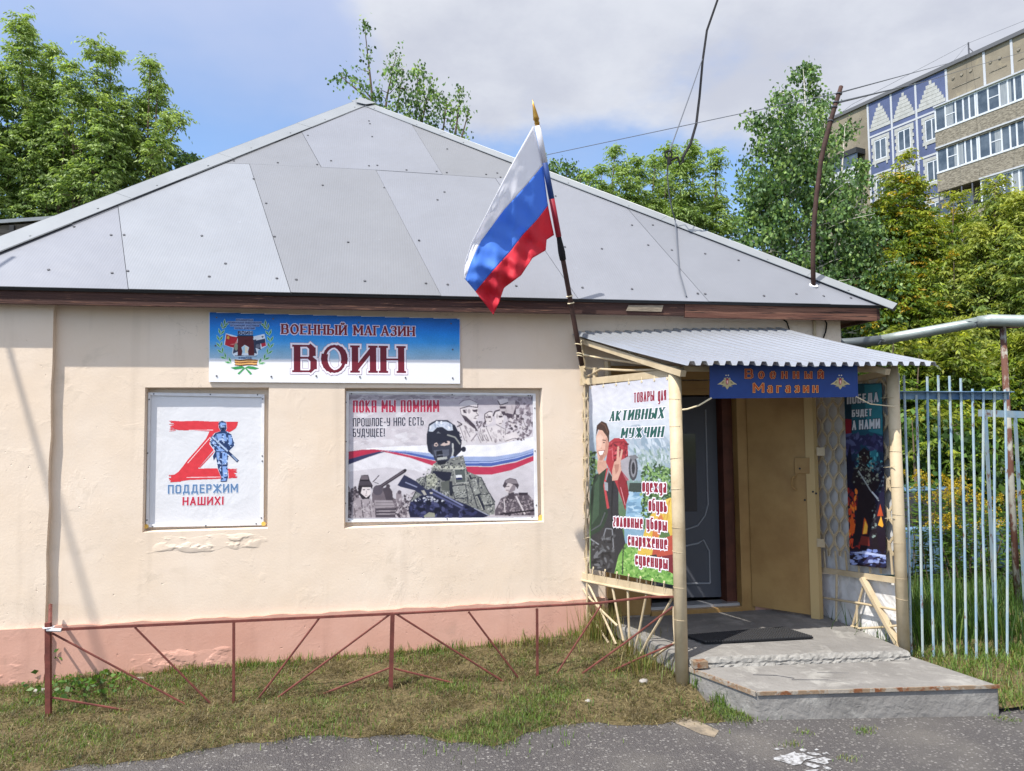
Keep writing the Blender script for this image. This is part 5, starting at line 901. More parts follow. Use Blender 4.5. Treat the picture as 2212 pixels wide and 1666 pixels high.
# hanging blue sign under the canopy edge
mB_ = px(3.456, 2800, 1440); BP = vplane((2.14, -1.27), (3.9, -1.30)); q = [(97, 20), (2130, 20), (2140, 492), (100, 513)]
bc = [BP.un(*mB_(*p)) for p in q]
bs = thing('entrance_sign', tuple(sum(bc, Vector())/4), 'dark blue sign with orange lettering and two eagle emblems hanging under canopy', 'sign')
b = MB(); b.prism(bc, (0, .008, 0)); b.build('board', material('blue_board', hx('1b3670'), .45, hx('20407e'), 3), bs)
b = MB(); b.tube([BP.un(*mB_(120, 505), .004), BP.un(1510, 876, .0), BP.un(1485, 884, .02), (PLb.x+.03, PLb.y-.055, BP.un(1472, 885).z)], .006, 6); b.build('tie_wire', M['tie'], bs); b = MB(); b.tube([BP.un(*mB_(2110, 485), .004), BP.un(1880, 873, .0), (PRb.x-.03, PRb.y-.05, BP.un(1930, 878).z)], .004, 6); b.build('tie_wire', M['tie'], bs)
for cx in (337, 1894):
    A = Art(BP, mB_, (cx-150, 170, cx+150, 400), .35); o_ = lambda pts: [(cx+x, y) for x, y in pts]
    for sg in (-1, 1):
        s_ = lambda pts: [(cx+sg*x, y) for x, y in pts]
        A.p('b7a77a', s_([(10, 260), (45, 250), (85, 285), (135, 318), (95, 318), (60, 330), (35, 350), (15, 320)])).p('8d7d58', s_([(50, 262), (85, 290), (70, 312), (45, 300)])).line('d5c89a', s_([(40, 256), (90, 300), (130, 318)]), 5).p('b7a77a', s_([(6, 250), (22, 225), (48, 232), (40, 245), (25, 260)])).ell('d9cfb4', cx+sg*16, 194, 9, 9).line('8d7d58', s_([(15, 340), (70, 350)]), 9)
    A.p('b7a77a', o_([(-35, 320), (35, 320), (20, 360), (0, 388), (-20, 360)])).p('b23a40', o_([(-20, 240), (18, 240), (20, 300), (0, 325), (-18, 300)])).p('e8c9c4', o_([(-8, 265), (10, 262), (10, 300), (-2, 312)])).ell('b7a77a', cx, 225, 8, 8)
    A.done(bs, 'eagle_emblem')
SERb = dict(tk=.19, tn=.09, wd=.72, gap=.62, serif=.10)
lettering(bs, BP, mB_, [dict(s='В', b0=(580, 236), b1=(690, 236), t0=(580, 108), col='8e2f14', halo_col='d99a66', halo=.035, halo_col2='10131f', halo2=.075, st=dict(SERb, wd=.95, gap=.1)), dict(s='123345', b0=(765, 236), b1=(1662, 236), t0=(765, 108), col='8e2f14', halo_col='d99a66', halo=.035, halo_col2='10131f', halo2=.075, st=SERb),
    dict(s='М', b0=(692, 430), b1=(842, 428), t0=(692, 304), col='a8441a', halo_col='f0b878', halo=.035, halo_col2='10131f', halo2=.075, st=dict(SERb, wd=.95, gap=.1)), dict(s='969783', b0=(890, 430), b1=(1588, 428), t0=(890, 304), col='a8441a', halo_col='f0b878', halo=.035, halo_col2='10131f', halo2=.075, st=dict(SERb, gap=.4))])
# ------------------------------------------------------------------ flag
f0 = PY(-.14).un(1258, 795); f1 = PY(-.27).un(1232, 645); tdir = (f1-f0)
f0 = f0 if True else f0
def pole_pt(y):                            # point on the pole seen at image height y; the pole leans outwards at a steady rate
    x = 1258+(1150-1258)*(795-y)/(795-215)-6*math.sin(math.pi*(795-y)/580)*-.3; t = (795-y)/150.; return PY(-.14-.13*t).un(x, y)
flag = thing('flag', tuple(pole_pt(790)), 'white blue and red tricolour flag on a leaning brown pole with gilt spear tip', 'flag')
b = MB(); b.tube([pole_pt(y) for y in (790, 720, 640, 560, 520)], .021, 10); b.build('pole', M['rust'], flag, smooth=True)
b = MB(); b.tube([pole_pt(y) for y in (562, 545, 512, 400, 270)], [.027, .03, .02, .018, .017], 10); b.build('upper_pole', M['black'], flag, smooth=True)
b = MB(); b.tube([pole_pt(y) for y in (272, 266, 262, 258, 252, 240, 215)], [.017, .022, .018, .026, .022, .016, .001], 10); b.build('spear_tip', material('gilt', hx('a8803a'), .35, metal=.7), flag, smooth=True)
for y in (640, 655): b = MB(); p = pole_pt(y); b.ring(p, (pole_pt(y-20)-p), .026, .005); b.build('tie_wire', M['tie'], flag)
for y in (745, 765, 770): b = MB(); p = pole_pt(y); b.ring(p, (.3, .1, 1), .027, .005); b.build('tie_wire', M['tie'], flag)
for y, e_ in ((745, RL+Vector((.08, -.03, -.03))), (766, LP.un(*mA(400, 520)))): b = MB(); b.tube([pole_pt(y)+Vector((.02, -.02, 0)), e_], .006, 6); b.build('tie_wire', M['tie'], flag)
cv = [[(1152, 272), (1101, 363), (1052, 459), (1018, 525), (1003, 570), (1003, 603)], [(1172, 358), (1135, 402), (1089, 453), (1039, 521), (1018, 565), (1005, 604)],
      [(1184, 444), (1160, 475), (1129, 508), (1101, 545), (1062, 588), (1027, 630)], [(1197, 508), (1181, 518), (1179, 541), (1150, 558), (1126, 595), (1089, 622), (1080, 648), (1066, 680)]]
def pl_at(c, u):
    d = [0]
    for p, q in zip(c, c[1:]): d.append(d[-1]+math.hypot(q[0]-p[0], q[1]-p[1]))
    s_ = u*d[-1]
    for i in range(len(c)-1):
        if s_ <= d[i+1] or i == len(c)-2: f = (s_-d[i])/(d[i+1]-d[i]); return (c[i][0]+(c[i+1][0]-c[i][0])*f, c[i][1]+(c[i+1][1]-c[i][1])*f)
NU, NV = 60, 16; b = MB()
for si, colr in enumerate((lin(238, 238, 242), hx('5c92e6'), hx('d63a4a'))):
    k = len(b.v)
    for j in range(NV+1):
        for i in range(NU+1):
            u, v = i/NU, j/NV; V = si+v; P = [pl_at(c, u) for c in cv]
            a = min(si, 2); p, q = P[a], P[a+1]
            m0 = ((P[a+1][0]-P[a-1][0])/2, (P[a+1][1]-P[a-1][1])/2) if a > 0 else (q[0]-p[0], q[1]-p[1]); m1 = ((P[a+2][0]-P[a][0])/2, (P[a+2][1]-P[a][1])/2) if a < 2 else (q[0]-p[0], q[1]-p[1])
            h = [2*v**3-3*v*v+1, v**3-2*v*v+v, -2*v**3+3*v*v, v**3-v*v]; x = h[0]*p[0]+h[1]*m0[0]+h[2]*q[0]+h[3]*m1[0]; y = h[0]*p[1]+h[1]*m0[1]+h[2]*q[1]+h[3]*m1[1]
            hy = pole_pt(272+(508-272)*V/3).y
            fold = .045*math.sin(u*9+V*2.2)*min(1, u*3)*(.3+.7*V/3)+.03*math.sin(u*24-V*3.5+1)*min(1, u*3)*(V/3)+.018*math.sin(u*41+V*6)*min(1, u*4)*(V/3)+.007*mnoise.fractal((u*14, V*3.2, 0), 1, 2, 3)*min(1, u*5)
            b.v.append(PY(hy*(1-u)+(-.62)*u-.22*math.sin(u*2.6)*(1-.3*V/3)+fold-.10*u*(V/3)).un(x, y))
    for j in range(NV):
        for i in range(NU): q_ = k+j*(NU+1)+i; b.f.append([q_, q_+1, q_+NU+2, q_+NU+1]); b.c.append(colr)
cm = material('flag_cloth', (.5, .5, .5), .6, use_col=True, spec=.25); nt = cm.node_tree
tr = nt.nodes.new('ShaderNodeBsdfTranslucent'); mx = nt.nodes.new('ShaderNodeMixShader'); mx.inputs[0].default_value = .45
vc = [n for n in nt.nodes if n.type == 'VERTEX_COLOR'][0]; nt.links.new(vc.outputs[0], tr.inputs[0]); nt.links.new(nt.nodes['Principled BSDF'].outputs[0], mx.inputs[1]); nt.links.new(tr.outputs[0], mx.inputs[2]); nt.links.new(mx.outputs[0], nt.nodes['Material Output'].inputs[0])
fc = b.build('flag_cloth', cm, flag, smooth=True); sd_ = fc.modifiers.new('thick', 'SOLIDIFY'); sd_.thickness = .002
b = MB(); ys = [(272, 'w'), (352, 'b'), (430, 'r'), (512, 'r')]
for (ya, cc), (yb, _) in zip(ys, ys[1:]): b.tube([pole_pt(ya), pole_pt((ya+yb)/2), pole_pt(yb)], .024, 10, {'w': lin(205, 205, 212), 'b': hx('24407a'), 'r': hx('8f2030')}[cc])
b.build('hoist_sleeve', M['paint'], flag, smooth=True)
# ------------------------------------------------------------------ low red fence
fn = thing('low_fence', (0, -.8, .03), 'low rusty red iron fence with fan-shaped bars in front of shop', 'fence'); FP = vplane((-2.083, -.88), (2.1, -.93)); FP2 = PY(-.80)
g1, g2, g3 = px(1.843, 0, 2250), px(1.7015, 1100, 2250), mB
def fl(mm, *pts): return [FP2.un(*mm(*p)) for p in pts]
ident = lambda x, y: (x, y)
for a, c, w in (((104, 1345), (106, 1572), .032), ((848, 1325), (843, 1500), .03)): part_bars('post', [(FP2.un(*a), FP2.un(*c)+Vector((0, 0, -.1)))], w, w, 'red', fn)
for a, c in (((505, 1345), (505, 1530)), ((1160, 1315), (1161, 1490))): part_bars('upright', [(FP2.un(*a), FP2.un(*c)+Vector((0, 0, -.06)))], .017, .017, 'red', fn)
b = MB(); b.bar(FP2.un(104, 1361), FP2.un(848, 1326), .017, .017); b.build('rail', M['red'], fn); b = MB(); b.tube([FP2.un(848, 1326), FP2.un(1292, 1303), PY(-.9).un(1400, 1290), (PLb.x-.02, PLb.y, PY(-1.1).un(1452, 1284).z)], .0095, 6); b.build('rail', M['red'], fn)
for mm, pts in ((g1, [(385, 505), (1490, 1095)]), (g1, [(990, 460), (1570, 1045)]), (g1, [(345, 970), (1075, 1095)]), (g2, [(295, 360), (0, 750), (-90, 868)]), (g2, [(775, 335), (0, 910), (-180, 1020)]), (g2, [(770, 700), (30, 990)]), (g2, [(815, 335), (1600, 830)]), (g2, [(1305, 320), (1705, 850)]), (g2, [(800, 705), (1460, 865)]), (g2, [(2205, 272), (1830, 850)])):
    p = fl(mm, *pts); p[-1] = p[-1]+(p[-1]-p[-2]).normalized()*.08; b = MB(); b.tube(p, .0072, 6); b.build('fan_bar', M['red'], fn)
for pts in ([(1335, 560), (670, 1060), (0, 1540)], [(1365, 1040), (850, 1260), (215, 1560)]):
    p = [PY(y_).un(*mB(*s_)) for s_, y_ in zip(pts, (-1.12, -.95, -.82))]; b = MB(); b.tube(p, .0072, 6); b.build('fan_bar', M['red'], fn)
b = MB(); b.tube([FP2.un(108, 1352), PY(-.05).un(109, 1308)], .014, 6); b.tube([FP2.un(108, 1420), PY(-.08).un(112, 1365)], .008, 6); b.build('return_rail', M['red'], fn)
b = MB(); b.tube([FP2.un(104, 1362)+Vector((0, -.02, .01)), FP2.un(135, 1360)+Vector((0, -.02, 0))], .012, 7); b.ring(FP2.un(105, 1355), (0, 0, 1), .032, .005); b.build('white_tape', M['white'], fn)
# ------------------------------------------------------------------ blue picket fence and gate
bf = thing('picket_fence', (4.5, -1.25, 0), 'tall fence of peeling pale blue iron bars right of the porch', 'fence')
BFP = vplane((3.99, -1.16), (3.99+math.cos(TH), -1.16-math.sin(TH)))
m5, m6 = px(1.851, 3280, 1150), px(1.553, 3480, 2000)
tops = [(595, 640), (686, 785), (766, 650), (848, 640), (930, 645), (1013, 662), (1100, 740), (1182, 740), (1262, 745), (1340, 745)]
bots = [(232, 975), (303, 998), (373, 1018), (435, 1022), (500, 1000), (572, 1012), (634, 1004), (700, 980), (758, 985), (822, 975)]
for t, q in zip(tops, bots):
    b = MB(); a, c = BFP.un(*m5(*t)), BFP.un(*m6(*q)); md = (a+c)/2+Vector((RND.uniform(-.008, .008), RND.uniform(-.02, .02), 0)); b.tube([c+Vector((0, 0, -.12)), md, a], .0095, 6); b.build('fence_bar', M['bluepaint'], bf)
b = MB(); a, c = BFP.un(*m5(530, 790)), BFP.un(*m5(1385, 792)); b.bar(a+Vector((0, .02, 0)), c+Vector((0, .02, 0)), .008, .055); b.bar(a+Vector((0, -.01, .03)), c+Vector((0, -.01, .03)), .06, .006); b.build('top_rail', material('dark_blue_paint', hx('4a6a8c'), .6, hx('7f98ab'), 9), bf)
M['gate'] = material('faded_blue_paint', hx('6d8799'), .7, hx('858f90'), 9, stretch=(1, 1, .4), col3=hx('5c4436'), n3=26, ramp3=(.56, .64))
gt = thing('gate', (5.6, -.6, 0), 'blue peeling iron gate leaf standing behind the picket fence', 'gate')
GP = vplane((5.05, -.55), (5.05+math.cos(TH), -.55-math.sin(TH)))
b = MB(); b.bar(GP.un(*m5(1145, 918)), GP.un(*m5(1600, 935)), .012, .06); b.build('gate_rail', M['gate'], gt)
b = MB(); b.bar(GP.un(*m5(1500, 1800)), GP.un(*m5(1900, 1810)), .012, .05); b.build('gate_rail', M['gate'], gt)
for xt, w in ((1196, .024), (1415, .02)): b = MB(); a = GP.un(*m5(xt, 935)); b.bar((a.x, a.y, .05), a, w, .02, up=(1, 0, 0)); b.build('gate_bar', M['gate'], gt)
# ------------------------------------------------------------------ gas main on a post
gp = thing('heating_pipe', (5.6, .2, 0), 'silver wrapped pipe on a rusty post running above the fence', 'pipe')
p = [PY(.9).un(1700, 748), PY(.75).un(1840, 741), PY(.62).un(1905, 735), PY(.5).un(1945, 727), PY(.15).un(2085, 702), PY(.08).un(2112, 696), PY(.0).un(2140, 692), PY(-.15).un(2215, 694), PY(-.6).un(2420, 704)]
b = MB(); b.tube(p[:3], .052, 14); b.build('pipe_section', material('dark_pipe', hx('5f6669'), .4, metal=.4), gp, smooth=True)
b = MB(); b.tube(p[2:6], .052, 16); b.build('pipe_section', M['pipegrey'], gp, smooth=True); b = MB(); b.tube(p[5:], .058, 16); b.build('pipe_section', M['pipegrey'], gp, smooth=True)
for i in (2, 5):
    b = MB(); t = (p[i+1]-p[i-1])
    for k in range(5): b.ring(p[i]+t.normalized()*(.035*(k-2)), t+Vector((.3*math.sin(k*2), .2, .4*math.cos(k*3))), .056, .005)
    b.build('wire_wrap', M['wire'], gp)
q = PY(.02).un(2166, 706); b = MB(); b.tube([(q.x+.01, q.y, -.2), (q.x, q.y, q.z)], .029, 12); b.build('support_post', M['peel'], gp, smooth=True); b = MB(); b.bar(q+Vector((-.14, .02, -.0)), q+Vector((.16, -.02, -.0)), .05, .03); b.build('saddle', M['rust'], gp)
# ------------------------------------------------------------------ bent iron mast on the roof, cables
mast = thing('roof_mast', tuple(RF.un(1757, 618)), 'bent rusty iron mast standing on right slope of the roof', 'mast')
r0 = RF.un(1757, 618); my = r0.y
b = MB(); b.tube([r0+Vector((0, 0, -.02))]+[PY(my).un(*q) for q in ((1756, 560), (1757, 500), (1763, 430), (1773, 350), (1783, 305), (1797, 252), (1817, 187))], [.022]*5+[.024, .022, .02], 9); b.build('pole', M['rust'], mast, smooth=True)
b = MB(); b.dot(r0-rn*.0, rn, .04, .012, k=12); b.build('base_flange', M['white'], mast)
b = MB(); [b.ring(PY(my).un(*q), (.2, 0, 1), .026, .006) for q in ((1802, 232), (1806, 222), (1812, 203), (1794, 262))]; b.build('wire_wrap', M['wire'], mast)
topm = PY(my).un(1815, 200); low_ = PY(my).un(1808, 222)
hk = RF.un(1456, 485)+rn*.05
def wire(name, pts, r, label, mat='wire', cat='cable'):
    pts = [Vector(q) for q in pts]; b = MB(); b.tube(pts, r, 6); o = b.build(name, M[mat], loc=tuple(pts[0])); o['label'] = label; o['category'] = cat; return o
ROOFW = RF.un(1112, 352)+rn*.02
wire('antenna_wire', [ROOFW, PY(2.6).un(1180, 335), PY((2.6+my)/2).un(1420, 284), topm], .004, 'thin wire from the mast top to the roof hip behind the flag')
hook = PY(hk.y-.35).un(1444, 334)
ins = thing('cable_hook', tuple(hook), 'black hook and insulator holding the power cable above the roof hip', 'insulator')
b = MB(); b.ring(hook, (.3, 1, .1), .035, .009, 12); b.tube([hook+Vector((0, 0, -.03)), hook+Vector((.01, 0, -.10))], [.016, .026], 8); b.build('hook', M['black'], ins)
b = MB(); b.tube([hook+Vector((.02, 0, -.06)), hook+Vector((.10, 0, -.02)), hook+Vector((.12, 0, -.10)), hook+Vector((.16, 0, -.06))], .013, 7); b.build('cable_loop', M['black'], ins)
hy_ = hook.y
wire('power_cable', [PY(hy_+3.2).un(1600, -260), PY(hy_+2.4).un(1565, -60), PY(hy_+2.2).un(1550, 0), PY(hy_+1.9).un(1527, 66), PY(hy_+1.6).un(1518, 130), PY(hy_+1.2).un(1511, 210), PY(hy_+.8).un(1504, 268), PY(hy_+.4).un(1492, 310), PY(hy_).un(1474, 342), hook+Vector((.16, 0, -.06))], .0145, 'thick black power cable dropping from above to the roof hook', 'black')
wire('carrier_wire', [PY(hy_+1.6).un(1517, 128), PY(hy_+.9).un(1492, 200), hook], .006, 'thin taut wire between the black power cable and the roof hook')
wire('anchor_wire', [hook+Vector((.0, 0, -.1)), PY(hk.y-.2).un(1441, 365), PY(hk.y-.15).un(1444, 410), PY(hk.y-.1).un(1451, 450), hk, RF.un(1463, 540)+rn*.012, RF.un(1467, 590)+rn*.012, RF.un(1482, 643)+rn*.012], .007, 'sagging grey wire from the hook down across the roof to the eave')
# cables that pass out of the picture above its upper left corner and throw a line of shade on the wall
sa, sb = WALL.un(40, 770), WALL.un(212, 1372); L2 = Vector((SUNV.x/-SUNV.y, -1, SUNV.z/-SUNV.y))
wire('overhead_cable', [sa+L2*1.35-(sb+L2*2.6-sa-L2*1.35)*.6, sa+L2*1.35, sb+L2*2.6, sb+L2*2.6+(sb+L2*2.6-sa-L2*1.35)*.5], .017, 'overhead cable casting a slanting line of shade on the cream pier', 'black')
# ------------------------------------------------------------------ apartment block beyond the trees
A0 = Vector((37.83, 39.07, 0)); DF = Vector((.28, -.96, 0)).normalized(); NF = Vector((-.96, -.28, 0)).normalized()
def fa(s, z, o=0): return A0+DF*s+NF*o+Vector((0, 0, z))
apt = thing('apartment_block', tuple(A0), 'tall grey panel apartment block with blue ornamented bays and glazed balconies', 'apartment block')
M['panel'] = material('pebble_panel', hx('857d6d'), .9, hx('736b5d'), .5, bump=.3, bscale=6, col3=hx('92876f'), n3=.9, ramp3=(.55, .7)); M['bluewall'] = material('blue_panel', hx('525c7e'), .85, hx('495371'), .8); M['seam'] = material('white_joint', hx('adb0b5'), .8); M['parapet'] = material('brick_parapet', hx('8d8678'), .9, hx('655f54'), 5, stretch=(1, 1, 5), ramp=(.45, .55)); M['frame'] = material('white_frame', hx('c3c7cc'), .5); M['pane'] = material('window_pane', hx('3a444e'), .12, hx('59626b'), 1.2, spec=.6); M['curtain'] = material('pale_curtain', hx('8f9496'), .4, hx('757b80'), 5, stretch=(6, 6, .3), spec=.6); M['whitebrick'] = material('white_brick', hx('a9aaa7'), .85, hx('989995'), 4)
def fbox(b, s0, s1, z0, z1, o0, o1): b.prism([fa(s0, z0, o0), fa(s1, z0, o0), fa(s1, z1, o0), fa(s0, z1, o0)], NF*(o1-o0))
b = MB(); fbox(b, -9.6, 16, -.4, 26.3, -13, 0); b.build('wall', M['panel'], apt)
b = MB(); fbox(b, -9.75, 16.1, 26.3, 26.55, -13.1, .16); b.build('roof_edge', material('roof_felt', hx('5b5c60'), .8), apt)
BAYS = ((-4.82, -2.88, 2), (-2.88, -.95, 2), (-.95, 1.33, 2))
for (s0, s1, _) in BAYS:
    for fl_ in range(9):
        z1 = 26.28-2.95*fl_+(.0 if fl_ == 0 else .37)-.02; z0 = 23.70-2.95*fl_+.07
        b = MB(); fbox(b, s0+.08, s1-.08, z0, z1-(.08 if fl_ else 0), 0, .03); b.build('blue_panel', M['bluewall'], apt)
        if fl_ == 0:                        # stepped white gable ornament on the top storey
            c, w = (s0+s1)/2, (s1-s0-.2); b = MB(); n = 7
            for k in range(n): hw = w/2*(1-k/n)**.9 if k < n-1 else .09; fbox(b, c-hw, c+hw, 24.1+k*.27, 24.1+(k+1)*.27-.02, .03, .06+.0*k)
            b.build('brick_ornament', M['whitebrick'], apt)
        elif fl_ < 5:
            c = (s0+s1)/2-.02; zt = 23.29-2.95*(fl_-1); b = MB(); hw = .49
            fbox(b, c-.75, c+.75, zt+.02, zt+.24, .03, .07); fbox(b, c-.72, c+.72, zt-1.75, zt-1.52, .03, .07); fbox(b, c-.55, c-.42, zt-1.98, zt-1.75, .03, .07); fbox(b, c+.42, c+.55, zt-1.98, zt-1.75, .03, .07)
            for k in range(6):
                e = .16+.1*(k % 2); fbox(b, c-hw-e, c-hw, zt-1.52+k*.257, zt-1.52+k*.257+.25, .03, .07); fbox(b, c+hw, c+hw+e, zt-1.52+k*.257, zt-1.52+k*.257+.25, .03, .07)
            b.build('brick_surround', M['whitebrick'], apt)
            b = MB(); fbox(b, c-hw, c+hw, zt-1.5, zt, .03, .05)
            wn = b.build('window', M['frame'], apt); b = MB(); fbox(b, c-hw+.07, c-.05, zt-1.42, zt-.08, .051, .056); b.build('pane', M['pane'], wn); b = MB(); fbox(b, c+.04, c+hw-.07, zt-1.42, zt-.08, .051, .056); b.build('pane', M['pane'], wn)
for s in (-4.84, -2.88, -.94, 1.33, 3.9, 5.53+.1, 8.2): b = MB(); fbox(b, s-.075, s+.075, 0, 26.28, .0, .045); b.build('panel_joint', M['seam'], apt)
for fl_ in range(8): b = MB(); z = 23.70-2.95*fl_; fbox(b, -4.75, 1.25, z-.07, z+.07, .035, .05); b.build('panel_joint', M['seam'], apt)
for s0, s1 in ((-9.4, -5.0), (1.5, 3.8), (4.0, 5.5), (5.75, 8.1)):
    b = MB(); fbox(b, s0+.2, s1-.2, 24.75, 24.8, 0, .03); b.build('relief_rib', M['parapet'], apt)
    for k in range(int((s1-s0)*1.6)): b = MB(); c = s0+.3+k*.6; b.dot(fa(c, 25.45, 0), NF, .11, .05); b.build('relief_boss', M['parapet'], apt)
for row, (zb, glazed) in enumerate(((20.58, 1), (17.75, 1), (14.8, 0), (11.85, 1))):
    for k, (s0, s1) in enumerate(((1.15, 3.95), (3.97, 6.85), (6.87, 9.7))):
        b = MB(); fbox(b, s0, s1, zb, zb+1.12, 1.1, 1.2); fbox(b, s0, s1, zb-.12, zb, 0, 1.22); fbox(b, s0, s0+.08, zb, zb+1.12, 0, 1.1)
        bal = b.build('balcony', M['parapet'], apt)
        b = MB(); fbox(b, s0, s1, zb+1.12, zb+1.24, 1.08, 1.23); b.build('sill', M['frame'], bal)
        if glazed or k:
            b = MB(); fbox(b, s0-.02, s1, zb+2.82, zb+2.92, .0, 1.28); b.build('awning', M['seam'], bal)
            b = MB(); fbox(b, s0+.02, s1-.02, zb+1.24, zb+2.82, 1.1, 1.13); b.build('glazing', M['pane'], bal)
            b = MB(); fbox(b, s0+.02, s0+.05, zb+1.24, zb+2.82, .05, 1.1); b.build('glazing', M['pane'], bal)
            xs_ = [s0+.04, s0+.74, s0+1.44, s0+1.95, s0+2.35, s1-.06]
            for i, xx in enumerate(xs_): b = MB(); fbox(b, xx-.05, xx+.05, zb+1.24, zb+2.82, 1.131, 1.16); b.build('mullion', M['frame'], bal)
            b = MB(); fbox(b, s0, s1, zb+2.72, zb+2.82, 1.131, 1.155); b.build('mullion', M['frame'], bal); b = MB(); fbox(b, s0+.74, s0+1.44, zb+2.0, zb+2.06, 1.131, 1.15); b.build('mullion', M['frame'], bal)
            b = MB(); xc = s0+RND.uniform(.1, 1.9); fbox(b, xc, xc+RND.uniform(.25, .8), zb+1.3, zb+2.68, 1.1305, 1.1309); b.build('curtain', M['curtain'], bal)
        else:
            b = MB(); fbox(b, s0+.1, s1-.5, zb+1.24, zb+2.2, 1.1, 1.13); b.build('glazing', M['pane'], bal)
            for xx in (s0+.05, s0+.8, s0+1.6, s1-.5): b = MB(); fbox(b, xx-.04, xx+.04, zb+1.24, zb+2.8, 1.131, 1.17); b.build('mullion', M['steelgrey'], bal)
            b = MB(); fbox(b, s0, s1-.5, zb+2.2, zb+2.28, 1.131, 1.16); b.build('mullion', M['steelgrey'], bal)
b = MB(); fbox(b, -8.6, -5.2, 22.6, 23.0, 0, 1.0); b.build('balcony_roof', M['dark'], apt); b = MB(); fbox(b, -8.6, -5.2, 20.3, 21.6, .9, 1.0); b.build('balcony', M['seam'], apt); b = MB(); fbox(b, -8.6, -5.2, 21.6, 22.6, .88, .92); b.build('glazing', M['pane'], apt)
aer = thing('roof_aerial', tuple(fa(2.75, 26.5, -.3)), 'small steel aerial bracket on the edge of the apartment roof', 'aerial')
q = fa(2.75, 26.5, -.3); b = MB(); b.tube([q, q+Vector((0, 0, 1.05))], .05, 6); b.tube([q+Vector((0, 0, .1))+DF*.4, q+Vector((0, 0, .7))], .03, 6); b.build('bracket', M['steelgrey'], aer)
qt = q+Vector((0, 0, 1.0))
wire('antenna_wire', [topm, (topm*.5+qt*.5)+Vector((0, 0, -.5)), qt], .007, 'thin wire from the mast top up to the apartment roof aerial')
wire('antenna_wire', [low_, PY(17).un(2000, 176), PY(30).un(2110, 142), PY(36).un(2330, 78)], .011, 'doubled dark wire from below the mast top across the apartment facade')
wire('antenna_wire', [PY(25).un(1560, 445), PY(28).un(1840, 226), qt, PY(34).un(2240, 34)], .01, 'long thin wire from the birch past the apartment roof aerial')
# ------------------------------------------------------------------ sheds half hidden by the trees
sh = thing('brick_shed', (-8, 11, 0), 'low brick shed with grey plank gable and pale metal roof edge left of shop', 'shed')
YS = 10.2; s_ = PY(YS); a, c = s_.un(-260, 506), s_.un(240, 466); zb = s_.un(0, 512).z
b = MB(); b.prism([(a.x, YS, -.4), (c.x, YS, -.4), (c.x, YS, zb), (a.x, YS, zb)], (0, 3, 0)); b.build('brick_wall', material('orange_brick', hx('a5562f'), .9, hx('8a4526'), 9), sh)
b = MB(); b.prism([(a.x, YS-.02, zb), (c.x, YS-.02, zb), (c.x, YS-.02, c.z-.03), (a.x, YS-.02, a.z-.03)], (0, .04, 0)); b.build('plank_gable', material('weathered_plank', hx('6d675f'), .9, hx('3b3836'), 3, stretch=(.5, 1, 9), bump=.4, bscale=20), sh)
b = MB(); b.prism([a+Vector((-.2, -.1, 0)), c+Vector((.2, -.1, 0)), c+Vector((.2, 3.2, .5)), a+Vector((-.2, 3.2, .5))], (0, 0, .07)); b.build('roof', M['galvplain'], sh)
q = s_.un(32, 500); b = MB(); b.box(q.x-.06, q.x+.02, YS-.1, YS-.021, zb, q.z+.1); b.build('post', M['dark'], sh)
sh2 = thing('red_roofed_shed', (9, 12, 0), 'brown roofed shed glimpsed through the leaves right of shop', 'shed')
s_ = PY(11.5); a, c = s_.un(1905, 632), s_.un(2060, 632)
b = MB(); b.box(a.x, c.x, 11.5, 14, -.4, a.z-.15); b.build('wall', material('pale_wall', hx('a9aaa8'), .9, hx('8f908e'), 2), sh2)
b = MB(); b.prism([(a.x-.2, 11.3, a.z-.15), (c.x+.2, 11.3, c.z-.15), (c.x+.2, 12.8, c.z+.5), (a.x-.2, 12.8, a.z+.5)], (0, 0, .06)); b.prism([(a.x-.2, 14.2, a.z-.15), (c.x+.2, 14.2, c.z-.15), (c.x+.2, 12.8, c.z+.5), (a.x-.2, 12.8, a.z+.5)], (0, 0, .06)); b.build('roof', material('red_roof', hx('7a3a28'), .8, hx('5e2d22'), 6), sh2)
# ------------------------------------------------------------------ parked car glimpsed behind the fence
car = thing('parked_car', (7.4, 3.6, -.42), 'blue grey car parked behind the fence, mostly hidden by goldenrod', 'car')
CO = Vector((7.2, 3.4, -.42)); cx_, sx_ = math.cos(.15), math.sin(.15)
def cp(x, y, z): return CO+Vector((x*cx_-y*sx_, x*sx_+y*cx_, z))
prof_ = [(-2.1, .35), (-2.1, .75), (-1.95, .9), (-1.1, .98), (1.3, 1.0), (1.95, .92), (2.1, .7), (2.1, .35)]; cab = [(-1.15, .98), (-.45, 1.42), (.75, 1.44), (1.35, 1.0)]
M['car'] = material('car_paint', hx('5f7f9c'), .25, spec=.6)
b = MB(); b.prism([cp(x, -.82, z) for x, z in prof_], cp(0, .82, 0)-cp(0, -.82, 0)); b.build('body', M['car'], car, bevel=.06)
b = MB(); k = len(b.v); lo_ = [cp(x, s*.74, z) if z < 1.1 else cp(x, s*.6, z) for s in (-1, 1) for x, z in cab]; b.add(lo_, [[0, 1, 2, 3], [7, 6, 5, 4], [0, 4, 5, 1], [1, 5, 6, 2], [2, 6, 7, 3]]); b.build('cabin', M['glass'], car, bevel=.03)
b = MB(); b.prism([cp(x, y, 1.425) for x, y in ((-.5, -.6), (.8, -.6), (.8, .6), (-.5, .6))], (0, 0, .03)); b.build('roof', M['car'], car, bevel=.01)
for x in (-1.3, 1.3):
    for y in (-.8, .62): b = MB(); b.tube([cp(x, y, .31), cp(x, y+.18, .31)], .31, 18); w_ = b.build('wheel', M['black'], car); b = MB(); b.tube([cp(x, y-.01, .31), cp(x, y+.19, .31)], .18, 12); b.build('rim', M['galvplain'], w_)
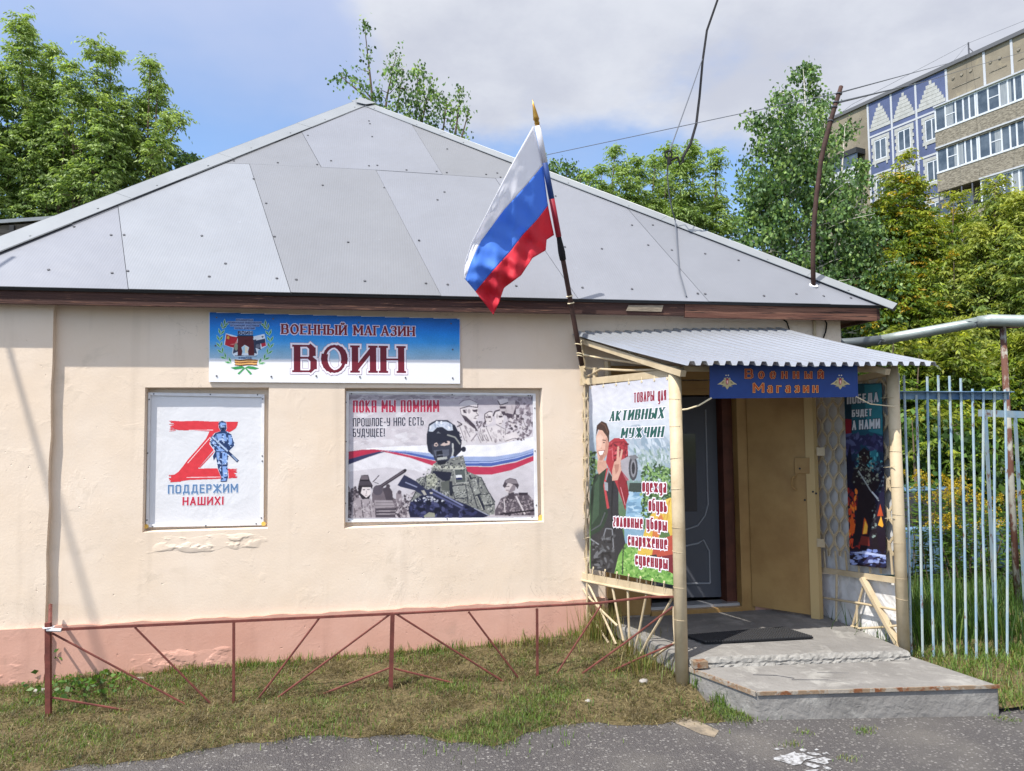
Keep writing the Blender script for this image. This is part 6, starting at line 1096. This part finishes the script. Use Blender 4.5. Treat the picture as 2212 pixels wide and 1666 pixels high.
for y in (-.62, .42): b = MB(); b.prism([cp(-2.11, y, .66), cp(-2.11, y+.2, .66), cp(-2.08, y+.2, .8), cp(-2.08, y, .8)], (-.02, 0, 0)); b.build('headlight', M['white'], car)
# ------------------------------------------------------------------ trees and plants
NR = np.random.default_rng(11)
def mesh_quads(name, V4, C, mat, parent=None, loc=(0, 0, 0)):
    n = len(V4); base = np.array(LOCS[parent.name] if parent else loc, np.float32); me = bpy.data.meshes.new(name)
    me.vertices.add(n*4); me.vertices.foreach_set('co', (V4.reshape(-1, 3)-base).astype(np.float32).ravel()); me.loops.add(n*4); me.loops.foreach_set('vertex_index', np.arange(n*4, dtype=np.int32)); me.polygons.add(n); me.polygons.foreach_set('loop_start', np.arange(0, n*4, 4, dtype=np.int32)); me.update(calc_edges=True)
    at = me.color_attributes.new('Col', 'FLOAT_COLOR', 'CORNER'); at.data.foreach_set('color', np.repeat(np.concatenate([C, np.ones((n, 1))], 1), 4, 0).astype(np.float32).ravel())
    me.materials.append(mat); o = bpy.data.objects.new(name, me); COL.objects.link(o); o.parent = parent
    if not parent: o.location = loc
    LOCS[o.name] = tuple(base); return o
nz_ = lambda v: v/np.maximum(np.linalg.norm(v, axis=-1, keepdims=True), 1e-6)
def leaves(base, d, ln, wd):               # rhombic leaflets from a base point along d, turned at random about their length
    s = nz_(np.cross(d, nz_(NR.normal(size=d.shape)))); ln = ln[:, None]; wd = wd[:, None]; bow = nz_(np.cross(s, d))*ln*.12
    return np.stack([base, base+d*ln*.42+s*wd/2+bow, base+d*ln, base+d*ln*.42-s*wd/2+bow], 1)
def frond_leaves(P, D, L_, K, ll, lw, droop):      # compound leaves: leaflets in pairs along a drooping rachis
    out = []; idx = []; n = len(P); side = nz_(np.cross(D, [0, 0, 1.])); dn = np.array([0, 0, -1.])
    for k in range(K+1):
        t = (k+.6)/(K+.6); q = P+D*(L_*t)[:, None]+dn*(L_*.45*t*t)[:, None]
        for sg in ((-1, 1) if k < K else (0,)):
            ld = nz_(D*.45+side*(sg*.8)+dn*(droop+NR.uniform(-.25, .25, n))[:, None]+NR.normal(size=(n, 3))*.15); out.append(leaves(q, ld, ll*NR.uniform(.75, 1.2, n), lw*NR.uniform(.75, 1.2, n))); idx.append(np.arange(n))
    return np.concatenate(out), np.concatenate(idx)
def palette(n, cols, w, tip=None, tipf=None, var=.14):
    c = np.array([hx(q) for q in cols]); k = NR.choice(len(cols), n, p=np.array(w)/sum(w)); out = c[k]*(1+NR.normal(size=(n, 1))*var)
    if tip is not None: out = out*(1-tipf[:, None])+np.array(hx(tip))*tipf[:, None]*(1+NR.normal(size=(n, 1))*var)
    return np.clip(out, .005, .6)
def plume_points(Y, pl, n):                 # points filling a pointed plume drawn from (x,y) top to (x,y) foot with a half width, all pixels
    (xt, yt), (xb, yb), hw, bend = pl; pn = PY(Y); T = np.array(pn.un(xt, yt)); B_ = np.array(pn.un(xb, yb)); R_ = (pn.un(xb+hw, yb)-pn.un(xb, yb)).length
    t = NR.uniform(0, 1, n)**.75; a = NR.uniform(0, 2*np.pi, n); rr = R_*np.minimum(1, (t*1.25+.04))**.8*np.sqrt(NR.uniform(.02, 1, n))*NR.uniform(.75, 1.15, n)
    out = np.stack([np.cos(a), np.sin(a)*1.0, np.zeros(n)], 1); P = T*(1-t)[:, None]+B_*t[:, None]+out*rr[:, None]; return P, out, t, R_
def tree(name, label, Y, plumes, dens, kind, foot, group='trees behind the shop', cat='tree', barkm='bark', cols=None, w=None, tip=None, size=1., clump=0, wood=True):
    group = {'box_elder': 'box elders around the shop', 'birch': 'birches behind the shop', 'young_birch': 'young birch sprigs behind the roof'}.get(name, group); zf = -.42; f = PY(Y).un(foot, 900); root = thing(name, (f.x, Y, zf), label, cat, group); Vs, Cs = [], []
    wb = MB(); lows = []
    for pl in plumes:
        area = abs(pl[1][1]-pl[0][1])*pl[2]; m = 9 if kind == 'ash' else (9 if dens > .03 else 4); ns = max(5, int(area*dens/m)); (xt, yt), (xb, yb), hw, _ = pl; pn = PY(Y+NR.uniform(-.7, .7)); T = np.array(pn.un(xt, yt)); B_ = np.array(pn.un(xb, yb)); R_ = (pn.un(xb+hw, yb)-pn.un(xb, yb)).length
        t = np.concatenate([[0, .01, .03], NR.uniform(0, 1, ns-3)**.8]); an = NR.uniform(0, 2*np.pi, ns); out = np.stack([np.cos(an), np.sin(an), np.zeros(ns)], 1)
        rad = R_*np.minimum(1, t*1.7+.05)**.9; base = T*(1-t)[:, None]+B_*t[:, None]+out*(rad*NR.uniform(0, .6 if kind == 'ash' else .45, ns))[:, None]
        up = (1.15 if kind == 'ash' else .5)*(1-t*.5); sd_ = nz_(out+np.array([0, 0, 1.])*(up+NR.normal(size=ns)*.25)[:, None]); sl_ = rad*(NR.uniform(.3, .85, ns) if kind == 'ash' else NR.uniform(.4, 1.1, ns))+.06
        s = NR.uniform(.05, 1, (ns, m))**.6; P = (base[:, None]+sd_[:, None]*(sl_[:, None]*s)[..., None]+NR.normal(size=(ns, m, 3))*(.05+.10*R_*(1-s))[..., None]-np.array([0, 0, 1.])*((sl_[:, None]*s**2)*.18)[..., None]).reshape(-1, 3); n = len(P)
        sdr = np.repeat(sd_, m, 0); tt0 = np.repeat(t, m)
        for i in range(0, ns, 3): wb.tube([base[i]-sd_[i]*.05, base[i]+sd_[i]*sl_[i]*.5, base[i]+sd_[i]*sl_[i]*.95-[0, 0, .1*sl_[i]]], [.012, .008, .003], 4)
        if kind == 'ash':
            D = nz_(sdr*.7+NR.normal(size=(n, 3))*[.6, .6, .3]); V, ix = frond_leaves(P, D, .24*size*NR.uniform(.7, 1.25, n), 3, .105*size, .036*size, .7)
            c = palette(n, cols, w, tip, np.clip(.75-tt0*2.2, 0, 1)*.5+(NR.random(n) < .1)*.45)[ix]; c = c*(1+NR.normal(size=(len(c), 1))*.12)
        else:
            k = 5; tw = nz_(sdr*.35+np.array([0, 0, -.5])+NR.normal(size=(n, 3))*.3); ta = NR.uniform(0, .28*size, (n, k)); q = (P[:, None]+tw[:, None]*ta[..., None]+NR.normal(size=(n, k, 3))*.045*size).reshape(-1, 3)
            d = nz_(np.array([0, 0, -1.])+NR.normal(size=q.shape)*.55); V = leaves(q, d, .085*size*NR.uniform(.7, 1.25, len(q)), .066*size*NR.uniform(.7, 1.25, len(q))); c = np.repeat(palette(n, cols, w, tip, (NR.random(n) < .14)*.7), k, 0); c = c*(1+NR.normal(size=(len(c), 1))*.16)
        Vs.append(V); Cs.append(np.clip(c, .004, .6))
        a, e = PY(Y).un(*pl[0]), PY(Y).un(*pl[1]); j = Vector((f.x+(e.x-f.x)*.55, Y+NR.uniform(-.2, .2), zf+(e.z-zf)*.55)); pts = [j, (j+e)/2+Vector((NR.uniform(-.1, .1), NR.uniform(-.1, .1), 0)), e, (e+a)/2+Vector((NR.uniform(-.06, .06), 0, 0)), a+Vector((0, 0, -.05))]
        wb.tube(pts, [.07, .055, .04, .022, .006], 6); wb.tube([(f.x, Y, zf), (f.x*.5+j.x*.5+NR.uniform(-.1, .1), Y, (zf+j.z)/2), j], [.13, .10, .07], 7)
    wb.build('trunk', M[barkm], root); mesh_quads('crown', np.concatenate(Vs), np.concatenate(Cs), M['leaf'], root); return root
ASH = dict(cols=['7b9350', '8ba25c', '657c45', '9cb06a'], w=[4, 4, 3, 2], tip='a9bb72')
BIR = dict(cols=['547046', '66854f', '435c3a', '7b985c'], w=[4, 4, 3, 2], tip='9db46a')
YEL = dict(cols=['7f9044', '8f9d4a', '687d3c', '9fa857', '596f36'], w=[4, 4, 3, 2, 3], tip='b3b23e')
# left clump of box elders: each stands on its own foot
tree('box_elder', 'tall box elder at the far left edge with plume topped leafy shoots', 11.8, [((42, 42), (62, 330), 36, 0), ((62, 75), (80, 300), 30, 0), ((112, 110), (118, 400), 30, 0), ((-30, 130), (-20, 470), 60, 0), ((5, 150), (20, 420), 36, 0), ((78, 225), (60, 520), 58, 0), ((-110, 90), (-110, 520), 110, 0), ((10, 290), (10, 520), 60, 0), ((125, 255), (100, 520), 52, 0), ((92, 190), (95, 400), 30, 0)], .054, 'ash', 30, **ASH)
tree('box_elder', 'middle box elder left of the roof with twin pointed leafy tops', 11.2, [((208, 95), (205, 380), 32, 0), ((238, 115), (234, 400), 27, 0), ((150, 143), (158, 430), 27, 0), ((182, 225), (170, 500), 50, 0), ((268, 215), (250, 480), 40, 0), ((140, 270), (118, 520), 50, 0), ((222, 220), (215, 420), 40, 0)], .054, 'ash', 190, **ASH)
tree('box_elder', 'box elder nearest the left roof slope with one drooping side branch', 11.6, [((325, 138), (318, 380), 27, 0), ((340, 190), (325, 360), 22, 0), ((378, 250), (340, 345), 18, 0), ((362, 262), (325, 380), 22, 0), ((298, 225), (296, 430), 38, 0), ((350, 340), (325, 430), 28, 0), ((272, 280), (270, 460), 42, 0), ((388, 268), (350, 330), 13, 0)], .054, 'ash', 300, **ASH)
tree('young_birch', 'thin young birch tips just showing behind the left roof slope', 12.5, [((402, 330), (385, 400), 20, 0), ((420, 345), (398, 400), 14, 0), ((372, 330), (365, 410), 22, 0)], .05, 'birch', 390, barkm='bark', **BIR)
tree('birch', 'sparse birch with thin wispy top rising behind the roof peak', 10.5, [((787, 48), (812, 290), 13, 0), ((770, 170), (830, 260), 12, 0), ((735, 160), (815, 230), 10, 0), ((855, 118), (825, 300), 20, 0), ((870, 150), (850, 330), 26, 0), ((903, 145), (890, 330), 22, 0), ((930, 180), (905, 340), 26, 0), ((890, 210), (880, 330), 40, 0), ((993, 195), (970, 350), 20, 0), ((965, 215), (940, 350), 28, 0), ((1012, 238), (985, 360), 16, 0)], .022, 'birch', 860, barkm='bark', size=.95, **BIR)
tree('box_elder', 'dense green box elder hedge behind the right roof slope', 10.8, [((1328, 328), (1325, 480), 22, 0), ((1300, 372), (1300, 500), 24, 0), ((1270, 385), (1280, 500), 18, 0), ((1350, 368), (1350, 500), 20, 0), ((1380, 352), (1372, 520), 24, 0), ((1445, 322), (1432, 540), 28, 0), ((1497, 322), (1490, 540), 28, 0), ((1415, 352), (1405, 540), 26, 0), ((1546, 332), (1546, 430), 13, 0), ((1468, 350), (1465, 540), 30, 0), ((1550, 430), (1540, 580), 34, 0), ((1480, 440), (1480, 600), 50, 0), ((1582, 480), (1572, 600), 30, 0), ((1360, 440), (1360, 560), 50, 0), ((1420, 440), (1420, 580), 50, 0), ((1520, 400), (1520, 580), 36, 0)], .078, 'ash', 1440, **dict(ASH, tip='8fa84e'))
tree('young_birch', 'two thin birch sprigs just right of the flag pole top', 12, [((1225, 360), (1222, 420), 8, 0), ((1190, 355), (1195, 400), 7, 0), ((1250, 372), (1255, 430), 8, 0)], .05, 'birch', 1215, barkm='bark', **BIR)
tree('birch', 'big dark green birch behind the bent mast beside shop', 8.6, [((1735, 145), (1745, 420), 42, 0), ((1690, 200), (1700, 470), 55, 0), ((1640, 255), (1665, 520), 50, 0), ((1783, 225), (1775, 470), 32, 0), ((1825, 270), (1805, 520), 26, 0), ((1720, 330), (1720, 640), 110, 0), ((1800, 400), (1800, 700), 90, 0), ((1640, 400), (1650, 640), 65, 0), ((1855, 350), (1835, 560), 20, 0), ((1870, 480), (1850, 780), 85, 0), ((1760, 520), (1770, 800), 120, 0), ((1690, 500), (1690, 700), 90, 0), ((1890, 600), (1880, 900), 90, 0)], .038, 'birch', 1750, barkm='birchbark', **BIR)
tree('box_elder', 'yellowing box elder with golden patch in front of apartment block', 8.2, [((1945, 340), (1940, 560), 38, 0), ((1975, 400), (1965, 640), 62, 0), ((1915, 430), (1910, 660), 50, 0), ((1990, 480), (1980, 760), 90, 0), ((1920, 560), (1930, 840), 80, 0), ((2000, 620), (1990, 860), 90, 0), ((2060, 430), (2050, 640), 40, 0), ((2085, 470), (2075, 700), 60, 0)], .062, 'ash', 1960, **dict(YEL, cols=['6f8429', '839330', '566f27', 'b89a2e', '48611f'], w=[4, 4, 3, 1.2, 2]))
tree('box_elder', 'large yellow green box elder at the right edge above pipe', 7.0, [((2150, 395), (2150, 560), 26, 0), ((2110, 500), (2110, 760), 70, 0), ((2170, 430), (2165, 700), 62, 0), ((2205, 430), (2210, 760), 70, 0), ((2260, 400), (2260, 800), 90, 0), ((2060, 560), (2060, 840), 80, 0), ((2150, 620), (2150, 900), 120, 0), ((2090, 700), (2090, 960), 100, 0), ((2210, 700), (2210, 960), 100, 0)], .066, 'ash', 2150, **YEL)
tree('box_elder_bush', 'low drooping box elder bush directly behind the blue fence', 4.2, [((1985, 760), (1985, 1010), 90, 0), ((2060, 745), (2060, 1040), 90, 0), ((2140, 780), (2140, 1040), 90, 0), ((2210, 740), (2220, 1040), 90, 0), ((1930, 730), (1930, 960), 60, 0), ((2010, 900), (2010, 1180), 100, 0), ((2110, 900), (2110, 1180), 110, 0), ((2200, 900), (2210, 1180), 90, 0)], .06, 'ash', 2080, group='bushes behind the fence', cat='bush', **dict(YEL, cols=['5f7a29', '71862d', '48611f', '83922f', '3a501c'], w=[4, 3, 4, 2, 4]))
tree('broadleaf_bush', 'dark broad leaved bush low behind the blue fence', 3.3, [((1970, 900), (1975, 1250), 90, 0), ((2060, 920), (2060, 1260), 100, 0), ((2150, 920), (2150, 1260), 100, 0), ((2220, 950), (2220, 1260), 80, 0), ((2000, 1100), (2000, 1340), 90, 0), ((2100, 1100), (2100, 1340), 110, 0), ((2200, 1150), (2200, 1340), 90, 0)], .02, 'birch', 2080, group='bushes behind the fence', cat='bush', size=1.25, **dict(cols=['3d5a2a', '4c6b31', '2c4420', '5f7c3a'], w=[4, 3, 4, 2], tip='6f8c40'))
# goldenrod behind the fence, one clump each
for i, (gx, gy, Y) in enumerate(((1985, 1015, 1.6), (2045, 1030, 1.9), (2090, 1040, 1.5), (2130, 1065, 2.2), (2055, 1100, 1.2), (2205, 1060, 1.3), (2215, 1120, 1.0))):
    p = PY(Y).un(gx, gy); zf = gz(p.x, Y); lab = ('yellow goldenrod clump, leftmost behind the blue fence beside porch post', 'goldenrod clump behind the third and fourth blue fence bars', 'tall goldenrod clump right of the middle blue fence bars', 'goldenrod clump farthest back near the rusty pipe post', 'low goldenrod clump nearest the bars in the middle of fence', 'goldenrod clump right of the rusty pipe post', 'lowest goldenrod clump at the right edge behind gate leaf')[i]
    root = thing('goldenrod', (p.x, Y, zf), lab, 'goldenrod', 'goldenrod clumps behind the fence'); sb = MB(); Vs, Cs, Vf, Cf = [], [], [], []
    for k in range(9):
        tip = np.array([p.x+NR.normal()*.13, Y+NR.normal()*.13, p.z-abs(NR.normal())*.16]); ft = np.array([p.x+NR.normal()*.08, Y+NR.normal()*.08, zf]); sb.tube([ft, (ft+tip)/2+NR.normal(size=3)*.02, tip], [.006, .005, .003], 5)
        n = 70; t = NR.uniform(.15, .93, n); q = ft*(1-t)[:, None]+tip*t[:, None]; d = nz_(NR.normal(size=(n, 3))*[1, 1, .2]+[0, 0, .1]); Vs.append(leaves(q, d, .10*NR.uniform(.7, 1.2, n), .02*np.ones(n))); Cs.append(palette(n, ['4f6d2c', '5d7a30', '3d5524'], [3, 3, 2]))
        for s in range(3):
            a = NR.uniform(0, 6.28); dr = np.array([math.cos(a), math.sin(a), .25]); m = 26; tt = NR.uniform(0, .13, m); q = tip-[0, 0, .03*s]+dr*tt[:, None]+np.array([0, 0, -1.])*(tt**2*4)[:, None]+NR.normal(size=(m, 3))*.008; Vf.append(leaves(q, nz_(NR.normal(size=(m, 3))), .02*np.ones(m), .016*np.ones(m))); Cf.append(palette(m, ['b0951e', '9c821c', 'c4ab34'], [3, 2, 2]))
    sb.build('stem', M['leaf'] if False else M['bark'], root); mesh_quads('leaves', np.concatenate(Vs), np.concatenate(Cs), M['leaf'], root); mesh_quads('flowers', np.concatenate(Vf), np.concatenate(Cf), M['leaf'], root)
# ------------------------------------------------------------------ grass
def blades(name, X, Yv, hgt, lean, wid, cols, label=None):
    n = len(X); Z = np.array([gz(x, y) for x, y in zip(X, Yv)])+.002; P = np.stack([X, Yv, Z], 1); a = NR.uniform(0, 6.283, n); hd = np.stack([np.cos(a), np.sin(a), np.zeros(n)], 1)
    up = np.array([0, 0, 1.]); sd_ = np.stack([-np.sin(a), np.cos(a), np.zeros(n)], 1); ln = lean[:, None]; h = hgt[:, None]; w_ = wid[:, None]
    m = P+(up*np.cos(ln*.6)+hd*np.sin(ln*.6))*h*.55; t = m+(up*np.cos(ln)+hd*np.sin(ln))*h*.5; m2 = m-t; V1 = np.stack([P-sd_*w_/2, P+sd_*w_/2, m+sd_*w_*.4, m-sd_*w_*.4], 1); V2 = np.stack([m-sd_*w_*.4, m+sd_*w_*.4, t+sd_*w_*.08, t-sd_*w_*.08], 1)
    o = mesh_quads(name, np.concatenate([V1, V2]), np.concatenate([cols, cols]), M['leaf'], None, (float(X.mean()), float(Yv.mean()), 0)); o['kind'] = 'stuff'; return o
def fbm(x, y): return (np.sin(2.3*x+1.7*np.sin(1.9*y+.5))+np.sin(3.7*y+1.3*np.sin(2.9*x+2))+.6*np.sin(7.1*x-4.3*y+2*np.sin(3*y))+.5*np.sin(11*y+9*x))/3.1
spots_px = [(180, 1520, .5), (120, 1490, .35), (60, 1620, .6), (700, 1575, .35), (1050, 1592, .5), (1185, 1520, .42), (1130, 1560, .3), (720, 1420, .3), (985, 1500, .3), (560, 1455, .3), (900, 1440, .4), (1560, 1540, .3), (350, 1490, .4)]
SPT = [(GRD.un(x, y).x, GRD.un(x, y).y, r) for x, y, r in spots_px]
def greenness(X, Yv):
    g = .2+.65*fbm(X*1.3+2, Yv*1.6)
    for x, y, r in SPT: g += .75*np.exp(-(((X-x)/r)**2+((Yv-y)/(r*.6))**2)*2)
    return np.clip(g, 0, 1)
n = 170000; X = NR.uniform(-3.6, 2.5, n); Yv = NR.uniform(-2.05, 0, n); ey = np.array([edge_y(x) for x in X]); k = (Yv > ey-np.abs(NR.normal(size=n))*.045*(NR.random(n) < .5)) & (Yv < -.04-.03*0) & ~((X > 2.14) & (Yv > -1.2)) & ~((X > 1.94+(-Yv)*.2) & (Yv > -1.2)) & ~((X > 2.2+(-1.2-Yv)*.36) & (Yv < -1.2))
X, Yv = X[k], Yv[k]; n = len(X); g = greenness(X, Yv); gr_ = NR.random(n) < g*.85+.06
mot = np.array([mnoise.fractal((x*5, y*7, 0), 1, 2, 4) for x, y in zip(X, Yv)])
gr_ = NR.random(n) < np.clip(g*.8+.06+mot*.5, .02, .95)
cols = np.clip(1+.45*mot+NR.normal(size=n)*.25, .35, 1.9)[:, None]*np.where(gr_[:, None], palette(n, ['53652f', '607335', '425226', '6f7a3d'], [4, 3, 3, 2]), palette(n, ['6d6245', '7e7354', '584e33', '504b2e', '938866'], [4, 3, 3, 3, 1.5]))
thin = NR.random(n) < np.clip(.42+.5*g+.5*fbm(X*3.3+5, Yv*4.1), .10, 1)
X, Yv, g, gr_, cols = X[thin], Yv[thin], g[thin], gr_[thin], cols[thin]; n = len(X)
blades('grass', X, Yv, np.where(gr_, NR.uniform(.015, .042, n), NR.uniform(.02, .065, n)), np.where(gr_, NR.uniform(.7, 1.5, n), NR.uniform(1.42, 1.68, n)), NR.uniform(.0025, .0048, n), cols)
def tuft(xy, n, h, r, cols, w, lean=(.1, .9), wid=.006):
    x = xy[0]+NR.normal(size=n)*r; y = xy[1]+NR.normal(size=n)*r*.6; return x, y, NR.uniform(.5, 1, n)*h, NR.uniform(*lean, n), wid*np.ones(n), palette(n, cols, w)
GC = ['5d7a34', '71883e', '48622a']; DC = ['8f8155', '7a7140', '6d7a3c']
T = [tuft((1.83, -.22), 220, .34, .10, DC, [3, 3, 3], (.05, .5)), tuft((1.45, -.10), 120, .16, .22, DC, [2, 2, 4]), tuft((2.05, -.6), 120, .2, .12, DC, [2, 2, 3]), tuft((1.97, -1.0), 120, .18, .12, DC, [2, 2, 3])]
for x in np.arange(-2.3, 1.8, .16): T.append(tuft((x+NR.normal()*.05, -.09), 40, .06+.05*NR.random(), .06, GC+DC, [2, 2, 2, 2, 2, 1]))
for x, y, r in SPT: T.append(tuft((x, y), 260, .045, r*.55, GC, [3, 3, 2]))
for q in ((1735, 1585), (1710, 1610), (1865, 1577), (1870, 1585), (1830, 1640), (2185, 1565), (2160, 1560), (1590, 1545)): p = GRD.un(*q); T.append(tuft((p.x, p.y), 45, .028, .035, GC+DC, [3, 3, 2, 1, 1, 1], (.5, 1.4), .004))
for q in ((1640, 1520), (1585, 1525), (1535, 1500)): p = GRD.un(*q); T.append(tuft((p.x-.05, p.y), 120, .12, .05, GC, [3, 3, 2]))
o = blades('grass_tufts', *[np.concatenate([t[i] for t in T]) for i in range(6)])
T = [tuft((NR.uniform(4.0, 8.6), NR.uniform(-1.05, 1.9)), 60, NR.uniform(.22, .42), .14, ['42602a', '4f6d30', '344c22', '667539'], [3, 3, 3, 1.5], (.1, .8), .009) for _ in range(260)]+[tuft((NR.uniform(3.95, 8.5), NR.uniform(-1.9, -1.05)), 60, NR.uniform(.05, .13), .12, GC+DC, [3, 3, 2, 1, 1, 2], (.3, 1.4), .006) for _ in range(240)]+[tuft((3.93+.1*NR.random(), -NR.uniform(.1, 1.05)), 40, .14, .03, GC, [3, 3, 2]) for _ in range(14)]  # tufts behind the fence in darker greens: tree shade put into their colour
blades('tall_grass', *[np.concatenate([t[i] for t in T]) for i in range(6)])
# weeds with broad leaves by the left post, pebbles
def weed(q, n, h, r, label):
    p = GRD.un(*q); root = thing('weed', (p.x, p.y, gz(p.x, p.y)), label, 'weed'); base = np.array([p.x, p.y, gz(p.x, p.y)]); P = base+NR.normal(size=(n, 3))*[r, r*.7, 0]+np.stack([np.zeros(n), np.zeros(n), NR.uniform(.02, h, n)], 1); d = nz_(NR.normal(size=(n, 3))*[1, 1, .4]); mesh_quads('leaves', leaves(P, d, NR.uniform(.03, .06, n), NR.uniform(.02, .04, n)), palette(n, ['4a6c2e', '5c7d36', '3d5a28'], [3, 3, 2]), M['leaf'], root)
weed((118, 1470), 130, .26, .07, 'tall bright green weed at the foot of left fence post'); weed((185, 1505), 160, .09, .20, 'low bright green weed patch right of the left fence post'); weed((1662, 1510), 40, .10, .03, 'small weed growing on the front left corner of porch slab')
STN = material('pale_pebble', (.34, .32, .30), .9, (.24, .22, .2), 12)
for i, (q, r_, lab) in enumerate((((84, 1503), .035, 'pale stone in the grass left of the fence post'), ((1392, 1497), .03, 'white flat pebble in the grass left of the porch post'), ((300, 1480), .028, 'small pale stone below the wall right of the left post'), ((690, 1437), .025, 'small pale pebble under the wall below slogan poster'), ((1270, 1525), .02, 'tiny pale pebble in grass before the porch'), ((1560, 1720), .03, 'pale pebble on the asphalt before the porch'))):
    p = GRD.un(*q); b = MB(); r = random.Random(i); k = 9; z0 = gz(p.x, p.y) if p.y > edge_y(p.x) else 0
    rg_ = [.7+.5*r.random() for _ in range(k)]; lv = [(1, 0), (1.05, .3), (.7, .62), (.15, .72)]
    for s_, h in lv: b.v += [Vector((p.x+r_*1.3*s_*rg_[j]*math.cos(j*2*math.pi/k), p.y+r_*s_*rg_[j]*math.sin(j*2*math.pi/k), z0+h*r_)) for j in range(k)]
    for l in range(3): b.f += [[l*k+j, l*k+(j+1) % k, (l+1)*k+(j+1) % k, (l+1)*k+j] for j in range(k)]; b.c += [None]*k
    b.f.append([3*k+j for j in range(k)]); b.c.append(None); o = b.build('pebble', STN, loc=(p.x, p.y, z0), smooth=True); o['label'] = lab; o['category'] = 'pebble'; o['group'] = 'pebbles in the grass'
